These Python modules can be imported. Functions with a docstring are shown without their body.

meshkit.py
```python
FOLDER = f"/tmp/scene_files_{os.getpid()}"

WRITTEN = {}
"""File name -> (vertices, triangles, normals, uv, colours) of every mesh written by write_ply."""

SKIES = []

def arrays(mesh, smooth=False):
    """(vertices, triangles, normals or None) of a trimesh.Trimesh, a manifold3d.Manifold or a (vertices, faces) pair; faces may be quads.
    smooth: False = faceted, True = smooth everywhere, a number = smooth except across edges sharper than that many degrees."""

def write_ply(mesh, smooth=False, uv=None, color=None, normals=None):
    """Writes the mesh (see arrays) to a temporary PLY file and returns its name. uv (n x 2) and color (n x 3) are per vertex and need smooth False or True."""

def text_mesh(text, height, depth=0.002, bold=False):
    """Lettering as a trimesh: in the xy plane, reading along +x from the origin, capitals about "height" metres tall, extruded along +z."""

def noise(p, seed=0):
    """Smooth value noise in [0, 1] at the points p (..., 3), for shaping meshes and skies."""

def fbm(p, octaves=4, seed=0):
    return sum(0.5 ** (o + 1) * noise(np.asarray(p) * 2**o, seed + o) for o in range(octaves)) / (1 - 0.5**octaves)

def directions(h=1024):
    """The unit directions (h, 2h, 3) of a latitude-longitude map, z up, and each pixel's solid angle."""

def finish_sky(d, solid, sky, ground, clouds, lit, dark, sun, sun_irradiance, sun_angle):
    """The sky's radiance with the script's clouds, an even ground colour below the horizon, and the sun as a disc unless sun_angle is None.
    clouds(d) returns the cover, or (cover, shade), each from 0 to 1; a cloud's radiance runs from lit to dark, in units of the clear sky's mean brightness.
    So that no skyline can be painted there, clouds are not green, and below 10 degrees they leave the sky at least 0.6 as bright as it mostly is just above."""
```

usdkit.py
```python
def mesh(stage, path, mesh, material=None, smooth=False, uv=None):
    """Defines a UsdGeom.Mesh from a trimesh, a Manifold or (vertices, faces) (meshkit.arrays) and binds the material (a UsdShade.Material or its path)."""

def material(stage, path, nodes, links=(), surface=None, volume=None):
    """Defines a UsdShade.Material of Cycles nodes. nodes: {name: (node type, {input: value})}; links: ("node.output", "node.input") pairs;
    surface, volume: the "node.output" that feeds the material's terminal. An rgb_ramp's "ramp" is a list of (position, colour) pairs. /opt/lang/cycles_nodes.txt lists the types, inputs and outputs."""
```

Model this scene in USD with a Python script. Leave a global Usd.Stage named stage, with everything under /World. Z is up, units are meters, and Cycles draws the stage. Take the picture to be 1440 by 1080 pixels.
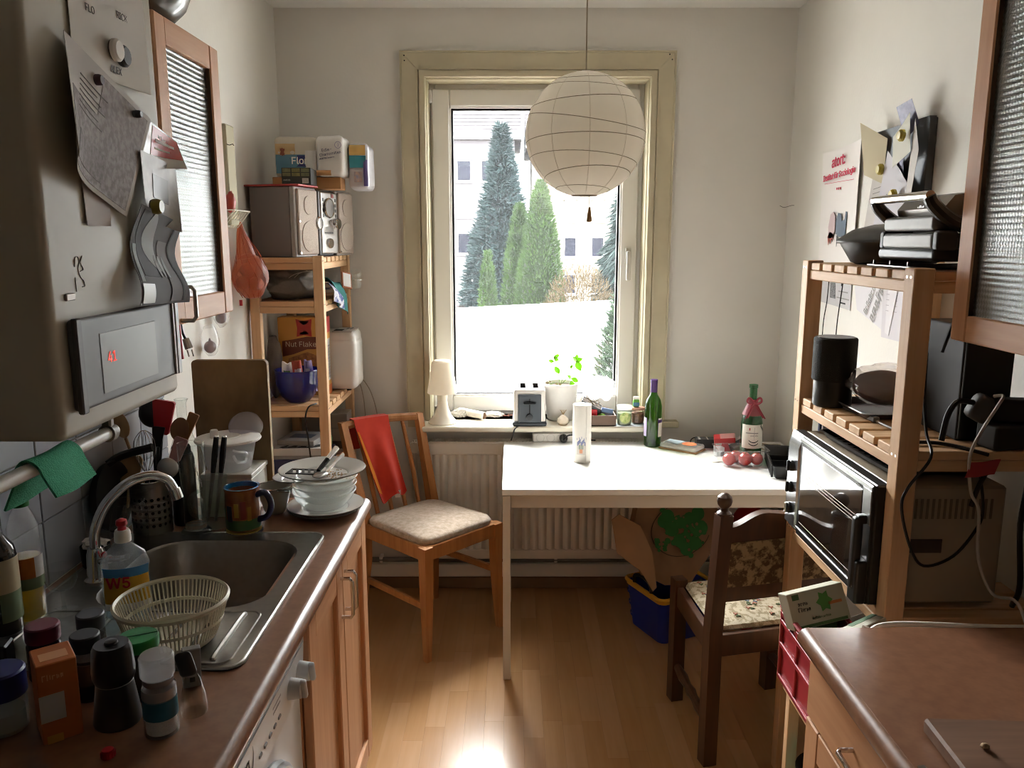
import math, random
import numpy as np
import trimesh
import manifold3d as m3
import shapely.geometry as sg
import usdkit, meshkit
from pxr import Usd, UsdGeom, UsdLux, UsdShade, Gf, Sdf, Vt

stage = Usd.Stage.CreateInMemory()
UsdGeom.SetStageUpAxis(stage, UsdGeom.Tokens.z)
UsdGeom.SetStageMetersPerUnit(stage, 1.0)
UsdGeom.Xform.Define(stage, '/World')
UsdGeom.Scope.Define(stage, '/World/Looks')

# ------------------------------------------------------------------ camera, sky, exposure
CAM_Z, PITCH, FPX = 1.60, math.atan(205 / 1130), 1130.0
cam = UsdGeom.Camera.Define(stage, '/World/camera')
cam.CreateHorizontalApertureAttr(36.0)
cam.CreateVerticalApertureAttr(27.0)
cam.CreateFocalLengthAttr(36.0 * FPX / 1440)
cam.CreateClippingRangeAttr(Gf.Vec2f(0.05, 500))
cam.CreateExposureAttr(2.95)
cam.AddTranslateOp().Set(Gf.Vec3d(0, 0, CAM_Z))
cam.AddRotateXOp().Set(90 - math.degrees(PITCH))
sky = UsdLux.DomeLight.Define(stage, '/World/sky')          # bright even overcast
sky.CreateIntensityAttr(.75)
sky.CreateColorAttr(Gf.Vec3f(0.97, 0.985, 1.0))
sun = UsdLux.DistantLight.Define(stage, '/World/sun')       # sun behind thin cloud, a wide soft source in front of the window
sun.CreateAngleAttr(52.0)
sun.CreateIntensityAttr(2.0)
sun.CreateColorAttr(Gf.Vec3f(1.0, 0.985, 0.96))
sun.AddRotateZOp().Set(16.0)
sun.AddRotateXOp().Set(-(90 - 41.0))

# ------------------------------------------------------------------ helpers
RNG = random.Random(7)
used = {}
def num(path):
    k = used.get(path, -1) + 1
    used[path] = k
    return path if k == 0 else '%s_%03d' % (path, k)

def lin(c):
    if isinstance(c, str):
        c = [int(c[i:i + 2], 16) / 255 for i in (0, 2, 4)]
        return tuple(x / 12.92 if x <= .04045 else ((x + .055) / 1.055) ** 2.4 for x in c)
    return tuple(c)

MATS = {}
def mat(name, col='cccccc', rough=.5, metal=0, var=0, vs=12, stretch=(1, 1, 1), col2=None, bump=0, bs=60, coat=0, trans=0, ior=1.5,
        sheen=0, transl=0, spec=.5, det=4, emit=0, lo=.35, hi=.65):
    """principled material; var / col2 = noise colour variation, bump = fine relief, transl = share of translucency"""
    if name in MATS: return MATS[name]
    c = lin(col)
    n = {'p': ('principled_bsdf', dict(base_color=c, roughness=rough, metallic=metal, coat_weight=coat, coat_roughness=.08,
                                       transmission_weight=trans, ior=ior, sheen_weight=sheen, specular_ior_level=spec))}
    l = []
    if var or col2 or bump:
        n['g'] = ('geometry', {})
        n['m'] = ('mapping', dict(scale=stretch))
        l.append(('g.position', 'm.vector'))
    if var or col2:
        a = lin(col2) if col2 else tuple(x * (1 - var) for x in c)
        b = c if col2 else tuple(min(1, x * (1 + var)) for x in c)
        n['t'] = ('noise_texture', dict(scale=vs, detail=det, roughness=.6))
        n['r'] = ('rgb_ramp', dict(ramp=[(0, a), (lo, a), (hi, b), (1, b)]))
        l += [('m.vector', 't.vector'), ('t.fac', 'r.fac'), ('r.color', 'p.base_color')]
    if bump:
        n['t2'] = ('noise_texture', dict(scale=bs, detail=3))
        n['b'] = ('bump', dict(strength=bump, distance=.004))
        l += [('m.vector', 't2.vector'), ('t2.fac', 'b.height'), ('b.normal', 'p.normal')]
    if emit:
        n['p'][1].update(emission_color=c, emission_strength=emit)
    out = 'p.BSDF'
    if transl:
        n['tl'] = ('translucent_bsdf', dict(color=c))
        n['mx'] = ('mix_closure', dict(fac=transl))
        l += [('p.BSDF', 'mx.closure1'), ('tl.BSDF', 'mx.closure2')]
        if var or col2: l.append(('r.color', 'tl.color'))
        out = 'mx.closure'
    MATS[name] = usdkit.material(stage, '/World/Looks/' + name, n, l, surface=out)
    return MATS[name]

def wood(name, c1, c2, axis='z', s=9, rough=.45, coat=.2, stretch=12):
    st = {'x': (1, stretch, stretch), 'y': (stretch, 1, stretch), 'z': (stretch, stretch, 1)}[axis]
    return mat(name, c2, rough=rough, col2=c1, vs=s / 3.0, stretch=st, coat=coat, bump=.05, bs=20, det=5, lo=.25, hi=.75)

def clear(name, tint=(1, 1, 1), gloss=.02, ior=1.5, haze=0, hazecol=(1, 1, 1), rough=.02):
    """clear thin glass or plastic: tinted transparency under a fresnel reflection, with a share of diffuse haze"""
    if name in MATS: return MATS[name]
    n = {'t': ('transparent_bsdf', dict(color=lin(tint))), 'gl': ('glossy_bsdf', dict(color=(1, 1, 1), roughness=rough)),
         'f': ('layer_weight', dict(blend=.5)), 'fp': ('math', dict(math_type='power', value2=4.0)), 'fm': ('math', dict(math_type='multiply_add', value2=.75, value3=((ior - 1) / (ior + 1)) ** 2)), 'mx': ('mix_closure', {})}
    l = [('f.facing', 'fp.value1'), ('fp.value', 'fm.value1'), ('fm.value', 'mx.fac'), ('gl.BSDF', 'mx.closure2')]
    src = 't.BSDF'
    if haze:
        n['d'] = ('principled_bsdf', dict(base_color=lin(hazecol), roughness=.6))
        n['dl'] = ('translucent_bsdf', dict(color=lin(hazecol)))
        n['dd'] = ('mix_closure', dict(fac=.5))
        n['mh'] = ('mix_closure', dict(fac=haze))
        l += [('d.BSDF', 'dd.closure1'), ('dl.BSDF', 'dd.closure2'), ('t.BSDF', 'mh.closure1'), ('dd.closure', 'mh.closure2')]
        src = 'mh.closure'
    l.append((src, 'mx.closure1'))
    MATS[name] = usdkit.material(stage, '/World/Looks/' + name, n, l, surface='mx.closure')
    return MATS[name]

class Node:
    def __init__(s, path, M): s.path, s.M, s.inv = path, M, np.linalg.inv(M)
    @property
    def prim(s): return stage.GetPrimAtPath(s.path)

def keys(prim, label=None, cat=None, group=None, kind=None):
    for k, v in (('label', label), ('category', cat), ('group', group), ('kind', kind)):
        if v: prim.SetCustomDataByKey(k, v)

def place(at, rz):
    M = np.eye(4); a = math.radians(rz)
    M[:2, :2] = [[math.cos(a), -math.sin(a)], [math.sin(a), math.cos(a)]]
    M[:3, 3] = at
    return M

def thing(name, label, cat=None, at=(0, 0, 0), rz=0, group=None, kind=None):
    path = num('/World/' + name)
    x = UsdGeom.Xform.Define(stage, path)
    x.AddTranslateOp().Set(Gf.Vec3d(*map(float, at)))
    if rz: x.AddRotateZOp().Set(float(rz))
    keys(x.GetPrim(), label, cat, group, kind)
    return Node(path, place(at, rz))

def part(t, name, mesh, m, smooth=35, label=None, kind=None, local=False):
    """a mesh of thing or part t; coordinates are the world's unless local"""
    mesh = T(mesh)
    path = num(t.path + '/' + name)
    if not local:
        mesh = mesh.copy(); mesh.apply_transform(t.inv)
    g = usdkit.mesh(stage, path, mesh, m, smooth=smooth)
    keys(g.GetPrim(), label, None, None, kind)
    return Node(path, t.M)

def solo(name, mesh, m, label, cat=None, group=None, kind=None, smooth=35):
    """a thing (or piece of the setting) that is one mesh"""
    path = num('/World/' + name)
    mesh = T(mesh).copy()
    c = mesh.bounds.mean(0); c[2] = mesh.bounds[0][2]
    mesh.apply_translation(-c)
    g = usdkit.mesh(stage, path, mesh, m, smooth=smooth)
    UsdGeom.Xformable(g).AddTranslateOp().Set(Gf.Vec3d(*map(float, c)))
    keys(g.GetPrim(), label, cat, group, kind)
    M = np.eye(4); M[:3, 3] = c
    return Node(path, M)

def copy_of(src, at, rz=0, label=None, group=None):
    """a copy of a thing with its parts, under the next number"""
    was = src.prim.GetCustomData()
    base = src.path.rsplit('/', 1)[1]
    n = thing(base, label or was['label'], was.get('category'), at, rz, group or was.get('group'))
    n.prim.GetReferences().AddInternalReference(src.path)
    n.prim.SetInstanceable(True)
    return n

# --- meshes
def T(m):
    if isinstance(m, list): return cat(m)
    if hasattr(m, 'to_mesh'):
        q = m.to_mesh(); return trimesh.Trimesh(q.vert_properties[:, :3], q.tri_verts, process=False)
    if isinstance(m, tuple): return trimesh.Trimesh(m[0], m[1], process=False)
    return m
def cat(ms): return trimesh.util.concatenate([T(m) for m in ms])
def out(m):
    if m.volume < 0: m.invert()
    return m

_s, _c = [], []
for sx in (-1, 1):
    for sy in (-1, 1):
        for sz in (-1, 1):
            for k in range(3):
                _s.append((sx, sy, sz)); _c.append([0 if j == k else 1 for j in range(3)])
_s, _c = np.array(_s, float), np.array(_c, float)
_h = trimesh.Trimesh(_s - .2 * _s * _c, [], process=False)
from scipy.spatial import ConvexHull
_p = _s - .2 * _s * _c
_F = ConvexHull(_p).simplices
_F = np.array([f if np.dot(np.cross(_p[f[1]] - _p[f[0]], _p[f[2]] - _p[f[0]]), _p[f].mean(0)) > 0 else f[::-1] for f in _F])

def bx(x0, x1, y0, y1, z0, z1, b=.002):
    """box with chamfered edges"""
    lo, hi = np.minimum((x0, y0, z0), (x1, y1, z1)), np.maximum((x0, y0, z0), (x1, y1, z1))
    h = (hi - lo) / 2
    b = min(b, h.min() * .45)
    return trimesh.Trimesh((lo + hi) / 2 + _s * h - b * _s * _c, _F.copy(), process=False)

def rbox(x0, x1, y0, y1, z0, z1, r, n=12):
    """box with rounded edges (a hull of spheres)"""
    r = min(r, (x1 - x0) / 2.01, (y1 - y0) / 2.01, (z1 - z0) / 2.01)
    s = m3.Manifold.sphere(r, n)
    return T(m3.Manifold.batch_hull([s.translate((x, y, z)) for x in (x0 + r, x1 - r) for y in (y0 + r, y1 - r) for z in (z0 + r, z1 - r)]))

def tf(m, at=(0, 0, 0), rx=0, ry=0, rz=0, s=1, piv=None):
    """rotated about its own origin (or piv), then moved"""
    m = T(m).copy()
    if piv is not None: m.apply_translation(-np.array(piv, float))
    if np.ndim(s) or s != 1: m.apply_transform(np.diag(list(np.broadcast_to(s, 3)) + [1.0]))
    for a, ax in ((rx, (1, 0, 0)), (ry, (0, 1, 0)), (rz, (0, 0, 1))):
        if a: m.apply_transform(trimesh.transformations.rotation_matrix(math.radians(a), ax))
    if piv is not None: m.apply_translation(np.array(piv, float))
    m.apply_translation(at)
    return m

def frame_of(d):
    d = np.array(d, float); d /= np.linalg.norm(d)
    a = np.cross(d, (0, 0, 1) if abs(d[2]) < .9 else (1, 0, 0)); a /= np.linalg.norm(a)
    return d, a, np.cross(d, a)

def cyl(p0, p1, r0, r1=None, n=16):
    r1 = r0 if r1 is None else r1
    return tube([p0, p1], [r0, r1], n)

def tube(pts, r, n=8, closed=False):
    pts = np.array(pts, float); k = len(pts)
    r = np.broadcast_to(np.asarray(r, float), (k,))
    tan = np.zeros_like(pts)
    if closed: tan = np.roll(pts, -1, 0) - np.roll(pts, 1, 0)
    else:
        tan[1:-1] = pts[2:] - pts[:-2]; tan[0] = pts[1] - pts[0]; tan[-1] = pts[-1] - pts[-2]
    tan /= np.maximum(np.linalg.norm(tan, axis=1, keepdims=True), 1e-9)
    _, a, _ = frame_of(tan[0])
    V = []
    th = np.arange(n) * 2 * np.pi / n
    for i in range(k):
        a = a - tan[i] * np.dot(a, tan[i]); a /= np.linalg.norm(a)
        b = np.cross(tan[i], a)
        V.append(pts[i] + r[i] * (np.cos(th)[:, None] * a + np.sin(th)[:, None] * b))
    V = np.vstack(V); F = []
    for i in range(k if closed else k - 1):
        j = (i + 1) % k
        for q in range(n):
            w = (q + 1) % n
            F += [(i * n + q, i * n + w, j * n + w), (i * n + q, j * n + w, j * n + q)]
    if not closed:
        V = np.vstack([V, pts[0], pts[-1]])
        for q in range(n):
            w = (q + 1) % n
            F += [(k * n, w, q), (k * n + 1, (k - 1) * n + q, (k - 1) * n + w)]
    return trimesh.Trimesh(V, F, process=False)

def spl(pts, k=6):
    """Catmull-Rom curve through pts"""
    p = np.array(pts, float); p = np.vstack([2 * p[0] - p[1], p, 2 * p[-1] - p[-2]])
    o = []
    for i in range(1, len(p) - 2):
        for t in np.arange(k) / k:
            o.append(.5 * (2 * p[i] + (p[i + 1] - p[i - 1]) * t + (2 * p[i - 1] - 5 * p[i] + 4 * p[i + 1] - p[i + 2]) * t * t + (3 * p[i] - p[i - 1] - 3 * p[i + 1] + p[i + 2]) * t ** 3))
    return np.array(o + [p[-2]])

def lathe(prof, at=(0, 0, 0), n=28):
    """surface of revolution about z; prof = (radius, height) pairs, closed at r = 0 or as a loop"""
    prof = np.array(prof, float); k = len(prof)
    th = np.arange(n) * 2 * np.pi / n
    V = np.stack([prof[:, 0, None] * np.cos(th), prof[:, 0, None] * np.sin(th), np.repeat(prof[:, 1, None], n, 1)], -1).reshape(-1, 3)
    F = []
    for i in range(k - 1):
        for q in range(n):
            w = (q + 1) % n
            if prof[i, 0] > 1e-9: F.append((i * n + q, i * n + w, (i + 1) * n + w))
            if prof[i + 1, 0] > 1e-9: F.append((i * n + q, (i + 1) * n + w, (i + 1) * n + q))
    m = trimesh.Trimesh(V, F, process=False); m.merge_vertices()
    out(m); m.apply_translation(at)
    return m

def vessel(prof, t=.003, at=(0, 0, 0), n=28):
    """open vessel with wall thickness t: prof = outer (radius, height) pairs from the bottom up"""
    o = [(0, prof[0][1])] + list(prof)
    i = [(max(r - t, .001), max(z, prof[0][1] + t)) for r, z in reversed(prof)]
    return lathe(o + i + [(0, prof[0][1] + t)], at, n)

def gvessel(prof, at=(0, 0, 0), n=28):
    """thin glass or film vessel: one surface, floor and wall"""
    return lathe([(0, prof[0][1])] + list(prof), at, n)

def ext(poly, h, o=(0, 0, 0), ux=(1, 0, 0), uy=(0, 1, 0)):
    """polygon in the plane (o, ux, uy) made h thick along ux x uy"""
    poly = poly if isinstance(poly, sg.Polygon) else sg.Polygon(poly)
    m = trimesh.creation.extrude_polygon(poly, abs(h), engine='earcut')
    ux, uy = np.array(ux, float), np.array(uy, float); uz = np.cross(ux, uy)
    M = np.eye(4); M[:3, 0], M[:3, 1], M[:3, 2], M[:3, 3] = ux, uy, uz * np.sign(h), o
    m.apply_transform(M)
    return out(m)

def sheet(fn, nu=10, nv=10, t=.0008):
    """thin solid sheet over fn(u, v) -> point, u and v in 0..1"""
    P = np.array([[fn(u, v) for v in np.linspace(0, 1, nv)] for u in np.linspace(0, 1, nu)], float)
    du = np.gradient(P, axis=0); dv = np.gradient(P, axis=1)
    N = np.cross(du, dv); N /= np.maximum(np.linalg.norm(N, axis=-1, keepdims=True), 1e-12)
    A, B = (P + N * t / 2).reshape(-1, 3), (P - N * t / 2).reshape(-1, 3)
    V = np.vstack([A, B]); n = nu * nv; F = []
    I = lambda i, j: i * nv + j
    for i in range(nu - 1):
        for j in range(nv - 1):
            a, b, c, d = I(i, j), I(i + 1, j), I(i + 1, j + 1), I(i, j + 1)
            F += [(a, b, c), (a, c, d), (n + a, n + c, n + b), (n + a, n + d, n + c)]
    edge = [(I(i, 0), I(i + 1, 0)) for i in range(nu - 1)] + [(I(nu - 1, j), I(nu - 1, j + 1)) for j in range(nv - 1)] \
        + [(I(i, nv - 1), I(i - 1, nv - 1)) for i in range(nu - 1, 0, -1)] + [(I(0, j), I(0, j - 1)) for j in range(nv - 1, 0, -1)]
    for a, b in edge: F += [(a, n + a, n + b), (a, n + b, b)]
    return out(trimesh.Trimesh(V, F, process=False))

def quad(a, b, c, d):
    """bilinear patch: a (0,0), b (1,0), c (1,1), d (0,1)"""
    a, b, c, d = (np.array(x, float) for x in (a, b, c, d))
    return lambda u, v: (a * (1 - u) + b * u) * (1 - v) + (d * (1 - u) + c * u) * v

def blob(c, r, amp=.1, sc=1.5, seed=0, sub=3):
    """lumpy ellipsoid"""
    m = trimesh.creation.icosphere(sub)
    v = m.vertices
    v = v * (1 + amp * (meshkit.fbm(v * sc + 7.3 * seed + 11, 3, seed)[:, None] - .5) * 2)
    return trimesh.Trimesh(v * np.array(r) + np.array(c), m.faces, process=False)

def hull(pts):
    h = trimesh.Trimesh(pts, [], process=False)
    q = ConvexHull(np.array(pts, float)); p = np.array(pts, float); c = p.mean(0)
    F = [f if np.dot(np.cross(p[f[1]] - p[f[0]], p[f[2]] - p[f[0]]), p[f].mean(0) - c) > 0 else f[::-1] for f in q.simplices]
    return trimesh.Trimesh(p, F, process=False)

def ball(c, r, sub=3):
    m = trimesh.creation.icosphere(sub); m.apply_transform(np.diag(list(np.broadcast_to(r, 3)) + [1.0])); m.apply_translation(c); return m

def ring(c, R, r, n=28, k=8, axis='z'):
    th = np.arange(n) * 2 * np.pi / n
    z = np.zeros(n); a, b = R * np.cos(th), R * np.sin(th)
    p = {'z': (a, b, z), 'y': (a, z, b), 'x': (z, a, b)}[axis]
    return out(tube(np.stack(p, 1) + np.array(c), r, k, True))

def text(s, h, o, ux, uy, d=.0006, bold=False):
    """lettering h tall at o, reading along ux with uy up"""
    m = meshkit.text_mesh(s, h, d, bold)
    ux, uy = np.array(ux, float), np.array(uy, float)
    M = np.eye(4); M[:3, 0], M[:3, 1], M[:3, 2], M[:3, 3] = ux, uy, np.cross(ux, uy), o
    m.apply_transform(M); return m

def pseudo(n, h, o, ux, uy, d=.0005, seed=0):
    """a line of n illegible printed letters h tall"""
    r = random.Random(seed + n); ux, uy = np.array(ux, float), np.array(uy, float); x, ms = 0, []
    for _ in range(n):
        w = h * r.uniform(.35, .6); k = h * r.choice((.7, .7, 1.0)); s = h * .16
        ms.append(ext([(x, 0), (x + s, 0), (x + s, k), (x, k)], d, o, ux, uy))
        if r.random() < .75: ms.append(ext([(x + s, k - s), (x + w, k - s), (x + w, k), (x + s, k)], d, o, ux, uy))
        if r.random() < .6: ms.append(ext([(x + w - s, h * .1), (x + w, h * .1), (x + w, k - s), (x + w - s, k - s)], d, o, ux, uy))
        x += w + h * .18
    return cat(ms)

def scribble(rows, o, ux, uy, rng, w=.1, h=.006, gap=.012, t=.0004, hgt=.003):
    """rows of illegible small print as short dashes"""
    ux, uy = np.array(ux, float), np.array(uy, float); o = np.array(o, float); ms = []
    for i in range(rows):
        x = 0
        while x < w:
            l = rng.uniform(.004, .014) * w / .1
            if x + l > w: break
            ms.append(ext([(x, -i * gap), (x + l, -i * gap), (x + l, -i * gap + hgt), (x, -i * gap + hgt)], t, o, ux, uy))
            x += l + .003 * w / .1
    return cat(ms)
X, Y, Z = np.eye(3)

# ------------------------------------------------------------------ materials
WALL = mat('wall_paint', 'd8d4cc', rough=.9, var=.03, vs=2, bump=.12, bs=90)
WHITE = mat('white_gloss', 'e8e4da', rough=.35, var=.02, vs=4)
PVC = mat('pvc_white', 'dcd9d3', rough=.35)
CREAM = mat('cream_paint', 'bcb296', rough=.45, var=.06, vs=7)
RADW = mat('radiator_enamel', 'd9d2c6', rough=.45, var=.04, vs=5)
BLACK = mat('black_plastic', '131313', rough=.4)
BLACKM = mat('black_matt', '0e0e0f', rough=.75)
RUBBER = mat('black_rubber', '0a0a0a', rough=.6)
STEEL = mat('brushed_steel', 'b4b2ae', rough=.32, metal=1, var=.06, vs=30, stretch=(1, .1, 1))
CHROME = mat('chrome', 'd8d8d8', rough=.1, metal=1)
DARKST = mat('dark_steel', '6a6865', rough=.35, metal=1)
GLASS = clear('clear_glass', (.93, .95, .94))
PLASTIC = clear('clear_plastic', (.95, .95, .95), haze=.12, rough=.1)
MILKY = clear('milky_plastic', (.9, .9, .9), haze=.45, rough=.2)
PAPER = mat('paper_white', 'e3dfd8', rough=.85, transl=.2)
INK = mat('ink_black', '2a2826', rough=.8)
INKG = mat('ink_grey', '8b8783', rough=.8)
BEECHX = wood('beech_x', 'bb855b', 'ce9c72', 'x', coat=0, rough=.55)
BEECHY = wood('beech_y', 'bb855b', 'ce9c72', 'y', coat=0, rough=.55)
BEECHZ = wood('beech_z', 'bb855b', 'ce9c72', 'z', coat=0, rough=.55)
PINEX = wood('pine_x', 'c2956a', 'dcb88e', 'x', rough=.6, coat=0)
PINEY = wood('pine_y', 'c2956a', 'dcb88e', 'y', rough=.6, coat=0)
PINEZ = wood('pine_z', 'c2956a', 'dcb88e', 'z', rough=.6, coat=0)
WORKTOP = mat('worktop_laminate', '8c6248', rough=.34, col2='7d553d', vs=40, coat=.25)
RED = mat('red_plastic', 'b01620', rough=.4)
BLUE = mat('blue_plastic', '1c2f8a', rough=.45)
GREEN = mat('green_plastic', '1f7a3c', rough=.45)
YELLOW = mat('yellow_plastic', 'd09a1c', rough=.5)
CARD = mat('cardboard', 'a2805c', rough=.85, var=.06, vs=15)
WHITEM = mat('white_matt', 'e6e3dd', rough=.7)
CREAMPL = mat('cream_plastic', 'd6d0b8', rough=.4)

# ------------------------------------------------------------------ the room
LX, RX, BY, FY, H = -0.98, 1.18, 3.52, -3.4, 2.53
WX0, WX1, WZ0, WZ1 = -0.36, 0.575, 0.80, 2.255          # window opening

def structure(name, label, mesh=None, m=None, at=(0, 0, 0)):
    if mesh is not None: return solo(name, mesh, m, label, None, None, 'structure')
    return thing(name, label, None, at, 0, None, 'structure')

fl = structure('floor', 'glossy beech laminate floor laid in short three-strip staves running to the window')
FLOORM = []
for k, (a, b) in enumerate((('ae8355', 'b48a5e'), ('b08658', 'b68d62'), ('aa7f52', 'b0865a'), ('b48b60', 'ba926a'))):
    FLOORM.append(mat('laminate_%s' % 'abcd'[k], b, rough=.25, col2=a, vs=3, stretch=(14, 1, 14), coat=.4, spec=.5))
part(fl, 'subfloor', bx(LX - .1, RX + .1, FY - .1, BY + .05, -.12, -.012), FLOORM[2])
rg = random.Random(3)
x = -0.42
sw, col = .0655, 0
part(fl, 'laminate_field', [bx(LX - .1, x, FY, BY, -.012, 0, .0006), bx(x + 21 * sw, RX + .1, FY, BY, -.012, 0, .0006), bx(x, x + 21 * sw, FY, .70, -.012, 0, .0006)], FLOORM[0], label='laminate under the furniture and behind the viewer', kind='stuff')
for i in range(21):
    y = .70 - (.29 * ((i * 7) % 5) / 5 if i % 3 else .1)
    while y < BY:
        L = rg.choice((.28, .35, .42, .5))
        y0, y1 = max(y, .70), min(y + L, BY)
        if y1 - y0 > .01:
            part(fl, 'floor_stave', bx(x + i * sw + .0001, x + (i + 1) * sw - .0001, y0 + .0001, y1 - .0001, -.012, rg.uniform(-.0001, .0), .00025), rg.choice(FLOORM), smooth=False)
        y += L
structure('ceiling', 'white painted ceiling with cracked seams along the window wall', bx(LX - .1, RX + .1, FY - .1, BY + .3, H, H + .15), mat('ceiling_paint', 'd9d6cf', rough=.95, var=.03, vs=3))
wl = structure('wall_left', 'white painted wall behind the sink with pale grey tile splashback')
part(wl, 'plaster', bx(LX - .15, LX, FY - .1, BY + .3, -.1, H), WALL)
TILE = [mat('tile_%s' % k, c, rough=.3, var=.03, vs=6) for k, c in (('a', '8d9096'), ('b', '94979c'), ('c', '878a90'))]
part(wl, 'grout', bx(LX, LX + .006, .5, 2.2, .88, 1.44, .001), mat('grout', '77756f', rough=.9))
for i in range(11):
    for j in range(4):
        y0, z0 = .502 + i * .1545, .882 + j * .14
        part(wl, 'tile', bx(LX + .003, LX + .010 + rg.uniform(0, .0008), y0 + .001, y0 + .1525, z0 + .001, z0 + .138, .0015), rg.choice(TILE))
structure('wall_right', 'white painted wall with the notice board behind the pine shelf', bx(RX, RX + .15, FY - .1, BY + .3, -.1, H), WALL)
structure('wall_behind', 'dim brownish wall behind the viewer', bx(LX - .15, RX + .15, FY - .25, FY - .1, -.1, H), mat('wall_behind_paint', '8f867a', rough=.9))
wb = structure('wall_back', 'white painted wall around the window')
part(wb, 'plaster', T(m3.Manifold.cube((RX - LX + .3, .28, H + .2)).translate((LX - .15, BY, -.1)) - m3.Manifold.cube((WX1 - WX0, .6, WZ1 - WZ0)).translate((WX0, BY - .1, WZ0))), WALL, smooth=False)
part(wb, 'reveal', [bx(WX0 - .002, WX0 + .004, BY, BY + .12, WZ0, WZ1), bx(WX1 - .004, WX1 + .002, BY, BY + .12, WZ0, WZ1), bx(WX0, WX1, BY, BY + .12, WZ1 - .004, WZ1 + .002)], CREAM)
bb = structure('baseboard_back', 'low wooden skirting along the window wall')
part(bb, 'skirting_board', bx(LX, RX, BY - .016, BY, 0, .055, .003), mat('skirting_wood', '7d6248', rough=.5, var=.1, vs=9))
part(bb, 'white_strip', bx(LX, RX, BY - .03, BY, .062, .125, .004), WHITE)
tr = structure('trim_1', 'cream painted wooden casing around the window')
cw = .105
for (nm, poly) in (('left_board', [(WX0 - cw, WZ0 - .03), (WX0, WZ0 - .03), (WX0, WZ1), (WX0 - cw, WZ1 + cw)]), ('right_board', [(WX1, WZ0 - .03), (WX1 + cw, WZ0 - .03), (WX1 + cw, WZ1 + cw), (WX1, WZ1)]),
                   ('top_board', [(WX0 - cw, WZ1 + cw), (WX0, WZ1), (WX1, WZ1), (WX1 + cw, WZ1 + cw)])):
    part(tr, 'casing_board', ext(sg.Polygon(poly).buffer(-.0004), .022, (0, BY, 0), X, Z), CREAM)
def mould(inset, w, dep, dep0):
    a, b = inset, inset + w
    ps = [[(WX0 - b, WZ0), (WX0 - a, WZ0), (WX0 - a, WZ1 + a), (WX0 - b, WZ1 + b)], [(WX1 + a, WZ0), (WX1 + b, WZ0), (WX1 + b, WZ1 + b), (WX1 + a, WZ1 + a)], [(WX0 - b, WZ1 + b), (WX0 - a, WZ1 + a), (WX1 + a, WZ1 + a), (WX1 + b, WZ1 + b)]]
    return [ext(p, dep - dep0, (0, BY - dep0, 0), X, Z) for p in ps]
part(tr, 'inner_moulding', mould(.002, .022, .034, .02) + mould(.030, .009, .028, .02), CREAM)
part(tr, 'outer_bead', mould(cw - .008, .007, .027, .02), CREAM)
part(tr, 'screw', [cyl((px, BY - .0235, pz), (px, BY - .0215, pz), .003, n=8) for px, pz in ((WX0 - .085, WZ1 + .086), (WX0 - .084, WZ1 + .066), (WX1 + .075, WZ1 + .09), (WX1 + .086, WZ1 + .07))], INK, kind='stuff')

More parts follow.
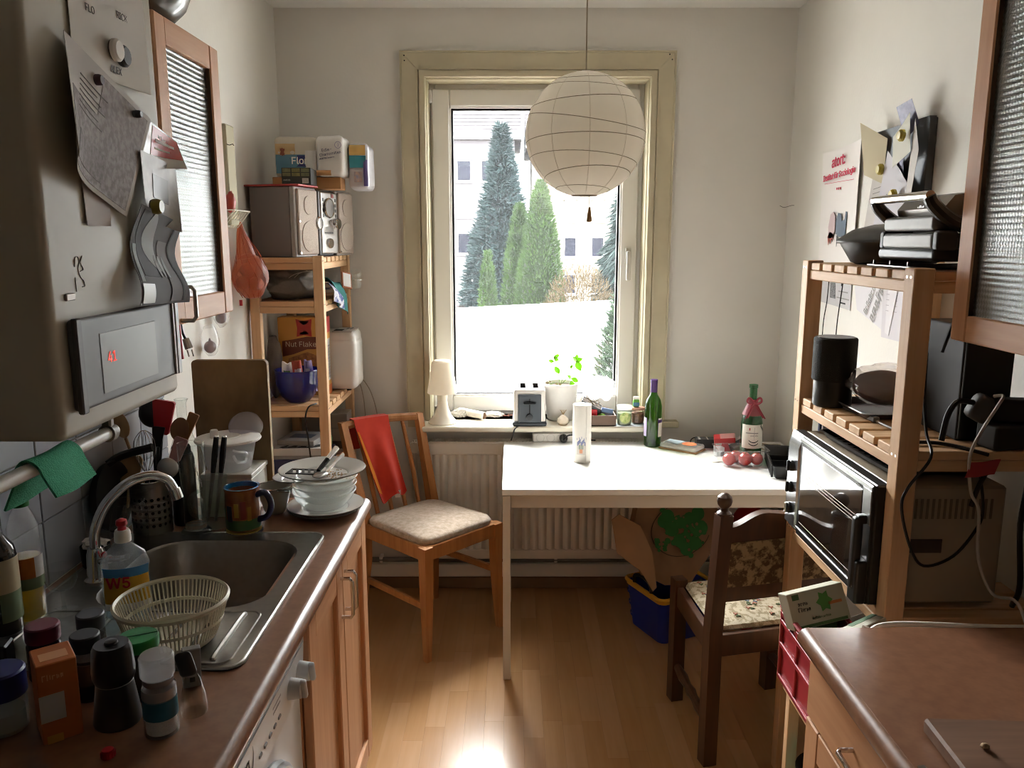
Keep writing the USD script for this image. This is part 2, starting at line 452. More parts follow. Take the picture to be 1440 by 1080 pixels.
win = structure('window_1', 'white plastic casement window looking out onto a flat roof and conifers', at=(.1, 3.66, WZ0))
gx0, gx1, gz0, gz1 = -.264, .474, .895, 2.152
part(win, 'frame', [bx(WX0, -.335, 3.635, 3.72, WZ0, WZ1, .004), bx(.545, WX1, 3.635, 3.72, WZ0, WZ1, .004), bx(-.335, .545, 3.635, 3.72, 2.225, WZ1, .004), bx(-.335, .545, 3.635, 3.72, WZ0, .822, .004)], PVC)
sash = part(win, 'sash', [bx(-.348, gx0 - .006, 3.618, 3.70, .815, 2.232, .006), bx(gx1 + .006, .556, 3.618, 3.70, .815, 2.232, .006), bx(gx0 - .006, gx1 + .006, 3.618, 3.70, gz1 + .006, 2.232, .006), bx(gx0 - .006, gx1 + .006, 3.618, 3.70, .815, gz0 - .006, .006)], PVC)
part(sash, 'glazing_bead', [bx(gx0 - .007, gx0 - .001, 3.625, 3.66, gz0 - .007, gz1 + .007, .003), bx(gx1 + .001, gx1 + .007, 3.625, 3.66, gz0 - .007, gz1 + .007, .003), bx(gx0, gx1, 3.625, 3.66, gz1 + .001, gz1 + .007, .003), bx(gx0, gx1, 3.625, 3.66, gz0 - .007, gz0 - .001, .003)], PVC)
part(sash, 'gasket', [bx(gx0 - .001, gx0 + .008, 3.640, 3.668, gz0, gz1), bx(gx1 - .008, gx1 + .001, 3.640, 3.668, gz0, gz1), bx(gx0, gx1, 3.640, 3.668, gz1 - .008, gz1 + .001), bx(gx0, gx1, 3.640, 3.668, gz0 - .001, gz0 + .004)], RUBBER)
part(win, 'pane', bx(gx0, gx1, 3.656, 3.660, gz0, gz1, .0005), clear('window_glass', (.96, .97, .97), haze=.008, hazecol=(.9, .93, 1), rough=.0))
hd = part(win, 'handle', [rbox(.502, .528, 3.604, 3.62, 1.49, 1.56, .006), cyl((.515, 3.585, 1.535), (.515, 3.61, 1.535), .009), rbox(.505, .525, 3.578, 3.592, 1.415, 1.545, .006)], mat('handle_grey', 'b5b1aa', rough=.35))
part(win, 'hinge_cover', rbox(-.358, -.344, 3.595, 3.62, 2.17, 2.225, .005), PVC)
part(win, 'hinge_cover', rbox(-.358, -.344, 3.595, 3.62, .84, .90, .005), PVC)
part(win, 'outer_sill', tf(bx(WX0, WX1, 0, .18, -.004, 0), (0, 3.72, .872), rx=-4), mat('zinc', '8b8d90', rough=.5, metal=.4))
sill = structure('trim_2', 'deep cream painted window sill crowded with jars, plants and a toaster', bx(-.405, .60, 3.372, 3.64, .776, .80, .006), mat('sill_paint', 'd6cfbc', rough=.4, var=.05, vs=6))
structure('trim_3', 'small cream ledge beside the sill at the window casing', bx(.60, .74, 3.47, BY, .772, .80, .004), CREAM)
dr = structure('door_1', 'closed white door behind the viewer', at=(.1, FY, 0))
part(dr, 'door_leaf', bx(-.35, .5, FY - .099, FY - .06, 0, 2.0, .004), WHITE)
part(dr, 'door_handle', [cyl((.42, FY - .06, 1.02), (.42, FY - .01, 1.02), .01), cyl((.42, FY - .012, 1.02), (.30, FY - .012, 1.02), .009)], CHROME)
hp = thing('heating_pipe', 'grey heating pipe running along the wall under the radiator', 'pipe', (0, 3.47, .15))
part(hp, 'pipe', tube([(-.72, 3.485, .15), (RX, 3.485, .15)], .011, 10), mat('pipe_grey', '6f6c68', rough=.5))
part(hp, 'pipe_clip', [bx(a - .008, a + .008, 3.475, BY, .135, .165) for a in (-.6, -.2, .2, .6, 1.0)], WHITE, kind='stuff')
hk = solo('ceiling_hook', [tube(spl([(-.80, 3.0, H), (-.80, 3.0, H - .02), (-.785, 3.0, H - .035), (-.775, 3.0, H - .02)], 5), .002, 6)], DARKST, 'small bent wire hook in the ceiling above the shelf', 'hook')

# ------------------------------------------------------------------ radiator
rd = thing('radiator', 'cream panel radiator with vertical grooves under the window', 'radiator', (.1, 3.45, .18))
n = 26; xs = np.linspace(-.375, .575, n * 8 + 1)
prof = [(xx, -.011 * (max(0, .5 + .5 * math.cos(2 * math.pi * i / 8)) ** .6 if 4 < i < n * 8 - 4 else 1)) for i, xx in enumerate(xs)]
poly = prof + [(.575, .014), (-.375, .014)]
part(rd, 'front_panel', [ext(poly, .44, (0, 3.426, .225), X, Y), bx(-.375, .575, 3.415, 3.44, .18, .226, .004), bx(-.375, .575, 3.415, 3.44, .664, .72, .004)], RADW, smooth=25)
part(rd, 'rear_panel', bx(-.375, .575, 3.470, 3.482, .18, .715, .004), RADW)
part(rd, 'top_grille', [bx(-.375, .575, 3.418, 3.482, .716, .722, .001)] + [bx(a, a + .006, 3.425, 3.475, .722, .725) for a in np.arange(-.36, .56, .014)], RADW)
part(rd, 'side_cover', bx(-.382, -.374, 3.42, 3.482, .18, .722), RADW)
part(rd, 'side_cover', bx(.574, .582, 3.42, 3.482, .18, .722), RADW)
for a in (-.2, .4): part(rd, 'bracket', bx(a, a + .03, 3.482, BY - .0005, .3, .6), RADW)
vv = part(rd, 'valve', [cyl((-.43, 3.46, .62), (-.43, 3.46, .72), .011), cyl((-.43, 3.46, .66), (-.375, 3.46, .66), .010), cyl((-.43, 3.46, .62), (-.43, 3.485, .15), .009)], mat('valve_white', 'cfc9bd', rough=.45))
part(vv, 'thermostat_head', [cyl((-.43, 3.475, .695), (-.43, 3.415, .695), .021, .023, 20)] + [cyl((-.43 + .0225 * math.cos(a), 3.46, .695 + .0225 * math.sin(a)), (-.43 + .0225 * math.cos(a), 3.417, .695 + .0225 * math.sin(a)), .003, n=6) for a in np.arange(12) * math.pi / 6], WHITE)

# ------------------------------------------------------------------ outside
structure('ground_outside', 'shaded garden ground below the houses', bx(-60, 60, 4.2, 120, -6.3, -6), mat('garden_ground', '5f5a48', rough=1, var=.2, vs=.5))
rf = thing('flat_roof', 'white flat roof of the low annexe outside the window', 'roof', (0, 10, .3))
ROOFM = mat('roof_white', 'ecebe8', rough=.8, var=.03, vs=.8, bump=.1, bs=8)
part(rf, 'roof_deck', ext([(-9, 6.1), (9, 6.1), (9, 20.1), (-9, 9.0)], .3, (0, 0, .36)[:2] + (.06,), X, Y), ROOFM)
part(rf, 'roof_edge', [tube([(-9, 8.95, .37), (9, 20.05, .37)], .05, 6), tube([(-9, 6.1, .36), (9, 6.1, .36)], .04, 6)], mat('roof_edge', 'd7d3cd', rough=.7))
part(rf, 'annexe_wall', ext([(-9, 6.3), (9, 6.3), (9, 19.8), (-9, 8.8)], 6, (0, 0, -6), X, Y), mat('annexe_wall', 'b9b2a6', rough=.9))

FAC = mat('facade_render', '6a666a', rough=.95, var=.05, vs=.35)
TILES = mat('roof_tiles_far', '575255', rough=.9, var=.2, vs=.8)
PANE = mat('far_pane', '191b27', rough=.3, var=.2, vs=.6, spec=.2)
def house(name, label, x0, x1, y, z0, eave, ridge, wins, fac):
    h = thing(name, label, 'house', ((x0 + x1) / 2, y + 4, z0))
    part(h, 'wall', bx(x0, x1, y, y + 9, z0, eave, .01), fac)
    ov = .5
    part(h, 'roof', [ext([(y - ov, eave - .15), (y - ov, eave + .05), (y + 4.5, ridge), (y + 9 + ov, eave + .05), (y + 9 + ov, eave - .15)], x1 - x0 + 2 * ov, (x0 - ov, 0, 0), Y, Z)]
         + [bx(x0 - ov, x1 + ov, y - ov + k * .32, y - ov + k * .32 + .3, 0, .05, .01).apply_transform(np.eye(4)) if False else tf(bx(x0 - ov, x1 + ov, 0, .34, 0, .05, .01), (0, y - ov + k * .33, eave + .05 + (ridge - eave) * (k * .33) / (4.5 + ov)), rx=math.degrees(math.atan2(ridge - eave, 4.5 + ov)) - 6) for k in range(15)], TILES)
    part(h, 'gutter', tube([(x0 - ov, y - ov - .08, eave - .05), (x1 + ov, y - ov - .08, eave - .05)], .1, 6), mat('gutter', '98959a', rough=.6))
    for (wx, wz, ww, wh, lit) in wins:
        f = part(h, 'window', [bx(wx - ww / 2, wx - ww / 2 + .09, y - .05, y + .05, wz - wh / 2, wz + wh / 2), bx(wx + ww / 2 - .09, wx + ww / 2, y - .05, y + .05, wz - wh / 2, wz + wh / 2),
                               bx(wx - ww / 2, wx + ww / 2, y - .05, y + .05, wz + wh / 2 - .09, wz + wh / 2), bx(wx - ww / 2 - .12, wx + ww / 2 + .12, y - .18, y + .05, wz - wh / 2 - .12, wz - wh / 2 + .08)], WHITEM)
        part(f, 'pane', bx(wx - ww / 2 + .08, wx + ww / 2 - .08, y - .02, y + .03, wz - wh / 2 + .07, wz + wh / 2 - .08), lit)
    return h
BLIND = mat('far_blind', '6f6d6d', rough=.6)
ws = []
for wz, l in ((6.57, PANE), (3.97, BLIND), (1.22, PANE), (-1.45, BLIND)):
    for wx in (-6.2, -3.6, -1.75): ws.append((wx, wz, 1.15, 1.6, l))
house('apartment_house', 'pale rendered apartment house with tiled roof seen through the left of the pane', -14, .2, 62, -6, 8.9, 13.5, ws, FAC)
ws = []
for wz, l in ((5.3, mat('far_red_pane', '9c6f66', rough=.4)), (3.6, BLIND), (.95, PANE), (-1.8, PANE)):
    for wx in (2.6, 4.35, 6.4, 8.2): ws.append((wx, wz, 1.0, 1.5, l))
house('terraced_house', 'cream rendered house behind the paper lantern and the pale bush', .1 + 1.4, 14, 61, -6, 8.2, 13.5, ws, mat('facade_cream', '7d7a72', rough=.95, var=.04, vs=.35))

def foliage_mesh(seed, n, shape, size, up=.5, elong=2.2):
    """n leaf tufts on a crown: shape(rng) -> point, outward direction"""
    r = np.random.default_rng(seed); P, D = shape(r, n)
    D = D / np.linalg.norm(D, axis=1, keepdims=True)
    D = D + np.array([0, 0, up]) + r.normal(0, .35, D.shape); D /= np.linalg.norm(D, axis=1, keepdims=True)
    S = np.cross(D, r.normal(0, 1, D.shape)); S /= np.linalg.norm(S, axis=1, keepdims=True)
    N = np.cross(D, S)
    sz = size * r.uniform(.6, 1.3, (n, 1))
    V = np.stack([P - S * sz * .45, P + S * sz * .45, P + D * sz * elong, P + N * sz * .5 + D * sz * .4], 1).reshape(-1, 3)
    b = np.arange(n)[:, None] * 4
    F = np.concatenate([b + [0, 1, 2], b + [0, 3, 2], b + [1, 3, 2]]).reshape(-1, 3)
    return trimesh.Trimesh(V, F, process=False)

def cone_crown(c, h, R, prof=1.0, lump=.25, peaks=None):
    def shape(r, n):
        t = r.uniform(0, 1, n) ** 1.35; a = r.uniform(0, 2 * np.pi, n)
        rad = R * prof_fn(t, prof)
        k = meshkit.fbm(np.stack([np.cos(a) * 1.5 + 5, np.sin(a) * 1.5 + 5, t * 9 * h / 8], 1), 3, int(R * 100) % 97)
        rad = rad * (1 - lump + 2 * lump * k) * r.uniform(.72, 1.03, n) ** .5
        P = np.stack([c[0] + rad * np.cos(a), c[1] + rad * np.sin(a), c[2] + t * h], 1)
        return P, np.stack([np.cos(a), np.sin(a), np.zeros(n)], 1)
    return shape
def prof_fn(t, p):
    if p == 'col': return np.minimum(1, (1 - t) * 2.6 + .0) ** .62 * (.92 + .08 * np.sin(t * 3))
    return (1 - t) ** p + .02

def tree(name, label, crowns, fol, n, size, trunk, up=.5, lump=.25, el=2.2):
    c = crowns[0][0]
    t = thing(name, label, 'tree', (c[0], c[1], -6))
    ms = [foliage_mesh(i * 7 + len(name), int(n), cone_crown(cc, h, R, pf, lump), size, up, el) for i, (cc, h, R, pf) in enumerate(crowns)]
    part(t, 'foliage', ms, fol, smooth=False, kind='stuff')
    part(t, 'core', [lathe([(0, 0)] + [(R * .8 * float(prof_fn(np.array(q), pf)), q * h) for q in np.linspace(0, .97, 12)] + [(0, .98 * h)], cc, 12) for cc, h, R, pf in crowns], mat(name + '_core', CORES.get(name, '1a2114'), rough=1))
    part(t, 'trunk', cyl((c[0], c[1], -6), (c[0], c[1], c[2] + crowns[0][1] * .6), trunk, trunk * .4), mat('bark', '4a3b2c', rough=.95))
    return t
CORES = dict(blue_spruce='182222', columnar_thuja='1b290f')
SPR = mat('spruce_needles', '324646', rough=.8, col2='1d2d2d', vs=1.6, transl=.25)
THU = mat('thuja_leaves', '415b28', rough=.8, col2='263b18', vs=2.5, transl=.3)
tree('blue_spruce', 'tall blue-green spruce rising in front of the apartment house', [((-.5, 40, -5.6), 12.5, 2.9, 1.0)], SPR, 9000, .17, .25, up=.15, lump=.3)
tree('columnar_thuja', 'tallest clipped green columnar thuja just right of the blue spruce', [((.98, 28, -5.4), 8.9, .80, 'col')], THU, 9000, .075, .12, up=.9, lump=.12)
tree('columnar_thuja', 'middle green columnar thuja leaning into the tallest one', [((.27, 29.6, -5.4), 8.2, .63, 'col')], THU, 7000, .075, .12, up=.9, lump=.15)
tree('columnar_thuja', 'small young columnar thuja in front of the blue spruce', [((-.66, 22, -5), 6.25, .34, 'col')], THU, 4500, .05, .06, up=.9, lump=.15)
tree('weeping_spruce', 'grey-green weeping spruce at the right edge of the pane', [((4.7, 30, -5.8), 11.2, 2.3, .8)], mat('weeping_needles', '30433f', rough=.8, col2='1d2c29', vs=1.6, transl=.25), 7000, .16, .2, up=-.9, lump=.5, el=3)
tree('young_juniper', 'near feathery juniper against the white roof beside the sash', [((.96, 5.7, -1.0), 2.5, .60, .6)], mat('juniper_needles', '34482f', rough=.8, col2='20331f', vs=14, transl=.3), 9000, .026, .03, up=1.1, lump=.35, el=3)
def bush(name, label, c, R, h, m, n, size, m2):
    t = thing(name, label, 'bush', (c[0], c[1], -6))
    def shape(r, k):
        v = r.normal(0, 1, (k, 3)); v /= np.linalg.norm(v, axis=1, keepdims=True)
        q = r.uniform(.45, 1, (k, 1)) ** .5
        return np.array(c) + v * q * np.array([R, R, h]), v
    part(t, 'twigs', foliage_mesh(int(c[1]), n, shape, size, .6, 4), m, smooth=False, kind='stuff')
    part(t, 'stem', [cyl((c[0] + .2 * math.cos(a), c[1] + .2 * math.sin(a), -6), (c[0] + R * .6 * math.cos(a), c[1] + R * .6 * math.sin(a), c[2]), .05, .02, 6) for a in range(6)], m2)
BK = mat('twig_brown', '6c5a46', rough=.95)
bush('bare_bush', 'straw coloured bare bush between the thujas and the weeping spruce', (2.2, 26, -1.2), 1.25, 2.0, mat('straw_twigs', '63553c', rough=.9, col2='4b3e29', vs=3, transl=.3), 5000, .035, BK)
bush('reddish_bush', 'low reddish brown bush at the left edge of the pane', (-2.0, 30, -2.4), .9, 1.5, mat('reddish_twigs', '4b3d39', rough=.9, col2='332f29', vs=3, transl=.3), 3000, .04, BK)
bush('evergreen_bush', 'dark green low bush at the foot of the blue spruce', (-1.3, 33, -3.2), 1.2, 1.9, mat('evergreen_leaves', '293a31', rough=.9, col2='1a2a24', vs=3, transl=.3), 4000, .06, BK)

# ------------------------------------------------------------------ left side: worktop, sink, cabinets, boiler
WT = .88
wt = thing('worktop', 'brown laminate worktop with rounded front edge along the sink wall', 'worktop', (-.69, 1.2, .84))
blk = m3.Manifold.cube((.555, 1.90, .04)).translate((LX + .008, .27, .84)) - m3.Manifold.cube((.36, .40, .2)).translate((-.865, 1.45, .8))
part(wt, 'top', T(blk), WORKTOP, smooth=False)
part(wt, 'front_edge', tube([(-.417, .27, .86), (-.417, 2.17, .86)], .02, 20), WORKTOP)
part(wt, 'end_strip', bx(LX + .008, -.42, 2.168, 2.174, .841, .879), mat('edge_band', 'b58a66', rough=.5))

def rrect(x0, x1, y0, y1, r, n=6):
    pts = []
    for cx, cy, a0 in ((x1 - r, y1 - r, 0), (x0 + r, y1 - r, 90), (x0 + r, y0 + r, 180), (x1 - r, y0 + r, 270)):
        for k in range(n + 1):
            a = math.radians(a0 + 90 * k / n); pts.append((cx + r * math.cos(a), cy + r * math.sin(a)))
    return pts
def loft(rings, cap0=False, cap1=True):
    n = len(rings[0]); V = np.vstack([np.array(r, float) for r in rings]); F = []
    for i in range(len(rings) - 1):
        for q in range(n):
            w = (q + 1) % n; F += [(i * n + q, i * n + w, (i + 1) * n + w), (i * n + q, (i + 1) * n + w, (i + 1) * n + q)]
    for c, i in ((cap0, 0), (cap1, len(rings) - 1)):
        if c:
            V = np.vstack([V, np.array(rings[i], float).mean(0)]); k = len(V) - 1
            for q in range(n): F.append((k, i * n + q, i * n + (q + 1) % n))
    return trimesh.Trimesh(V, F, process=False)
def r3(z, *a): return [(x, y, z) for x, y in rrect(*a)]
sk = thing('sink', 'brushed steel inset sink with bowl and ribbed drainer', 'sink', (-.69, 1.56, .885))
SINKM = mat('sink_steel', '9d9a95', rough=.28, metal=1, var=.06, vs=60)
BOWLM = mat('sink_bowl_steel', '8f8b84', rough=.38, metal=.85, var=.06, vs=50)
outer, inner = sg.Polygon(rrect(-.945, -.462, 1.25, 1.885, .03)), sg.Polygon(rrect(-.850, -.495, 1.47, 1.832, .09))
part(sk, 'rim', ext(outer.difference(inner), .006, (0, 0, .880), X, Y), SINKM, smooth=False)
part(sk, 'rim_edge', tube([(x, y, .884) for x, y in rrect(-.945, -.462, 1.25, 1.885, .03)], .004, 8, True), SINKM)
bw = part(sk, 'bowl', loft([r3(.886, -.850, -.495, 1.47, 1.832, .09), r3(.880, -.846, -.499, 1.474, 1.828, .09), r3(.80, -.838, -.507, 1.482, 1.82, .09), r3(.752, -.825, -.520, 1.495, 1.807, .085), r3(.738, -.80, -.545, 1.52, 1.78, .07), r3(.733, -.70, -.65, 1.62, 1.68, .02)]), BOWLM)
part(bw, 'drain', [ring((-.675, 1.65, .738), .038, .004), lathe([(0, .734), (.036, .735), (.036, .739), (0, .737)], (-.675, 1.65, 0))], CHROME)
ribs = [tube(spl([(xx, 1.275, .886), (xx, 1.29, .889), (xx, 1.42, .8895), (xx, 1.445, .887)], 4), .0055, 8) for xx in (-.515, -.565, -.615, -.665, -.715, -.765)]
part(sk, 'drainer_ribs', ribs, SINKM, kind='stuff')
part(sk, 'drainer_step', tube([(x, y, .886) for x, y in rrect(-.90, -.485, 1.262, 1.458, .02)], .003, 6, True), SINKM)

fc = thing('faucet', 'tall curved chrome mixer tap arching over the sink bowl', 'tap', (-.875, 1.60, .886))
part(fc, 'base', lathe([(0, 0), (.027, 0), (.027, .006), (.021, .014), (.019, .06), (.015, .075), (0, .078)], (-.875, 1.60, .886)), CHROME)
part(fc, 'spout', tube(spl([(-.875, 1.60, .95), (-.868, 1.592, 1.0), (-.845, 1.60, 1.055), (-.805, 1.617, 1.095), (-.765, 1.635, 1.107), (-.737, 1.648, 1.095), (-.724, 1.655, 1.068)], 6), .0105, 14), CHROME)
part(fc, 'nozzle', cyl((-.725, 1.6545, 1.072), (-.719, 1.657, 1.050), .0125), CHROME)
part(fc, 'lever', [cyl((-.875, 1.60, .93), (-.835, 1.575, .945), .009), tube(spl([(-.835, 1.575, .945), (-.80, 1.555, .955), (-.78, 1.54, .965)], 4), .006, 10)], CHROME)
part(fc, 'lever_dot', ball((-.846, 1.576, .955), .006, 2), RED)

# washing machine
wm = thing('washing_machine', 'white front loading washing machine under the worktop', 'washing machine', (-.69, 1.22, 0))
WMW = mat('washer_white', 'd4d6d6', rough=.35)
WY0, WY1, WX = .925, 1.515, -.435
part(wm, 'body', rbox(LX + .02, WX, WY0, WY1, .02, .832, .012), WMW)
part(wm, 'panel', hull([(WX - .03, y, z) for y in (WY0 + .003, WY1 - .003) for z in (.70, .832)] + [(WX + d, y, z) for y in (WY0 + .004, WY1 - .004) for z, d in ((.70, .006), (.80, .012), (.822, .012), (.832, .0))]), WMW)
part(wm, 'panel_seam', [bx(WX + .0, WX + .014, WY0 + .01, WY1 - .01, .798, .8005)], mat('seam_grey', '8f9090', rough=.6))
for ky in (1.475, 1.412):
    k = part(wm, 'knob', cyl((WX + .008, ky, .750), (WX + .032, ky, .750), .021, .018, 24), mat('knob_grey', 'c3c5c6', rough=.35))
    part(k, 'grip', tf(rbox(-.004, .008, -.006, .006, -.021, .021, .004), (WX + .034, ky, .75), rx=15), mat('knob_grey', ''))
part(wm, 'print', [scribble(2, (WX + .0105, 1.30, .775), Y, Z, rg, w=.05, hgt=.004, gap=.01)] + [bx(WX + .006, WX + .011, 1.22 + .028 * k, 1.234 + .028 * k, .735, .741) for k in range(5)], mat('print_silver', '8a8a8a', rough=.4), kind='stuff')
part(wm, 'lettering', text('5kg', .022, (WX + .0105, 1.115, .755), Y, Z), INK)
part(wm, 'drawer_line', tube(spl([(WX + .010, 1.185, .797), (WX + .0095, 1.19, .76), (WX + .007, 1.175, .71)], 4), .0012, 6), mat('seam_grey', ''))
dd = part(wm, 'door_ring', [tube([(WX + .006, 1.24 + .165 * math.cos(a), .50 + .165 * math.sin(a)) for a in np.arange(40) * math.pi / 20], .016, 10, True)], mat('door_grey', 'b9bcbf', rough=.3, metal=.3))
part(dd, 'door_glass', tf(lathe([(0, .055), (.06, .05), (.11, .035), (.15, .0), (0, -.01)], n=36), (WX + .004, 1.24, .50), ry=90), mat('door_glass_dark', '3a3d40', rough=.08, coat=1))

# base cabinet
bc = thing('base_cabinet', 'beech kitchen base cabinet with two framed doors at the end of the worktop', 'cabinet', (-.69, 1.84, 0))
CX, CY0, CY1 = -.415, 1.522, 2.165
part(bc, 'carcass', [bx(LX + .02, CX - .022, CY1 - .018, CY1, .10, .838), bx(LX + .02, CX - .022, CY0, CY0 + .018, .10, .838), bx(LX + .02, CX - .022, CY0 + .018, CY1 - .018, .10, .118)], BEECHZ)
part(bc, 'plinth', bx(-.50, -.485, CY0, CY1, 0, .10), mat('plinth_brown', '6b4a34', rough=.6))
part(bc, 'top_rail', bx(CX - .02, CX, CY0, CY1, .828, .838, .001), mat('rail_light', 'd8b792', rough=.5))
def framed_door(par, name, y0, y1, z0, z1, xf, sgn, sw=.06, panel=None, rail=.06):
    """door whose front lies at xf, facing sgn along x: stiles, rails and a panel set back"""
    xb = xf - sgn * .02
    d = part(par, name, bx(xf - sgn * .012, xb, y0 + sw - .004, y1 - sw + .004, z0 + rail - .004, z1 - rail + .004, .001), panel or BEECHZ)
    for a, b in ((y0, y0 + sw), (y1 - sw, y1)): part(d, 'stile', bx(xb, xf, a, b, z0, z1, .003), BEECHZ)
    for a, b in ((z0, z0 + rail), (z1 - rail, z1)): part(d, 'rail', bx(xb + sgn * .0006, xf - sgn * .0006, y0 + sw, y1 - sw, a, b, .002), BEECHY)
    return d
def d_handle(par, x, y, z0, z1, sgn, m=None, axis='z', r=.0045, dep=.028):
    a = [(x, y, z0), (x + sgn * dep * .8, y, z0), (x + sgn * dep, y, z0 + .008), (x + sgn * dep, y, z1 - .008), (x + sgn * dep * .8, y, z1), (x, y, z1)]
    if axis == 'y': a = [(p[0], p[2], p[1]) for p in a]
    return part(par, 'handle', tube(np.array(a), r, 10), m or CHROME)
mid = 1.85
d1 = framed_door(bc, 'cabinet_door', CY0 + .002, mid - .0015, .115, .826, CX, 1)
d2 = framed_door(bc, 'cabinet_door', mid + .0015, CY1 - .001, .115, .826, CX, 1)
d_handle(d1, CX, mid - .022, .69, .79, 1); d_handle(d2, CX, mid + .022, .69, .79, 1)

# boiler
bo = thing('boiler', 'white wall hung gas boiler covered with notes and pictures', 'boiler', (-.8, 1.28, 1.32))
BOW = mat('boiler_enamel', 'b3ae9f', rough=.5, var=.02, vs=6)
part(bo, 'casing', rbox(LX + .01, -.62, 1.08, 1.475, 1.32, 2.2, .012), BOW)
fp = part(bo, 'display_flap', rbox(-.621, -.607, 1.112, 1.455, 1.357, 1.488, .006), mat('smoky_flap', '636366', rough=.5, var=.06, vs=8))
part(fp, 'flap_edge', [bx(-.612, -.603, 1.108, 1.124, 1.354, 1.490, .003)], mat('flap_dark', '4a4a4d', rough=.4))
part(fp, 'flap_strip', [bx(-.610, -.604, 1.430, 1.436, 1.359, 1.486, .001), bx(-.610, -.6045, 1.442, 1.456, 1.358, 1.487, .002)], mat('flap_silver', 'a9a9a8', rough=.4))
part(fp, 'display_frame', bx(-.608, -.6062, 1.175, 1.36, 1.372, 1.462, .001), mat('flap_mid', '6b6a69', rough=.4))
part(bo, 'display_digits', text('41', .016, (-.6060, 1.192, 1.416), Y, Z, .0005), mat('led_red', 'ff3a2a', emit=.12))
part(bo, 'badge', [bx(-.6205, -.6165, 1.117, 1.139, 1.514, 1.524, .001)], mat('badge_silver', '9a928c', rough=.35, metal=.6))
hx = [(1.150, 1.560), (1.152, 1.572), (1.160, 1.574), (1.163, 1.566), (1.158, 1.556), (1.163, 1.545), (1.170, 1.540), (1.172, 1.532), (1.165, 1.531)]
part(bo, 'pen_drawing', [tube(spl([(-.6195, y, z) for y, z in hx], 4), .0007, 5), tube(spl([(-.6195, y, z) for y, z in ((1.172, 1.575), (1.166, 1.566), (1.172, 1.556), (1.163, 1.553))], 4), .0006, 5), tube(spl([(-.6195, 1.148, 1.545), (-.6195, 1.149, 1.525)], 2), .0006, 5)], INKG)

def note(name, label, cor, x0, m, curl=(0, 0), cat='paper', wav=0, lean=0, nx=10):
    """sheet on the boiler front; cor = (y, z) of lower left, lower right, upper right, upper left; curl lifts the corners at u=0 / u=1"""
    q = quad(*[(0, y, z) for y, z in cor])
    def f(u, v):
        p = q(u, v).copy()
        p[0] = x0 + curl[0] * max(0, .6 - u) ** 2 * (1 - v) * 2.8 + curl[1] * max(0, u - .4) ** 2 * (1 - v) * 2.8 + wav * math.sin(v * 6.5 + .8) + lean * (1 - v)
        return p
    c = q(.5, 0)
    t = thing(name, label, cat, (x0, c[1], c[2]))
    part(t, 'sheet', sheet(f, nx, nx, .0006), m)
    return t, f
def patch(t, f, nm, m, u0, u1, v0, v1, off=.0008, k=6):
    def g(u, v):
        p = np.array(f(u0 + (u1 - u0) * u, v0 + (v1 - v0) * v)); p[0] += off; return p
    return part(t, nm, sheet(g, k, k, .0005), m)
PAPG = mat('photocopy_print', 'a19a99', rough=.8, col2='7f7878', vs=90, det=6, lo=.42, hi=.6)
PAPL = mat('paper_grey', 'c5bfba', rough=.8, transl=.15)
t, f = note('paper_sheet', 'white sheet with hand written flatmate names held at the top of the boiler', [(1.192, 1.838), (1.425, 1.838), (1.425, 2.15), (1.192, 2.15)], -.6165, PAPER, (0, .006))
INKP = mat('pen_ink', '6b6664', rough=.8)
for s, y, z in (('FLO', 1.236, 1.924), ('RICK', 1.332, 1.938), ('ALEX', 1.298, 1.852)): part(t, 'lettering', text(s, .0105, (-.6154, y, z), Y, Z), INKP)
part(t, 'underline', bx(-.6162, -.6155, 1.345, 1.362, 1.9195, 1.921), INKP)
t, f = note('photocopied_sheet', 'large tilted grey photocopied sheet curling away from the boiler', [(1.078, 1.709), (1.301, 1.633), (1.418, 1.798), (1.163, 1.879)], -.611, PAPL, (.05, .0), nx=14)
patch(t, f, 'print', PAPG, .05, .96, .04, .60, k=12); patch(t, f, 'print', PAPG, .42, .96, .60, .95, k=10)
patch(t, f, 'picture', mat('photocopy_dark', '6d6768', rough=.8, col2='989091', vs=120, det=6), .2, .62, .1, .34, .0016, k=8)
for k in range(7): patch(t, f, 'text_line', INKP, .16, .50 - .06 * (k % 3), .50 + .045 * k, .504 + .045 * k + .004, .0014)
t, f = note('receipt_slip', 'small grey receipt slip peeking out under the photocopied sheet', [(1.19, 1.618), (1.252, 1.618), (1.262, 1.668), (1.186, 1.680)], -.617, mat('receipt_grey', 'b5aca6', rough=.7), (0, .004))
t, f = note('red_leaflet', 'glossy red and white leaflet behind the photocopied sheet', [(1.372, 1.715), (1.487, 1.722), (1.523, 1.773), (1.395, 1.800)], -.613, mat('leaflet_white', 'd8d3cd', rough=.3), (0, .03))
patch(t, f, 'red_field', mat('leaflet_red', 'b63a30', rough=.35), .25, .98, .30, .95)
patch(t, f, 'text_line', PAPER, .35, .85, .62, .70, .0014); patch(t, f, 'text_line', PAPER, .35, .75, .45, .5, .0014)
part(t, 'lettering', pseudo(9, .008, (-.6045, 1.425, 1.768), (0, .95, -.3), (0, .3, .95)), PAPER)
t, f = note('silver_postcard', 'shiny silver grey postcard pinned by the olive magnet', [(1.362, 1.640), (1.452, 1.610), (1.492, 1.727), (1.356, 1.742)], -.606, mat('foil_card', '8f8983', rough=.45, metal=.2, var=.3, vs=14), (0, .02))
patch(t, f, 'dark_figure', mat('card_dark', '6c6660', rough=.4), .30, .75, .35, .72)
t, f = note('hand_photograph', 'wavy black and white photograph hanging above the boiler flap', [(1.294, 1.493), (1.462, 1.486), (1.479, 1.625), (1.325, 1.655)], -.605, mat('photo_grey', '4c494b', rough=.7), (0, .012), wav=.010, nx=14)
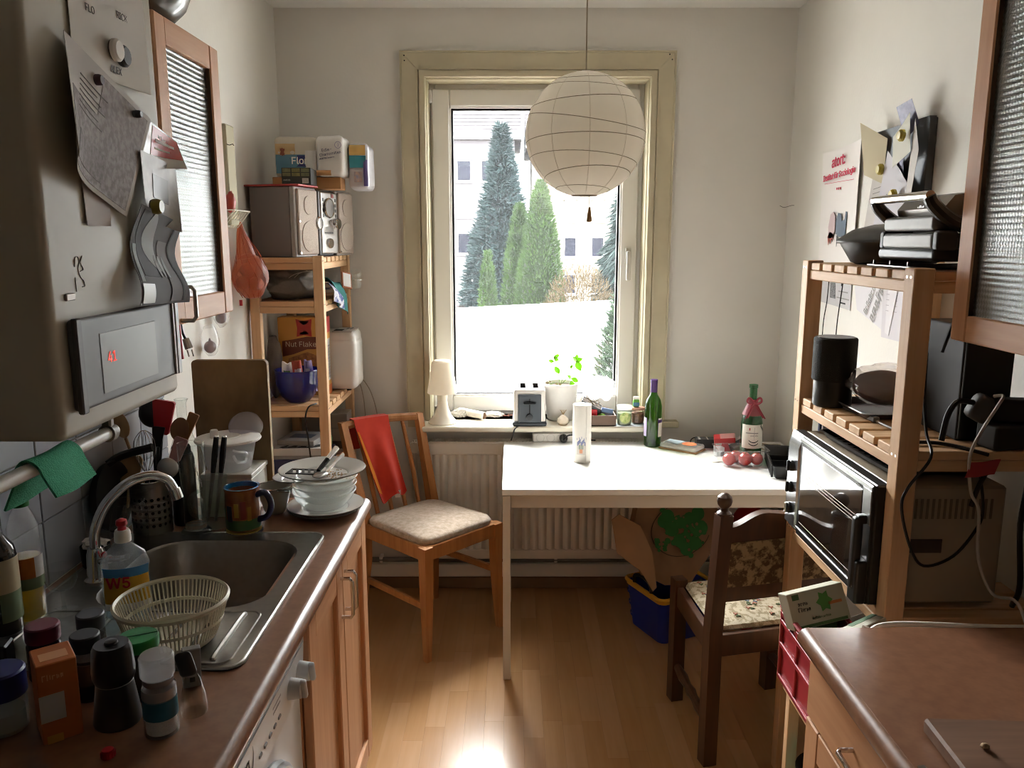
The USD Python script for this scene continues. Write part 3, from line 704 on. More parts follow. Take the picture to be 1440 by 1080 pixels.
def wband(t, f, nm, m, cen, wid, v0, v1, off, k=16):
    """band along the sheet with a curved course: cen(v), wid(v)"""
    def g(u, v):
        vv = v0 + (v1 - v0) * v; p = np.array(f(min(.98, max(.02, cen(vv) + (u - .5) * wid(vv))), vv)); p[0] += off; return p
    return part(t, nm, sheet(g, 6, k, .0004), m)
PL_, PM_, PD_ = mat('photo_light', '9aa0a2', rough=.7), mat('photo_mid', '767375', rough=.7), mat('photo_dark', '2a282a', rough=.7)
wband(t, f, 'dark_band', PD_, lambda v: .22 + .10 * math.sin(v * 4), lambda v: .34 * math.sin(math.pi * v) ** .5 + .02, .30, .97, .0007)
wband(t, f, 'light_band', PL_, lambda v: .62 - .30 * v + .07 * math.sin(v * 7), lambda v: .26 * math.sin(math.pi * (v - .36) / .62) ** .6 + .01, .37, .97, .0011)
wband(t, f, 'mid_band', PM_, lambda v: .72 + .05 * math.sin(v * 7), lambda v: .20, .03, .72, .0010)
for a_ in (.50, .58, .66): wband(t, f, 'light_band', PL_, lambda v: a_ + .18 * (.5 - v), lambda v: .055 * math.sin(math.pi * (v - .29) / .26) ** .5 + .005, .30, .54, .0015)
wband(t, f, 'dark_band', PD_, lambda v: .86 + .04 * math.sin(v * 7), lambda v: .03, .03, .9, .0013)
wband(t, f, 'light_band', mat('photo_foil', 'a7a8a2', rough=.4), lambda v: .16, lambda v: .26, .02, .22, .0013); wband(t, f, 'light_band', PL_, lambda v: .07, lambda v: .07, .24, .62, .0013)
def magnet(label, y, z, r, m, x=-.614, th=.009):
    t = thing('magnet', label, 'magnet', (x, y, z))
    part(t, 'disc', tf(lathe([(0, 0), (r, 0), (r, th * .6), (r * .8, th), (0, th)], n=20), (x, y, z), ry=90), m)
    part(t, 'base', tf(lathe([(0, 0), (r * .9, 0), (r * .9, .003), (0, .003)], n=16), (x - .003, y, z), ry=90), DARKST)
magnet('round white magnet at the middle of the name sheet', 1.305, 1.884, .017, WHITEM, -.610)
magnet('round black magnet beside the white one on the name sheet', 1.332, 1.881, .0165, BLACK, -.612)
magnet('small dark plum magnet at the top edge of the photocopied sheet', 1.236, 1.828, .008, mat('plum', '4a2f38', rough=.3), -.608)
magnet('small black magnet half hidden at the right edge of the photocopied sheet', 1.352, 1.797, .006, BLACK, -.606)
magnet('round olive magnet on the silver postcard', 1.372, 1.652, .0125, mat('olive', '8c8338', rough=.35), -.598, .014)

tw = thing('towel_rail', 'white metal towel rail below the boiler', 'rail', (-.66, 1.0, 1.287))
part(tw, 'rail', tube([(-.66, .55, 1.287), (-.66, 1.297, 1.287)], .0105, 16), mat('rail_white', 'cfccc5', rough=.3))
part(tw, 'bracket', [tube([(-.66, 1.272, 1.287), (-.66, 1.288, 1.287)], .0145, 16), bx(-.668, -.652, 1.272, 1.286, 1.287, 1.322, .003)], mat('bracket_grey', '8a857a', rough=.4))
part(tw, 'bracket', [tube([(-.66, .70, 1.287), (-.66, .716, 1.287)], .0145, 16), bx(LX, -.652, .70, .716, 1.28, 1.294, .003)], mat('bracket_grey', ''))
prof = spl([(-.695, 1.232), (-.678, 1.27), (-.673, 1.292), (-.66, 1.3025), (-.646, 1.293), (-.640, 1.275), (-.628, 1.248)], 4)
def cf(u, v):
    i = v * (len(prof) - 1); k = min(int(i), len(prof) - 2); p = prof[k] + (prof[k + 1] - prof[k]) * (i - k)
    return (p[0] + .003 * math.sin(u * 5), 1.052 + .112 * u + .02 * (v - .5) * (1 if v > .5 else 0), p[1] - .003 * math.sin(u * 3) * v)
solo('sponge_cloth', sheet(cf, 14, len(prof), .0035), mat('sponge_green', '3fa37c', rough=.9, var=.08, vs=160, bump=.6, bs=420), 'green sponge cloth folded over the towel rail', 'cloth')

# wall cabinets
def ribbed_pane(par, y0, y1, z0, z1, x, m, py=.0085, pz=.0105):
    ny, nz = int((y1 - y0) / py * 4), int((z1 - z0) / pz * 4)
    def g(u, v):
        yy, zz = y0 + (y1 - y0) * u, z0 + (z1 - z0) * v
        return (x + .0009 * math.cos(2 * math.pi * zz / pz) + .0006 * math.cos(2 * math.pi * yy / py), yy, zz)
    return part(par, 'ribbed_pane', sheet(g, ny, nz, .003), m, smooth=True)
PANEM = clear('ribbed_glass', (.80, .84, .82), rough=.06, ior=1.9, haze=.25, hazecol=(.55, .58, .55))
INNER = mat('cabinet_inner', '8c7a66', rough=.7)
def wall_cabinet(name, label, xb, xf, y0, y1, z0, z1, sgn, hy):
    t = thing(name, label, 'cabinet', ((xb + xf) / 2, (y0 + y1) / 2, z0))
    xc = xf - sgn * .021
    s = lambda a, b: (min(a, b), max(a, b))
    part(t, 'carcass', [bx(*s(xb, xc), y0, y0 + .016, z0, z1), bx(*s(xb, xc), y1 - .016, y1, z0, z1), bx(*s(xb, xc), y0 + .016, y1 - .016, z0, z0 + .016), bx(*s(xb, xc), y0 + .016, y1 - .016, z1 - .016, z1)], BEECHZ)
    part(t, 'back_panel', bx(*s(xb, xb + sgn * .006), y0 + .016, y1 - .016, z0 + .016, z1 - .016), INNER)
    part(t, 'shelf_board', bx(*s(xb + sgn * .006, xc - sgn * .03), y0 + .016, y1 - .016, (z0 + z1) / 2 - .008, (z0 + z1) / 2 + .008), INNER)
    sw = .05
    d = None
    for a, b in ((y0, y0 + sw), (y1 - sw, y1)):
        q = bx(*s(xc, xf), a, b, z0, z1, .003)
        if d is None: d = part(t, 'door_stile', q, BEECHZ)
        else: part(d, 'door_stile', q, BEECHZ)
    for a, b in ((z0, z0 + sw), (z1 - sw, z1)): part(d, 'door_rail', bx(*s(xc + sgn * .001, xf - sgn * .001), y0 + sw, y1 - sw, a, b, .002), BEECHY)
    ribbed_pane(d, y0 + sw - .004, y1 - sw + .004, z0 + sw - .004, z1 - sw + .004, xf - sgn * .013, PANEM)
    for a in (y0 + sw, y1 - sw - .002): part(d, 'rebate', bx(*s(xf - sgn * .02, xf - sgn * .003), a, a + .002, z0 + sw, z1 - sw), mat('rebate_dark', '4d3523', rough=.7))
    if hy: d_handle(d, xf, hy, z0 + .008, z0 + .075, sgn, mat('handle_nickel', 'a39e94', rough=.25, metal=1), r=.0042, dep=.03)
    return t
wall_cabinet('wall_cabinet', 'narrow beech wall cabinet with ribbed glass door beside the boiler', LX, -.66, 1.575, 1.905, 1.43, 2.015, -1 * -1, 1.603)
wall_cabinet('wall_cabinet', 'beech wall cabinet with ribbed glass door above the right worktop', RX, .86, .93, 1.57, 1.405, 2.1, -1, None)

bl = thing('mixing_bowl', 'large brown pottery bowl on top of the narrow wall cabinet', 'bowl', (-.78, 1.74, 2.016))
part(bl, 'bowl', vessel([(.05, 0), (.09, .01), (.13, .05), (.15, .10), (.155, .13)], .006, (-.80, 1.74, 2.016)), mat('pottery_brown', '4f4232', rough=.3, coat=.4))
part(bl, 'rim', ring((-.80, 1.74, 2.146), .153, .006), mat('pottery_rim', '7c6a50', rough=.3))
solo('white_lid', [lathe([(0, .0), (.10, .004), (.135, .014), (.136, .018), (.09, .012), (0, .009)], (0, 0, 0), 30).apply_transform(trimesh.transformations.rotation_matrix(.18, (0, 1, 0))).apply_translation((-.76, 1.68, 2.155))], WHITEM, 'white shallow lid lying on the brown pottery bowl', 'lid')

# ------------------------------------------------------------------ left pine shelf
def shelf_unit(name, label, x0, x1, y0, y1, levels, top, pw, nsl, drop=0):
    t = thing(name, label, 'shelf', ((x0 + x1) / 2, (y0 + y1) / 2, 0))
    for px in (x0, x1 - pw):
        for py in (y0, y1 - pw):
            p = part(t, 'post', bx(px, px + pw, py, py + pw, 0, top + .006, .002), PINEZ)
            part(p, 'screw', [cyl((px + (-.0005 if px == x0 else pw + .0005), py + pw * q, z - .012), (px + (.001 if px == x0 else pw - .001), py + pw * q, z - .012), .0028, n=8) for z in levels for q in (.3, .7)], CHROME, kind='stuff')
    for z in levels:
        lv = part(t, 'rail', bx(x0 + .006, x0 + .024, y0 + pw, y1 - pw, z - .044, z - .020, .002), PINEY)
        part(t, 'rail', bx(x1 - .024, x1 - .006, y0 + pw, y1 - pw, z - .044, z - .020, .002), PINEY)
        part(t, 'cross_rail', bx(x0 + pw, x1 - pw, y0 + .004, y0 + .02, z - .044, z - .020, .002), PINEX)
        pitch = (y1 - y0 - 2 * pw) / nsl
        for k in range(nsl):
            a = y0 + pw + k * pitch + pitch * .12
            part(t, 'slat', bx(x0 + .006, x1 - .006, a, a + pitch * .76, z - .019, z, .002), PINEX)
        part(t, 'slat', bx(x0 + pw, x1 - pw, y0 + .003, y0 + pw, z - .019, z, .002), PINEX)
        part(t, 'slat', bx(x0 + pw, x1 - pw, y1 - pw, y1 - .003, z - .019, z, .002), PINEX)
    return t
LSH = (LX + .012, -.695, 2.97, 3.48)
shelf_unit('pine_shelf', 'pine slatted shelf in the corner left of the window holding the stereo', *LSH, (.45, .70, .975, 1.37, 1.53), 1.53, .035, 6)
RSH = (.80, RX - .01, 1.61, 2.235)
shelf_unit('pine_shelf', 'pine slatted shelf on the right holding the mini oven', *RSH, (.35, .795, 1.165, 1.535), 1.535, .042, 7)

# ------------------------------------------------------------------ table, chairs, lantern
TBW = mat('table_white', 'e9e8e4', rough=.28, coat=.2)
tb = thing('table', 'white dining table pushed under the window sill', 'table', (.565, 3.05, 0))
part(tb, 'tabletop', bx(-.035, 1.165, 2.715, 3.388, .708, .73, .002), TBW)
part(tb, 'apron', [bx(-.005, 1.135, 2.735, 2.755, .655, .708), bx(-.005, 1.135, 3.345, 3.365, .655, .708), bx(-.02, 0, 2.75, 3.35, .655, .708), bx(1.125, 1.145, 2.75, 3.35, .655, .708)], mat('table_frame', 'cfc8bd', rough=.45))
for lx in (-.033, 1.135):
    for ly in (2.717, 3.355): part(tb, 'leg', bx(lx, lx + .028, ly, ly + .028, 0, .706, .002), mat('table_leg', 'cdc7bc', rough=.4))

OAK = wood('oak_chair', 'a06636', 'c48a52', 'z', rough=.4, coat=.3)
c1 = thing('dining_chair', 'honey coloured wooden chair with pale padded seat and a red towel over its back', 'chair', (-.33, 3.13, 0))
FL, FR, BR, BL = np.array((-.325, 2.865)), np.array((-.068, 3.135)), np.array((-.348, 3.375)), np.array((-.60, 3.125))
def obox(p, q, w, z0, z1, b=.002):
    """upright board from p to q, w thick"""
    p, q = np.array(p), np.array(q); L = np.linalg.norm(q - p); a = math.degrees(math.atan2(*(q - p)[::-1]))
    return tf(bx(0, L, -w / 2, w / 2, z0, z1, b), (p[0], p[1], 0), rz=a)
def sqleg(pts, ws, rz=45):
    """square section post through pts with widths ws"""
    a = math.radians(rz); rings = []
    for p, w in zip(pts, ws):
        rings.append([(p[0] + w / 2 * 1.414 * math.cos(a + k * math.pi / 2 + math.pi / 4), p[1] + w / 2 * 1.414 * math.sin(a + k * math.pi / 2 + math.pi / 4), p[2]) for k in range(4)])
    return out(loft(rings, True, True))
ctr = (FL + FR + BR + BL) / 4
for p in (FL, FR):
    part(c1, 'leg', sqleg([(*p, .455), (*(p + .01 * (p - ctr)), .25), (*(p + .06 * (p - ctr)), 0)], (.042, .036, .023), 46), OAK, smooth=20)
tops = (np.array((-.692, 3.195)), np.array((-.405, 3.388)))
for p, tp in ((BL, tops[0]), (BR, tops[1])):
    part(c1, 'leg', sqleg([(*(p + .12 * (p - ctr)), 0), (*p, .30), (*p, .46), (*(p * .5 + tp * .5), .66), (*tp, .86)], (.025, .036, .040, .034, .028), 46), OAK, smooth=25)
for a, b in ((FL, FR), (FR, BR), (BR, BL), (BL, FL)): part(c1, 'seat_rail', obox(a, b, .022, .40, .456), OAK)
for a, b, z in ((FL, BL, .20), (FR, BR, .24)): part(c1, 'stretcher', obox(a, b, .016, z, z + .026), OAK)
tp0, tp1 = np.array((*tops[0], .845)), np.array((*tops[1], .845))
mid_ = (tp0 + tp1) / 2 + np.array((-.018, .02, .004))
part(c1, 'top_rail', tube(spl([tp0, mid_, tp1], 8), .017, 10), OAK)
for k in (.2, .4, .6, .8):
    a = np.array((*(BL + (BR - BL) * k), .45)); b = tp0 + (tp1 - tp0) * k + np.array((-.012, .013, 0))
    part(c1, 'spindle', tube([a, (a + b) / 2 + np.array((.006, -.006, 0)), b], (.009, .0105, .008), 8), OAK)
def cushion(cor, z0, z1, r=.05, dome=.012):
    pg = sg.Polygon(cor); rings = []
    for ins, z in ((.004, z0), (.0, z0 + .006), (.0, z1 - .016), (.006, z1 - .006), (.022, z1), (.06, z1 + dome * .6), (.11, z1 + dome)):
        q = pg.buffer(-ins - r, join_style=1).buffer(r, quad_segs=6)
        ring_ = np.array(q.exterior.coords)[:-1]
        s = np.linspace(0, 1, 49)[:-1]
        ln = sg.LinearRing(ring_)
        a0 = ln.project(sg.Point(cor[0]), normalized=True)
        rings.append([(*ln.interpolate((a0 + t) % 1, normalized=True).coords[0], z) for t in s])
    return out(loft(rings, True, True))
part(c1, 'seat', cushion([tuple(ctr + 1.02 * (p - ctr)) for p in (FL, FR, BR, BL)], .455, .488), mat('seat_velour', 'c0ae9c', rough=.95, col2='a5927c', vs=55, sheen=.3, bump=.3, bs=250))

# red towel over the back rail
def tc(u, v):
    k = .13 + .46 * u
    p = tp0 + (tp1 - tp0) * k + np.array((-.012, .013, 0)) * (1 - (2 * k - 1) ** 2)
    nrm = np.array((.58, -.81, 0)) * -1
    L = .25 + .07 * math.sin(u * 2.6 + .4)
    if v < .30: s = (.30 - v) / .30; off, dz = .022 + .01 * s, -s * .12
    elif v < .36: s = (v - .33) / .03; off, dz = .0225 * s * -1, .021 - .004 * s * s; dz = .018
    else: s = (v - .36) / .64; off, dz = -.026 - .010 * math.sin(u * 11 + s * 2) * s - .010 * math.sin(u * 5 - 3 * s) * s - .012 * s, -s * L * (1 + .10 * math.sin(7 * u + 1))
    q = p + nrm * off
    if v >= .36: q = q + np.array((.105, -.085, 0)) * (s * L / .40)
    sh = .06 * max(0, (v - .36)) * (.9 - u)
    return (q[0] + sh * .8, q[1] + sh * .5, p[2] + .004 + dz)
tl = thing('dish_towel', 'red dish towel with an orange stripe hanging over the chair back', 'towel', (-.6, 3.25, .6))
part(tl, 'cloth', sheet(tc, 26, 40, .003), mat('towel_red', 'd5402a', rough=.9, col2='c02f1e', vs=6, sheen=.2, transl=.15))
def tco(u, v):
    p = np.array(tc(.012 + .16 * u * (.25 + .75 * v), .42 + .50 * v)); return p + np.array((.58, -.81, 0)) * .004
part(tl, 'orange_stripe', sheet(tco, 6, 16, .001), mat('towel_orange', 'd9822a', rough=.9))
pl = np.array(tc(.62, .97))
part(tl, 'care_label', sheet(quad(pl + (-.012, -.004, -.03), pl + (.008, .004, -.032), pl + (.010, .004, 0), pl + (-.010, -.004, 0)), 3, 3, .001), PAPER)

DOAK = wood('dark_oak', '3a2213', '583620', 'z', rough=.4, coat=.35)
c2 = thing('carved_chair', 'dark oak chair with floral seat and turned finials seen from behind', 'chair', (.77, 2.43, 0))
pL, pR, fL, fR = np.array((.604, 2.245)), np.array((.985, 2.335)), np.array((.575, 2.60)), np.array((.925, 2.675))
rz2 = math.degrees(math.atan2(*(pR - pL)[::-1]))
for p in (pL, pR):
    lg = part(c2, 'leg', sqleg([(*p, 0), (*p, .44), (p[0] + .004, p[1] - .045, .82)], (.043, .043, .040), rz2), DOAK, smooth=20)
    part(lg, 'finial', lathe([(0, 0), (.020, 0), (.021, .006), (.012, .013), (.010, .020), (.019, .030), (.0225, .042), (.020, .054), (.010, .063), (0, .065)], (p[0] + .004, p[1] - .045, .82)), DOAK)
for p in (fL, fR): part(c2, 'leg', sqleg([(*p, 0), (*p, .45)], (.043, .043), rz2), DOAK, smooth=20)
for a, b in ((pL, pR), (fL, fR), (pL, fL), (pR, fR)): part(c2, 'seat_rail', obox(a, b, .022, .355, .425), DOAK)
for a, b in ((pL, fL), (pR, fR)):
    part(c2, 'stretcher', tube([(*(a + (b - a) * t), .13) for t in (0, .1, .25, .4, .5, .6, .75, .9, 1)], (.012, .014, .018, .013, .018, .013, .018, .014, .012), 10), DOAK)
dirv = (pR - pL) / np.linalg.norm(pR - pL); Lb = np.linalg.norm(pR - pL)
o2 = np.array((pL[0], pL[1], 0)); ux2 = np.array((dirv[0], dirv[1], 0)); uy2 = np.array((.01, -.118, 1)); uy2 /= np.linalg.norm(uy2); nb = np.cross(ux2, uy2)
def back(poly, th, off=0): return ext(poly, th, o2 + np.array((0, 0, .44)) + nb * off, ux2, uy2)
xs = np.linspace(.02, Lb - .02, 25)
topc = [(x, .355 + .030 * math.sin(math.pi * (x - .02) / (Lb - .04)) ** 2 - .010 * math.cos(4 * math.pi * (x - .02) / (Lb - .04))) for x in xs]
part(c2, 'top_rail', back([(.02, .295), (Lb - .02, .295)] + topc[::-1], .024, -.012), DOAK)
part(c2, 'lower_rail', back([(.02, .10), (Lb - .02, .10), (Lb - .02, .150), (.02, .150)], .022, -.011), DOAK)
DAM = mat('damask_back', 'a08a66', rough=.9, col2='54402c', vs=38, det=5, lo=.44, hi=.56, bump=.3, bs=200)
part(c2, 'back_pad', tf(back([(.022, .150), (Lb - .022, .150), (Lb - .022, .296), (.022, .296)], .030, -.015)), DAM)
FLOR = mat('floral_seat', 'c3b8a0', rough=.95, col2='9c8f74', vs=60, det=4, lo=.45, hi=.5, bump=.3, bs=200)
c2c = (pL + pR + fL + fR) / 4
st = part(c2, 'seat', cushion([tuple(c2c + .93 * (p - c2c)) for p in (pL, pR, fR, fL)], .424, .446, .02, .010), FLOR)
rf2 = random.Random(5)
def spots(n, m, nm):
    ms = []
    for _ in range(n):
        u, v = rf2.uniform(.12, .88), rf2.uniform(.12, .88)
        q = (pL * (1 - u) + pR * u) * (1 - v) + (fL * (1 - u) + fR * u) * v
        ed = min(u, 1 - u, v, 1 - v)
        z = .446 + .010 * min(1, (ed - .05) / .25)
        a0 = rf2.uniform(0, 6)
        ms.append(tf(ext([(.009 * (.6 + .4 * math.sin(3 * a + a0)) * math.cos(a), .009 * (.6 + .4 * math.sin(3 * a + a0)) * math.sin(a)) for a in np.arange(12) * math.pi / 6], .0025), (q[0], q[1], z - .0008)))
    part(st, nm, ms, m, kind='stuff')
spots(34, mat('flower_rose', 'a8705e', rough=.95), 'rose_print'); spots(40, mat('flower_leaf', '5f6b4c', rough=.95), 'leaf_print'); spots(18, mat('flower_blue', '6f7a8c', rough=.95), 'blue_print')

# paper lantern
lt = thing('paper_lantern', 'round white rice paper lantern hanging in front of the window', 'lamp', (.228, 2.6, 1.73))
C = np.array((.228, 2.6, 1.916)); R = .187
th = np.linspace(-1.36, 1.36, 41)
RICE = mat('rice_paper', 'efe9de', rough=.9, transl=.5, var=.03, vs=5, bump=.15, bs=30)
nn = 72
rv = [(R * math.cos(t) * (1 - .006 * abs(math.sin(t * 8.0))), R * math.sin(t)) for t in th]
part(lt, 'shade', lathe(rv, C, nn), RICE, smooth=60)
RIBM = mat('rib_wire', '8d8270', rough=.7)
rr = random.Random(11)
for k, t in enumerate(np.linspace(-1.12, 1.15, 8)):
    ti, ph = rr.uniform(.05, .22), rr.uniform(0, 6.28)
    pts = []
    for a in np.arange(48) * math.pi / 24:
        lat = t + ti * math.sin(a + ph)
        pts.append(C + (R - .0005) * np.array((math.cos(lat) * math.cos(a), math.cos(lat) * math.sin(a), math.sin(lat))))
    part(lt, 'rib', tube(pts, .0011, 5, True), RIBM)
part(lt, 'seam', [tube([C + (R - .0002) * np.array((math.cos(l) * math.cos(a), math.cos(l) * math.sin(a), math.sin(l))) for l in np.linspace(-1.3, 1.3, 24)], .0009, 4) for a in np.arange(10) * math.pi / 5 + .3], mat('seam_paper', 'ded6c8', rough=.9), kind='stuff')
part(lt, 'lower_ring', ring(C + (0, 0, -.183), .039, .0022), RIBM)
part(lt, 'cord', cyl(C + (0, 0, .182), (C[0], C[1], H), .0022, n=8), mat('cord_beige', '9b8f78', rough=.8))
part(lt, 'bulb', ball(C, (.035, .035, .05)), WHITEM)
part(lt, 'bulb_holder', cyl(C + (0, 0, .04), C + (0, 0, .19), .014), WHITEM)
ts = part(lt, 'tassel', [cyl(C + (.016, 0, -.183), C + (.017, 0, -.222), .001, n=6), lathe([(0, 0), (.0085, .002), (.0065, .025), (.0035, .040), (.0035, .046), (0, .047)], C + (.017, 0, -.266), 12)], mat('tassel_brown', '8c6a3a', rough=.8))

# ------------------------------------------------------------------ right worktop
rw = thing('worktop', 'brown laminate worktop on the right side at the front', 'worktop', (.85, .9, .84))
part(rw, 'top', bx(.555, RX - .006, .35, 1.405, .841, .88, .0015), WORKTOP)
part(rw, 'front_edge', tube([(.557, .35, .86), (.557, 1.405, .86)], .0198, 20), WORKTOP)
rc = thing('base_cabinet', 'beech base cabinet with drawer under the right worktop', 'cabinet', (.87, 1.0, 0))
part(rc, 'carcass', [bx(.585, RX - .01, 1.382, 1.40, .10, .84), bx(.585, RX - .01, .60, .618, .10, .84), bx(.585, RX - .01, .618, 1.382, .10, .118)], BEECHZ)
part(rc, 'plinth', bx(.63, .645, .60, 1.40, 0, .10), mat('plinth_brown', ''))
dw = part(rc, 'drawer', bx(.562, .583, .80, 1.399, .708, .832, .003), BEECHY)
d_handle(dw, .562, .77, 1.095, 1.195, -1, axis='y')
framed_door(rc, 'cabinet_door', .80, 1.399, .115, .703, .562, -1)
cb = thing('chopping_board', 'brown wooden chopping board on the right worktop', 'chopping board', (.82, .93, .88))
part(cb, 'board', tf(bx(-.20, .25, -.14, .14, 0, .024, .004), (.80, .93, .8805), rz=-3), wood('board_brown', '6a4a34', '85614a', 'x', rough=.6, coat=0))
kn = thing('table_knife', 'steel table knife lying against the chopping board', 'knife', (.59, .95, .88))
part(kn, 'blade', tf(ext([(0, 0), (.012, .006), (.016, .05), (.014, .13), (.004, .13), (0, .06)], .002), (.575, .87, .8805), rz=8), STEEL)
part(kn, 'handle', tf(rbox(.002, .016, -.09, .002, 0, .010, .004), (.575, .87, .8805), rz=8), BLACK)
solo('bread_crumb', blob((.655, 1.005, .9085), (.006, .005, .004), .3, 2, 3, 2), mat('crumb', 'b59a78', rough=.9), 'small pale bread crumb on the chopping board', 'crumb')
ty = thing('serving_tray', 'white rimmed tray standing between the right worktop and the shelf', 'tray', (.9, 1.43, .28))
poly = sg.Polygon([(.675, .30), (1.15, .30), (1.15, .873), (.74, .868), (.70, .862), (.675, .84)])
part(ty, 'panel', ext(poly.buffer(-.002), .006, (0, 1.432, 0), X, Z), mat('tray_brown', '8f6d54', rough=.5))
part(ty, 'rim', tube([(x, 1.429, z) for x, z in spl([(.672, .30), (.672, .82), (.684, .856), (.71, .872), (.78, .874), (.92, .868), (1.05, .868), (1.15, .877)], 5)], .0055, 10), WHITE)

# ------------------------------------------------------------------ blue basket, paper bag and red bag under the table
bk = thing('shopping_basket', 'blue plastic basket with yellow rim under the table', 'basket', (.668, 3.13, 0), 25)
bo_, ri_ = [], []
rg3 = lambda z, hx, hy, r=.03: [(x, y, z) for x, y in rrect(-hx, hx, -hy, hy, r)]
part(bk, 'tub', loft([rg3(.001, .132, .112), rg3(.19, .152, .130), rg3(.19, .147, .125), rg3(.006, .127, .107)], True, True), BLUE, local=True)
part(bk, 'rim', [tube(rg3(.197, .155, .133), .008, 8, True), loft([rg3(.178, .154, .132), rg3(.198, .156, .134), rg3(.198, .150, .128), rg3(.178, .150, .128)], False, False)], YELLOW, local=True)
part(bk, 'rib', [loft([rg3(z, .133 + (z / .19) * .02 + .003, .113 + (z / .19) * .02 + .003), rg3(z + .012, .134 + (z / .19) * .02 + .003, .114 + (z / .19) * .02 + .003)], False, False) for z in (.04, .09, .14)], BLUE, local=True)
part(bk, 'handle', tube(spl([(-.150, -.06, .195), (-.152, -.055, .235), (-.15, 0, .248), (-.152, .055, .235), (-.150, .06, .195)], 5), .008, 8), BLACK, local=True)
solo('dark_carton', tf(hull([(x, y, z) for x in (-.06, .06) for y in (-.03, .03) for z in (0, .19)]), (.735, 3.13, .01), rz=25, rx=10), mat('carton_dark', '3c4438', rough=.7, var=.3, vs=40), 'dark green carton standing in the blue basket', 'carton')
pb = thing('paper_bag', 'brown paper carrier bag with a green leafy print slumped over the blue basket', 'bag', (.6, 3.0, .27))
KRAFT = mat('kraft_paper', '8d6c50', rough=.9, var=.07, vs=14, transl=.1)
bagp = sg.Polygon([(.500, .575), (.56, .635), (.80, .64), (.83, .44), (.700, .275), (.60, .262), (.505, .30), (.47, .43)])
def bag_y(x, z): return 2.955 + .30 * (z - .27) + .03 * (meshkit.fbm(np.stack([x * 9, z * 9, x * 0 + 3], -1), 3, 4) - .5)
bm = ext(bagp, .09, (0, 0, 0), X, Z)
bm = bm.subdivide_to_size(.03)
v = bm.vertices.copy(); bm.vertices = np.stack([v[:, 0], v[:, 1] - v[:, 1].min() + bag_y(v[:, 0], v[:, 2]) + .02 * np.abs(v[:, 1]) , v[:, 2]], 1)
part(pb, 'body', out(bm), KRAFT, smooth=25)
fo = [(.392, .51), (.42, .535), (.50, .50), (.545, .40), (.56, .27), (.545, .255), (.50, .33), (.41, .39)]
fm = ext(fo, .006, (0, 0, 0), X, Z).subdivide_to_size(.03); v = fm.vertices.copy()
fm.vertices = np.stack([v[:, 0], 2.925 + .25 * (v[:, 2] - .27) + v[:, 1] + .9 * np.maximum(0, .50 - v[:, 0]) ** 1.5, v[:, 2]], 1)
part(pb, 'side_fold', out(fm), mat('kraft_light', '9a7858', rough=.9, var=.05, vs=14))
def onbag(poly, m, nm, off=.003):
    e = ext(poly, .001, (0, 0, 0), X, Z).subdivide_to_size(.015); v = e.vertices.copy()
    e.vertices = np.stack([v[:, 0], bag_y(v[:, 0], v[:, 2]) - off + v[:, 1] * .5, v[:, 2]], 1)
    part(pb, nm, out(e), m, smooth=False)
rb = random.Random(9); cl = []
for (a, b) in ((.60, .50), (.63, .47), (.66, .50), (.70, .51), (.735, .53), (.70, .46), (.66, .43), (.72, .42), (.685, .40), (.745, .48), (.615, .52), (.575, .41), (.60, .415)):
    cl.append(sg.Point(a, b).buffer(.026 if b > .415 or a > .62 else .012, quad_segs=3))
    for _ in range(4): cl.append(sg.Point(a + rb.uniform(-.03, .03), b + rb.uniform(-.025, .025)).buffer(rb.uniform(.006, .012), quad_segs=2))
import shapely
leaf = shapely.union_all(cl)
for _ in range(16): leaf = leaf.difference(sg.Point(rb.uniform(.58, .76), rb.uniform(.39, .53)).buffer(rb.uniform(.004, .008), quad_segs=2))
for g in getattr(leaf, 'geoms', [leaf]): onbag(g.simplify(.001), mat('print_green', '2c6a30', rough=.9), 'green_print')
el = shapely.affinity.rotate(shapely.affinity.scale(sg.Point(.665, .47).buffer(.1, quad_segs=10), 1.18, .95), 20) if hasattr(shapely, 'affinity') else None
if el is not None: onbag(sg.Polygon(el.exterior.coords, []).difference(el.buffer(-.003)).difference(sg.box(.70, .3, .9, .45)) if False else sg.LineString(el.exterior.coords[4:30]).buffer(.0015), mat('print_brown', '4b3a28', rough=.9), 'outline_print')
solo('red_bag', blob((.970, 3.14, .26), (.105, .11, .275), .06, 1.5, 6, 3), mat('bag_red', 'b8202a', rough=.5), 'red shopping bag on the floor under the table', 'bag')
solo('yellow_carton', tf(bx(-.035, .035, -.03, .03, 0, .56, .003), (1.128, 3.08, 0), rz=8), mat('carton_yellow', 'c9a63a', rough=.6), 'tall yellow carton beside the red bag under the table', 'carton')

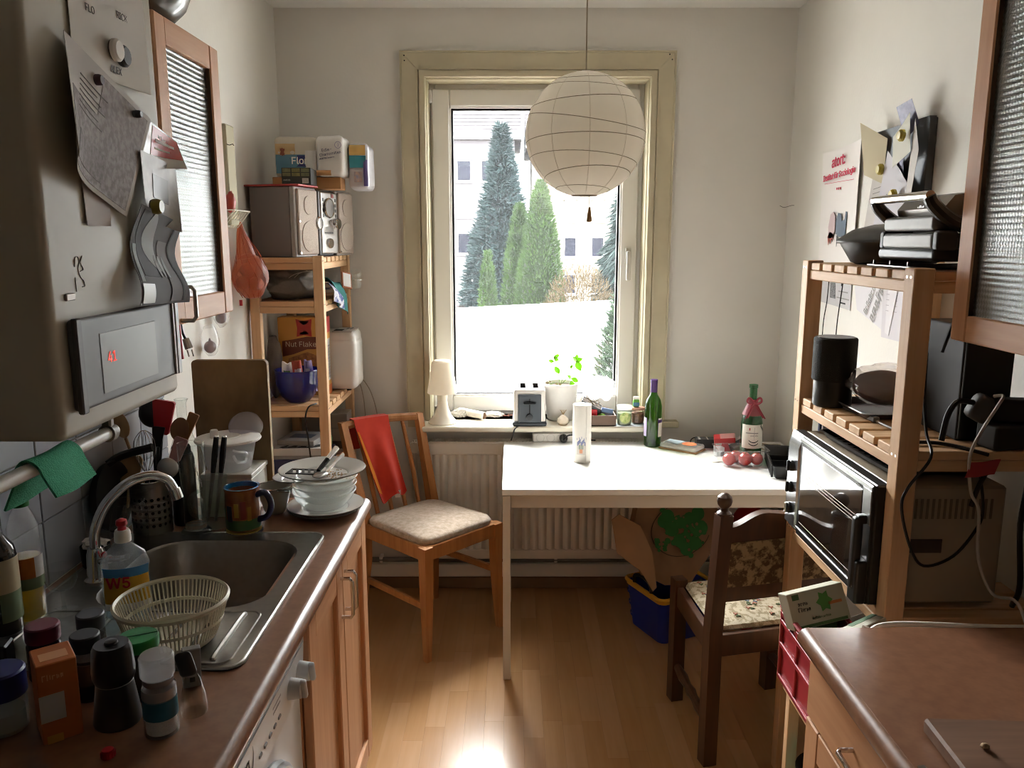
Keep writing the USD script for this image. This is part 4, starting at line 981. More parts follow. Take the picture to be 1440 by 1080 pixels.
# ------------------------------------------------------------------ red crate on its stand
sd = thing('step_stool', 'narrow wooden stool carrying the red crate', 'stool', (.73, 1.63, 0))
part(sd, 'top', bx(.672, .79, 1.43, 1.83, .50, .522, .003), PINEY)
for yy in (1.45, 1.80):
    for xx in (.676, .762): part(sd, 'leg', bx(xx, xx + .026, yy - .013, yy + .013, 0, .5, .002), PINEZ)
rcx = thing('red_crate', 'red plastic crate full of tea boxes beside the right worktop', 'crate', (.727, 1.635, .523))
RED_, CRL = RED, None
RED = mat('crate_red', '8e1420', rough=.45)
x0, x1, y0, y1, z0, z1 = .662, .794, 1.415, 1.85, .523, .712
part(rcx, 'floor_panel', bx(x0, x1, y0, y1, z0, z0 + .005), RED)
for nm, b in (('side_panel', (x0 + .006, x0 + .009, y0, y1)), ('side_panel', (x1 - .009, x1 - .006, y0, y1)), ('end_panel', (x0, x1, y0 + .006, y0 + .009)), ('end_panel', (x0, x1, y1 - .009, y1 - .006))):
    pp = part(rcx, nm, bx(*b, z0, z1), RED)
    if nm == 'side_panel' and b[0] < .7:
        part(pp, 'frame_rib', [bx(x0, x0 + .007, y0, y1, z, z + .012, .002) for z in (z0, z0 + .085, z1 - .045, z1 - .025, z1 - .008)] + [bx(x0 + .001, x0 + .007, a, a + .012, z0, z1, .002) for a in np.linspace(y0, y1 - .012, 5)], mat('crate_red_light', '96202a', rough=.45))
part(rcx, 'rim', tube([(x, y, z1) for x, y in rrect(x0, x1, y0, y1, .01)], .005, 6, True), RED)
RED = RED_
def carton(name, label, size, at, rz, rx, ry, m, faces, cat_='box'):
    """a printed box; faces = (axis sign, u0, u1, v0, v1, material) patches or ('text', string, height, u, v, material)"""
    sx, sy, sz = size
    t = thing(name, label, cat_, at)
    P = lambda me: tf(me, at, rx, ry, rz)
    part(t, 'box', P(bx(-sx / 2, sx / 2, -sy / 2, sy / 2, 0, sz, .0015)), m)
    for fc_ in faces:
        side = fc_[0]
        if side == 'f': o, ux, uy, w, h = (-sx / 2, -sy / 2 - .0004, 0), X, Z, sx, sz
        elif side == 't': o, ux, uy, w, h = (-sx / 2, -sy / 2, sz + .0004), X, Y, sx, sy
        elif side == 'r': o, ux, uy, w, h = (sx / 2 + .0004, -sy / 2, 0), Y, Z, sy, sz
        elif side == 'l': o, ux, uy, w, h = (-sx / 2 - .0004, sy / 2, 0), -Y, Z, sy, sz
        o = np.array(o, float)
        if isinstance(fc_[1], str) and fc_[1][0] == '~':
            part(t, 'small_print', P(pseudo(int(fc_[1][1:]), fc_[2], o + ux * fc_[3] * w + uy * fc_[4] * h, ux, uy)), fc_[5])
        elif isinstance(fc_[1], str):
            part(t, 'lettering', P(text(fc_[1], fc_[2], o + ux * fc_[3] * w + uy * fc_[4] * h, ux, uy, .0006)), fc_[5])
        elif isinstance(fc_[1], sg.Polygon):
            pg = fc_[1]; part(t, 'print', P(ext(sg.Polygon([(a * w, b * h) for a, b in pg.exterior.coords]), .0004, o - np.cross(ux, uy) * .0002, ux, uy)), fc_[2])
        else:
            a, b, c_, d_ = fc_[1:5]
            part(t, 'print', P(ext([(a * w, c_ * h), (b * w, c_ * h), (b * w, d_ * h), (a * w, d_ * h)], .0004, o - np.cross(ux, uy) * .0002, ux, uy)), fc_[5])
    return t
TEA = mat('tea_carton', 'a5a18e', rough=.7); TEAG = mat('tea_green', '4c8a3a', rough=.6); TEAD = mat('tea_dark_green', '3a5a30', rough=.7); TEAO = mat('tea_orange', 'b06a3c', rough=.7)
star = sg.Polygon([(.5 + (.17 if k % 2 else .27) * math.cos(k * math.pi / 6) * .55 + .12, .62 + (.2 if k % 2 else .30) * math.sin(k * math.pi / 6)) for k in range(12)])
carton('tea_box', 'pale tea box with a green leaf print leaning in the red crate', (.14, .05, .085), (.728, 1.775, .70), 8, -20, -10, TEA, [('f', star, TEAG), ('f', .05, .95, .02, .10, TEAD), ('f', .08, .2, .8, .95, TEAD), ('f', '~4', .010, .16, .62, INK), ('f', '~5', .010, .14, .46, INK), ('f', '~12', .006, .35, .20, TEAD), ('f', .68, .92, .5, .58, TEAO)])
carton('tea_box', 'plain brown tea box standing upright below the leaf printed one', (.075, .05, .14), (.722, 1.715, .56), 0, -6, 0, CARD, [('f', .1, .9, .75, .9, TEA)])
carton('tea_box', 'white and green tea box lying tilted at the front of the red crate', (.15, .045, .035), (.740, 1.60, .742), 18, -18, -14, TEA, [('t', 0, .45, .35, 1, TEAG), ('f', 0, .5, .45, 1, TEAG), ('t', '~6', .012, .06, .12, TEAG), ('t', '~8', .010, .10, .56, PAPER), ('t', .55, 1, .6, 1, TEAD)])
carton('tea_box', 'dark green tea box at the back of the red crate', (.09, .05, .12), (.745, 1.83, .60), 0, 0, 0, TEAD, [('f', .1, .9, .3, .5, TEAG)])
pn = thing('marker_pen', 'black marker pen sticking out of the red crate', 'pen', (.70, 1.50, .62))
part(pn, 'barrel', cyl((.692, 1.49, .60), (.702, 1.535, .792), .0075), BLACK)
part(pn, 'end_cap', cyl((.702, 1.535, .792), (.7025, 1.537, .797), .0072), mat('cap_brown', '6e4a3a', rough=.5))
solo('envelope', sheet(quad((.81, 1.80, .55), (.93, 1.83, .55), (.94, 1.84, .72), (.80, 1.80, .70)), 4, 4, .001), PAPL, 'pale envelope tucked behind the red crate under the mini oven', 'envelope')
bn = thing('waste_bin', 'turquoise plastic bin on the floor beside the right cabinet', 'bin', (.72, 1.62, 0))
part(bn, 'bucket', vessel([(.055, 0), (.075, .40), (.078, .41)], .003, (.72, 1.62, .002)), mat('turquoise', '1f9ea6', rough=.45))
part(bn, 'liner', lathe([(.076, .408), (.080, .42), (.066, .40), (.0, .33), (0, .325), (.07, .395)], (.72, 1.62, .002)), BLACKM)

# ------------------------------------------------------------------ on the left worktop: front group
W0 = WT + .0008
def jar(name, label, cat_, at, body, lid, bm, lm, fill=None, n=24, parts=()):
    """lathed jar: body and lid profiles of (radius, height)"""
    t = thing(name, label, cat_, at)
    part(t, 'body', gvessel(body, at, n) if fill is not None else lathe([(0, body[0][1])] + body + [(0, body[-1][1])], at, n), bm)
    if fill: part(t, 'contents', lathe([(0, fill[1])] + fill[0] + [(0, fill[0][-1][1])], at, n) if False else lathe([(0, .003)] + fill[0] + [(0, fill[0][-1][1])], at, n), fill[1])
    if lid: part(t, 'lid', lathe([(0, lid[0][1])] + lid + [(0, lid[-1][1])], at, n), lm)
    for nm, prof, m in parts: part(t, nm, lathe([(0, prof[0][1])] + prof + [(0, prof[-1][1])], at, n), m)
    return t
ORB = mat('spice_orange', 'b8652c', rough=.6, var=.05, vs=25)
oc = sg.Point(.55, .62).buffer(.28, quad_segs=5)
carton('spice_carton', 'orange spice carton with white panels at the front of the left worktop', (.052, .062, .122), (-.672, 1.085, W0), 38, 0, 0, ORB,
       [('f', .0, .62, .28, .62, PAPL), ('f', '~5', .009, .12, .80, mat('print_orange_pale', 'd69a6c', rough=.7)), ('r', .12, .98, .66, .98, PAPL), ('r', sg.Polygon([(.1, .12), (.6, .1), (.85, .3), (.5, .42), (.15, .3)]), PAPL), ('r', '~7', .008, .12, .52, mat('print_orange_pale', '')), ('r', sg.Polygon([(.45, .35), (.8, .45), (.7, .56)]), mat('print_brown2', '6d3a1c', rough=.7)), ('f', .1, .5, .0, .1, mat('print_yellow', 'c9923a', rough=.6)), ('t', .15, .85, .2, .6, mat('print_orange_pale', ''))])
SPJ = clear('spice_glass', (.75, .72, .68), haze=.05)
jar('spice_jar', 'dark brown spice jar with black cap just behind the orange carton', 'jar', (-.672, 1.172, W0), [(.019, 0), (.021, .004), (.021, .075), (.018, .083)], [(.0215, .083), (.022, .085), (.022, .106), (.020, .108)], SPJ, mat('cap_black', '1b1c20', rough=.45), ([(.018, .004), (.0185, .068)], mat('spice_brown', '3a2b20', rough=.9, var=.3, vs=300)), parts=[('label_band', [(.0213, .028), (.0215, .029), (.0215, .062), (.0213, .063)], mat('label_brown', '5b4a3c', rough=.7))])
jar('spice_jar', 'spice jar with grey-topped black cap in the second row behind the orange carton', 'jar', (-.700, 1.243, W0), [(.019, 0), (.021, .004), (.021, .075), (.018, .083)], [(.0215, .083), (.022, .085), (.022, .106), (.020, .108)], SPJ, mat('cap_grey', '35373b', rough=.45), ([(.018, .004), (.0185, .068)], mat('spice_brown', '')), parts=[('label_band', [(.0213, .028), (.0215, .029), (.0215, .062), (.0213, .063)], mat('label_brown', ''))])
jar('pepper_grinder', 'black pepper grinder with a waisted body in the front row', 'grinder', (-.597, 1.108, W0), [(.033, 0), (.034, .004), (.031, .03), (.0265, .062), (.0255, .066)], [(.0265, .067), (.030, .075), (.0305, .085), (.028, .118), (.024, .126)], mat('grinder_black', '17171a', rough=.35), mat('grinder_cap', '0e0e0f', rough=.3), parts=[('top_button', [(.009, .126), (.010, .127), (.009, .130), (.004, .1315)], BLACK), ('waist_ring', [(.0262, .0655), (.0268, .0662), (.0262, .067)], DARKST)])
t = jar('salt_mill', 'clear salt mill with a teal label band in the front row', 'grinder', (-.519, 1.082, W0), [(.024, 0), (.0245, .004), (.0235, .075), (.019, .083), (.019, .09)], [(.0225, .090), (.0245, .093), (.0245, .120), (.022, .1235)], clear('mill_glass', (.9, .92, .93), haze=.06), clear('mill_cap', (.82, .84, .86), haze=.3, rough=.12), ([(.0215, .004), (.0215, .035)], mat('salt_white', 'c9c6c0', rough=.9, var=.1, vs=400)), parts=[('label_band', [(.0243, .028), (.0246, .029), (.0243, .055), (.0240, .056)], mat('label_teal', '0e5468', rough=.5)), ('neck_ring', [(.0195, .078), (.0215, .081), (.0215, .088), (.0195, .0895)], mat('neck_grey', '8d8f92', rough=.3, metal=.5)), ('label_silver', [(.0240, .058), (.0243, .059), (.0239, .072), (.0236, .073)], mat('label_silver', '9c9c9c', rough=.3, metal=.6))])
jar('herb_shaker', 'dark jar with a flat green flip lid behind the pepper grinder', 'jar', (-.592, 1.180, W0), [(.027, 0), (.028, .004), (.028, .078), (.026, .082)], [(.030, .082), (.031, .084), (.031, .098), (.029, .101)], mat('jar_dark_brown', '2e2620', rough=.3), mat('lid_green', '15803a', rough=.4), parts=[('label_band', [(.0283, .02), (.0285, .021), (.0285, .07), (.0283, .071)], mat('label_dkbrown', '41362a', rough=.7))])
part(Node('/World/herb_shaker', place((-.592, 1.180, W0), 0)), 'lid_seam', tf(bx(-.029, .029, -.001, .001, .0008, .0018, .0003), (-.592, 1.18, W0 + .1005), rz=25), mat('lid_green_dark', '0d5226', rough=.5))
t = thing('oil_cruet', 'small clear bottle with a black spout beside the salt mill', 'bottle', (-.490, 1.130, W0))
part(t, 'body', gvessel([(.019, 0), (.020, .003), (.018, .03), (.012, .055), (.009, .062)], (-.490, 1.130, W0)), GLASS)
part(t, 'spout', tf(rbox(-.013, .013, -.007, .007, 0, .040, .007), (-.493, 1.130, W0 + .060), ry=-14), BLACK)
lg = thing('lighter_box', 'small grey box standing on edge beside the steel drainer', 'box', (-.523, 1.20, W0))
part(lg, 'box', tf(bx(-.014, .014, -.008, .008, 0, .066, .0015), (-.523, 1.205, W0), rz=28, ry=2), mat('box_grey', '8b8781', rough=.55))
part(lg, 'print', tf([bx(-.002, .002, -.0086, -.0082, .022, .052, .0002), bx(-.004, .004, -.0086, -.0082, .010, .018, .0002)], (-.523, 1.205, W0), rz=28, ry=2), INK)
t = thing('bottle_cap', 'red bottle cap lying alone at the front of the left worktop', 'cap', (-.569, 1.021, W0))
part(t, 'cap', lathe([(0, 0), (.0085, 0), (.009, .001), (.009, .009), (.0075, .0115), (0, .0115)], (-.569, 1.021, W0), 16), RED)
part(t, 'grip', [cyl((-.569 + .0091 * math.cos(a), 1.021 + .0091 * math.sin(a), W0 + .001), (-.569 + .0091 * math.cos(a), 1.021 + .0091 * math.sin(a), W0 + .009), .0008, n=5) for a in np.arange(14) * math.pi / 7], RED, kind='stuff')
jar('preserve_jar', 'glass jar with a wide blue lid at the left edge of the worktop', 'jar', (-.755, 1.090, W0), [(.029, 0), (.031, .004), (.031, .045), (.028, .055)], [(.032, .055), (.033, .057), (.033, .092), (.030, .095)], clear('jar_glass', (.85, .88, .87), haze=.15), mat('lid_blue', '1d2260', rough=.4), ([(.027, .004), (.027, .03)], mat('jar_contents', '8b8f8a', rough=.7)))
jar('ketchup_jar', 'round jar with a dark red lid behind the spice jars', 'jar', (-.775, 1.232, W0), [(.024, 0), (.026, .004), (.026, .06), (.022, .068)], [(.026, .068), (.0265, .07), (.0265, .092), (.024, .094)], mat('jar_plum', '3a1f28', rough=.25, coat=.5), mat('lid_wine', '6a1830', rough=.4))
t = thing('tea_tin', 'square black tin with a coloured band beside the dark red jar', 'tin', (-.815, 1.175, W0))
part(t, 'tin', tf(bx(-.026, .026, -.018, .018, 0, .09, .003), (-.822, 1.175, W0), rz=12), BLACK)
part(t, 'colour_band', tf([bx(-.0263 + k * .0105, -.0263 + (k + 1) * .0105, -.0184, -.018, .045, .062, .0001) for k in range(5)], (-.822, 1.175, W0), rz=12), mat('band_mix', '7d4850', rough=.5, col2='3f5a72', vs=90))
solo('plastic_bag', blob((-.835, 1.10, W0 + .052), (.026, .032, .048), .35, 2.2, 21, 3), MILKY, 'crumpled clear plastic bag behind the blue lidded jar', 'bag')

# colander
cp = (-.606, 1.340, .8905)
cl_ = thing('colander', 'round cream plastic colander with slots standing on the steel drainer', 'colander', cp)
part(cl_, 'base', vessel([(.066, 0), (.072, .006), (.0745, .014)], .002, cp, 40), CREAMPL)
part(cl_, 'rim', lathe([(.0935, .074), (.097, .072), (.0985, .078), (.095, .0815), (.0915, .078), (.0935, .074)], cp, 48), CREAMPL)
part(cl_, 'middle_band', lathe([(.0830, .037), (.0855, .037), (.0865, .043), (.0840, .043), (.0830, .037)], cp, 48), CREAMPL)
part(cl_, 'slats', [tube([(cp[0] + r * math.cos(a), cp[1] + r * math.sin(a), cp[2] + z) for r, z in ((.0735, .013), (.0842, .040), (.0945, .076))], (.0016, .0016, .0018), 5) for a in np.arange(76) * 2 * math.pi / 76], CREAMPL, kind='stuff')

# dish soap
sp = (-.732, 1.435, .8905)
ds = thing('dish_soap_bottle', 'clear dish soap bottle with a white neck and red cap beside the tap', 'bottle', sp)
def oval(prof, at, k=.6, n=28, rz=0): return tf(lathe(prof, (0, 0, 0), n), at, s=(1, k, 1), rz=rz)
bp = [(0, 0), (.036, 0), (.041, .008), (.043, .05), (.041, .085), (.043, .105), (.036, .127), (.018, .142), (.013, .146), (.013, .150), (0, .150)]
part(ds, 'bottle', oval(bp, sp, .6, rz=20), clear('soap_plastic', (.80, .84, .86), haze=.08, rough=.05))
part(ds, 'liquid', oval([(0, .003), (.039, .004), (.0405, .05), (.0385, .082), (.0, .083)], sp, .58, rz=20), clear('soap_liquid', (.80, .90, .93), haze=.12, rough=.02))
part(ds, 'neck', lathe([(0, .149), (.0145, .149), (.015, .152), (.0145, .166), (.012, .172), (0, .172)], sp, 20), WHITEM)
part(ds, 'cap', lathe([(0, .172), (.008, .172), (.0075, .178), (.0105, .182), (.0095, .190), (.004, .193), (0, .193)], sp, 14), RED)
def wrap(par, nm, m, at, R, k, a0, a1, z0, z1, off=.0008, rz=0, n=14, f=None):
    """label patch wrapped round an oval body of radius R (a number or a function of z)"""
    r = R if callable(R) else (lambda z: R)
    def g(u, v):
        z = z0 + (z1 - z0) * v; a = math.radians(a0 + (a1 - a0) * u); q = r(z) + off
        x, y = q * math.cos(a), k * q * math.sin(a); b = math.radians(rz)
        return (at[0] + x * math.cos(b) - y * math.sin(b), at[1] + x * math.sin(b) + y * math.cos(b), at[2] + z)
    return part(par, nm, sheet(g, n, 6, .0004), m)
Rb = lambda z: float(np.interp(z, [b for a, b in bp[1:8]], [a for a, b in bp[1:8]]))
wrap(ds, 'label_yellow', mat('label_yellow', 'c99a1e', rough=.4), sp, Rb, .6, -150, -20, .034, .086, rz=20)
wrap(ds, 'label_blue', mat('label_blue', '3f7fae', rough=.4), sp, Rb, .6, -150, -20, .086, .104, rz=20)
wrap(ds, 'label_white', PAPER, sp, Rb, .6, -152, -18, .020, .034, rz=20)
part(ds, 'lettering', text('W5', .020, (sp[0] - .022, sp[1] - .0335, sp[2] + .068), (.95, .20, 0), Z, .002, True), mat('w5_red', 'c0202a', rough=.4))
# candle pot
t = thing('candle_pot', 'dark glass pot with crumpled tissue against the tiles', 'pot', (-.925, 1.69, W0))
part(t, 'pot', vessel([(.026, 0), (.029, .004), (.031, .05)], .002, (-.925, 1.69, W0)), mat('dark_glass', '1d1d1e', rough=.2, coat=.6))
part(t, 'tissue', blob((-.925, 1.69, W0 + .052), (.026, .024, .014), .5, 2.5, 5, 3), PAPL)
# oil bottles
ob = (-.922, 1.44, W0)
t = thing('oil_bottle', 'clear ribbed oil bottle with green cap half full of yellow oil', 'bottle', ob)
oprof = [(.026, 0), (.0275, .004)] + [(.0275 - (.0012 if k % 2 else 0), .02 + .012 * k) for k in range(13)] + [(.027, .185), (.018, .212), (.0135, .222), (.0135, .228)]
part(t, 'bottle', gvessel(oprof, ob), PLASTIC)
part(t, 'oil', lathe([(0, .003), (.0245, .003), (.0248, .128), (0, .128)], ob), clear('oil_yellow', (.85, .66, .10), rough=.02, haze=.3, hazecol=(.80, .58, .06)))
part(t, 'cap', lathe([(0, .226), (.0155, .226), (.016, .228), (.016, .243), (.0145, .245), (0, .245)], ob, 20), GREEN)
wrap(t, 'label_orange', mat('label_orange', 'b5651f', rough=.5, var=.15, vs=40), ob, .0275, 1, -120, -30, .09, .13); wrap(t, 'label_green', mat('label_green', '6d7a5c', rough=.5), ob, .0275, 1, -120, 20, .068, .09)
wrap(t, 'label_white', PAPL, ob, .0275, 1, -30, 20, .09, .13)
vb = (-.957, 1.40, W0)
vb = (-.940, 1.385, W0)
t = thing('vinegar_bottle', 'dark bottle with a cream label at the left edge beside the oil bottle', 'bottle', vb)
part(t, 'bottle', lathe([(0, 0), (.030, 0), (.032, .004), (.032, .15), (.029, .168), (.014, .19), (.0125, .25), (.014, .252), (.014, .262), (0, .263)], vb), mat('bottle_black', '14120f', rough=.1, coat=1))
wrap(t, 'label_cream', mat('label_cream', 'b5a484', rough=.6), vb, .032, 1, -60, 60, .085, .148); wrap(t, 'label_green', mat('label_green', ''), vb, .032, 1, -60, 60, .03, .085)
wg = (-.868, 1.455, W0 + .005)
t = thing('wine_glass', 'small empty wine glass behind the dark red jar', 'glass', wg)
part(t, 'bowl', gvessel([(.006, .045), (.022, .052), (.029, .07), (.028, .095)], wg), GLASS)
part(t, 'foot', lathe([(0, 0), (.028, 0), (.028, .002), (.005, .005), (.0035, .02), (.0045, .045), (0, .046)], wg), GLASS)

# ------------------------------------------------------------------ behind the sink
hp_ = (-.893, 1.905, W0)
uh = thing('utensil_holder', 'perforated steel holder packed with cooking utensils', 'holder', hp_)
ang = np.arange(40) * 2 * math.pi / 40
def perforated(R, z0, z1, at, nh, rows):
    """tube wall with round holes, built flat and rolled up"""
    W = 2 * math.pi * R; pg = sg.box(0, z0, W, z1); hs = []
    for i in range(nh):
        for j in range(rows):
            hs.append(sg.Point((i + .5) * W / nh, z0 + .028 + j * .0165).buffer(.0042, quad_segs=3))
    pg = pg.difference(shapely.union_all(hs))
    m = trimesh.creation.extrude_polygon(pg, .0012, engine='earcut').subdivide_to_size(.011)
    v = m.vertices; a = v[:, 0] / R; r = R - .0012 + v[:, 2]
    m.vertices = np.stack([at[0] + r * np.cos(a), at[1] + r * np.sin(a), at[2] + v[:, 1]], 1)
    return out(m)
part(uh, 'wall', perforated(.047, 0, .138, hp_, 20, 5), mat('holder_steel', '8f8d89', rough=.3, metal=1))
part(uh, 'inner_wall', lathe([(0, .001), (.0445, .001), (.0445, .135), (.0440, .135), (.0440, .003), (0, .003)], hp_, 28), BLACKM)
part(uh, 'rim', ring((hp_[0], hp_[1], W0 + .138), .0465, .002, 32), CHROME)
WOODS = wood('spoon_wood', '9a7a55', 'b7966c', 'z', rough=.7, coat=0); WOODD = wood('spoon_wood_dark', '6f4d33', '8d6747', 'z', rough=.7, coat=0)
def utensil(name, label, top, base, head, m, hm=None, hr=.004, cat_='spoon', tilt=None):
    """handle from base to top with a head mesh modelled upright at the origin"""
    t = thing(name, label, cat_, base)
    part(t, 'handle', tube([base, (np.array(base) + top) / 2 + (0, .003, 0), top], hr, 8), m)
    d = np.array(top) - base; d /= np.linalg.norm(d)
    M = np.eye(4); x = np.array((1, 0, 0)) - d * d[0]; x /= np.linalg.norm(x)
    M[:3, 0], M[:3, 1], M[:3, 2], M[:3, 3] = x, np.cross(d, x), d, top
    if tilt: M = M @ trimesh.transformations.rotation_matrix(math.radians(tilt), (0, 0, 1))
    h = T(head).copy(); h.apply_transform(M)
    part(t, 'head', h, hm or m)
    return t
def spoon_head(w, l, th=.008): return trimesh.Trimesh(ball((0, 0, l / 2), (w / 2, th / 2, l / 2), 2).vertices, ball((0, 0, 0), 1, 2).faces, process=False)
def flat_head(w0, w1, l, th=.003, r=.006): return ext(sg.Polygon([(-w0 / 2, 0), (w0 / 2, 0), (w1 / 2, l), (-w1 / 2, l)]).buffer(-r * .5).buffer(r * .5), th, (0, th / 2, 0), X, Z)
B = lambda dx, dy: np.array((hp_[0] + dx, hp_[1] + dy, W0 + .012))
utensil('wooden_spoon', 'pale wooden spoon leaning furthest left in the utensil holder', (-.940, 1.90, 1.122), B(.015, 0), spoon_head(.040, .068), WOODS)
utensil('wooden_spoon', 'brown round wooden spoon at the right of the utensil holder', (-.822, 1.91, 1.112), B(-.012, .008), spoon_head(.045, .062), WOODD)
utensil('wooden_spoon', 'narrow orange brown wooden spoon leaning furthest right in the holder', (-.808, 1.92, 1.108), B(-.005, -.01), flat_head(.016, .026, .075, .006), wood('spoon_orange', '86592f', 'a5763f', 'z', rough=.6))
utensil('soup_ladle', 'black soup ladle rising at the back of the utensil holder', (-.895, 1.955, 1.135), B(.0, .02), ball((0, 0, .035), (.036, .020, .036), 2), BLACK)
utensil('spatula', 'red silicone spatula standing tallest in the utensil holder', (-.858, 1.915, 1.128), B(0, .01), flat_head(.034, .055, .085, .008, .012), BLACK, mat('silicone_red', 'b02028', rough=.5), cat_='spatula')
utensil('turner', 'thin black turner in the middle of the utensil holder', (-.862, 1.90, 1.10), B(.01, -.012), flat_head(.012, .030, .05, .003), BLACK, cat_='turner')
utensil('spatula', 'pink and white scraper at the right of the utensil holder', (-.826, 1.90, 1.065), B(0, -.02), flat_head(.026, .034, .06, .006, .012), mat('scraper_white', 'c4b4a8', rough=.5), mat('scraper_pink', 'b88680', rough=.5), cat_='spatula')
t = thing('whisk', 'wire whisk standing in the utensil holder', 'whisk', tuple(B(-.01, -.01)))
wt0, wt1 = np.array(B(.0, -.01)), np.array((-.888, 1.885, 1.035))
part(t, 'handle', tube([wt0, wt1], .006, 8), CHROME)
wl = []
for a in np.arange(5) * math.pi / 5:
    pr = [(0, 0), (.012, .02), (.024, .055), (.024, .085), (.010, .105), (0, .109), (-.010, .105), (-.024, .085), (-.024, .055), (-.012, .02), (0, 0)]
    wl.append(tube(spl([wt1 + np.array((r * math.cos(a), r * math.sin(a), z)) for r, z in pr], 3), .0008, 5))
part(t, 'wires', wl, CHROME, kind='stuff')
utensil('ladle', 'steel ladle bowl peeking over the front of the utensil holder', (-.846, 1.895, 1.028), B(.015, -.02), ball((0, 0, .02), (.026, .014, .026), 2), STEEL, hr=.003)
utensil('wooden_spatula', 'broad beige wooden spatula leaning on the tiles left of the holder', (-.935, 1.885, 1.0), (-.945, 1.865, W0 + .004), flat_head(.036, .062, .082, .006, .03), WOODS, cat_='spatula')
fpn = thing('frying_pan', 'black frying pan leaning on the tiles behind the utensils', 'pan', (-.95, 1.80, W0))
part(fpn, 'pan', tf(vessel([(.075, 0), (.088, .012), (.095, .034)], .003, (0, 0, 0), 36), (-.930, 1.80, W0 + .165), ry=82, s=1), BLACKM) if False else part(fpn, 'pan', tf(vessel([(.06, 0), (.078, .012), (.085, .030)], .003, (0, 0, 0), 36), (-.964, 1.815, W0 + .12), ry=86), BLACKM)
part(fpn, 'handle', tube(spl([(-.958, 1.84, 1.072), (-.93, 1.855, 1.09), (-.86, 1.865, 1.108)], 5), (.010,) * 11, 10), BLACKM)
t = thing('thermos_jug', 'black cylindrical jug right of the utensil holder', 'jug', (-.82, 1.985, W0))
part(t, 'body', lathe([(0, 0), (.028, 0), (.030, .004), (.030, .17), (.026, .185), (0, .187)], (-.836, 1.968, W0)), BLACK)
part(t, 'lid', lathe([(0, .187), (.023, .187), (.023, .2), (.02, .206), (0, .206)], (-.836, 1.968, W0)), BLACKM)
t = thing('storage_glass', 'large clear upturned glass on the worktop by the tiles', 'glass', (-.94, 1.78, W0))
part(t, 'bowl', gvessel([(.030, 0), (.037, .01), (.043, .06), (.041, .10), (.036, .125)], (-.882, 1.765, W0)), GLASS)
part(t, 'rim', ring((-.882, 1.765, W0 + .126), .0355, .0016, 28), GLASS)

tg = (-.772, 1.872, W0 + .0)
t = thing('beer_glass', 'tall clear wheat beer glass with a thick base behind the sink', 'glass', tg)
part(t, 'wall', gvessel([(.024, .02), (.026, .03), (.025, .09), (.030, .17), (.032, .235)], tg), GLASS)
part(t, 'base', lathe([(0, 0), (.034, 0), (.036, .004), (.035, .016), (.026, .026), (.024, .034), (0, .032)], tg), mat('thick_glass', 'dfe6ea', rough=.02, trans=1, ior=1.45))
part(t, 'rim', ring((tg[0], tg[1], tg[2] + .235), .0312, .0014, 28), GLASS)
part(t, 'crest_print', [tf(bx(-.001, .001, -.0005, .0005, 0, .012, .0002), (tg[0] + .029 * math.cos(a), tg[1] - .029 * abs(math.sin(a)), tg[2] + .13 + .01 * k)) for k, a in enumerate((.5, .6, .7, .8, .9, 1.0))], PAPL, kind='stuff')
cv = (-.864, 2.055, W0)
t = thing('carafe', 'slender necked clear glass carafe behind the beer glass', 'carafe', cv)
part(t, 'glass', gvessel([(.045, 0), (.050, .006), (.050, .10), (.040, .16), (.020, .22), (.0125, .26), (.0125, .295), (.0165, .305)], cv), GLASS)
part(t, 'rim', ring((cv[0], cv[1], cv[2] + .306), .0162, .0016, 24), GLASS)
gm = (-.752, 1.945, W0)
t = thing('glass_mug', 'greenish glass mug with handle holding two knives', 'mug', gm)
part(t, 'wall', gvessel([(.030, 0), (.033, .004), (.0335, .118), (.035, .13)], gm), clear('green_glass', (.82, .90, .86), haze=.04))
part(t, 'handle', tube(spl([(gm[0] - .026, gm[1] - .02, W0 + .03), (gm[0] - .045, gm[1] - .035, W0 + .045), (gm[0] - .047, gm[1] - .036, W0 + .085), (gm[0] - .028, gm[1] - .022, W0 + .10)], 5), .005, 8), clear('green_glass', ''))
for k, (dx, lab) in enumerate(((-.012, 'left of the two black handled knives in the glass mug'), (.008, 'right of the two black handled knives in the glass mug'))):
    b0, b1, b2 = np.array((gm[0] + dx - .012, gm[1] + .01, W0 + .01)), np.array((gm[0] + dx + .012, gm[1] + .004, W0 + .14)), np.array((gm[0] + dx + .027, gm[1] + .002, W0 + .232))
    t = thing('kitchen_knife', lab, 'knife', tuple(b0))
    part(t, 'blade', tube([b0, b1], (.004, .006), 4), STEEL)
    part(t, 'handle', tube([b1, (b1 + b2) / 2, b2], (.006, .008, .0065), 8), BLACK)
    part(t, 'end_cap', ball(b2, (.006, .006, .004), 1), CHROME)
mg = (-.668, 1.908, W0 + .009)
cs = thing('coaster', 'round yellow cork coaster with dark edge under the coloured mug', 'coaster', (mg[0], mg[1], W0))
part(cs, 'disc', lathe([(0, 0), (.045, 0), (.046, .001), (.046, .006), (0, .006)], (mg[0], mg[1], W0)), mat('coaster_edge', '221f2b', rough=.5))
part(cs, 'top_face', lathe([(0, .0061), (.0435, .0061), (.043, .008), (0, .0082)], (mg[0], mg[1], W0)), mat('coaster_yellow', '9c8428', rough=.6))
t = thing('coloured_mug', 'hand painted orange and green mug with a dark blue handle', 'mug', mg)
part(t, 'body', vessel([(.036, 0), (.041, .005), (.0425, .06), (.041, .095), (.0435, .108)], .004, mg, 36), mat('mug_orange', 'a0622a', rough=.25, col2='84441f', vs=25, coat=.6))
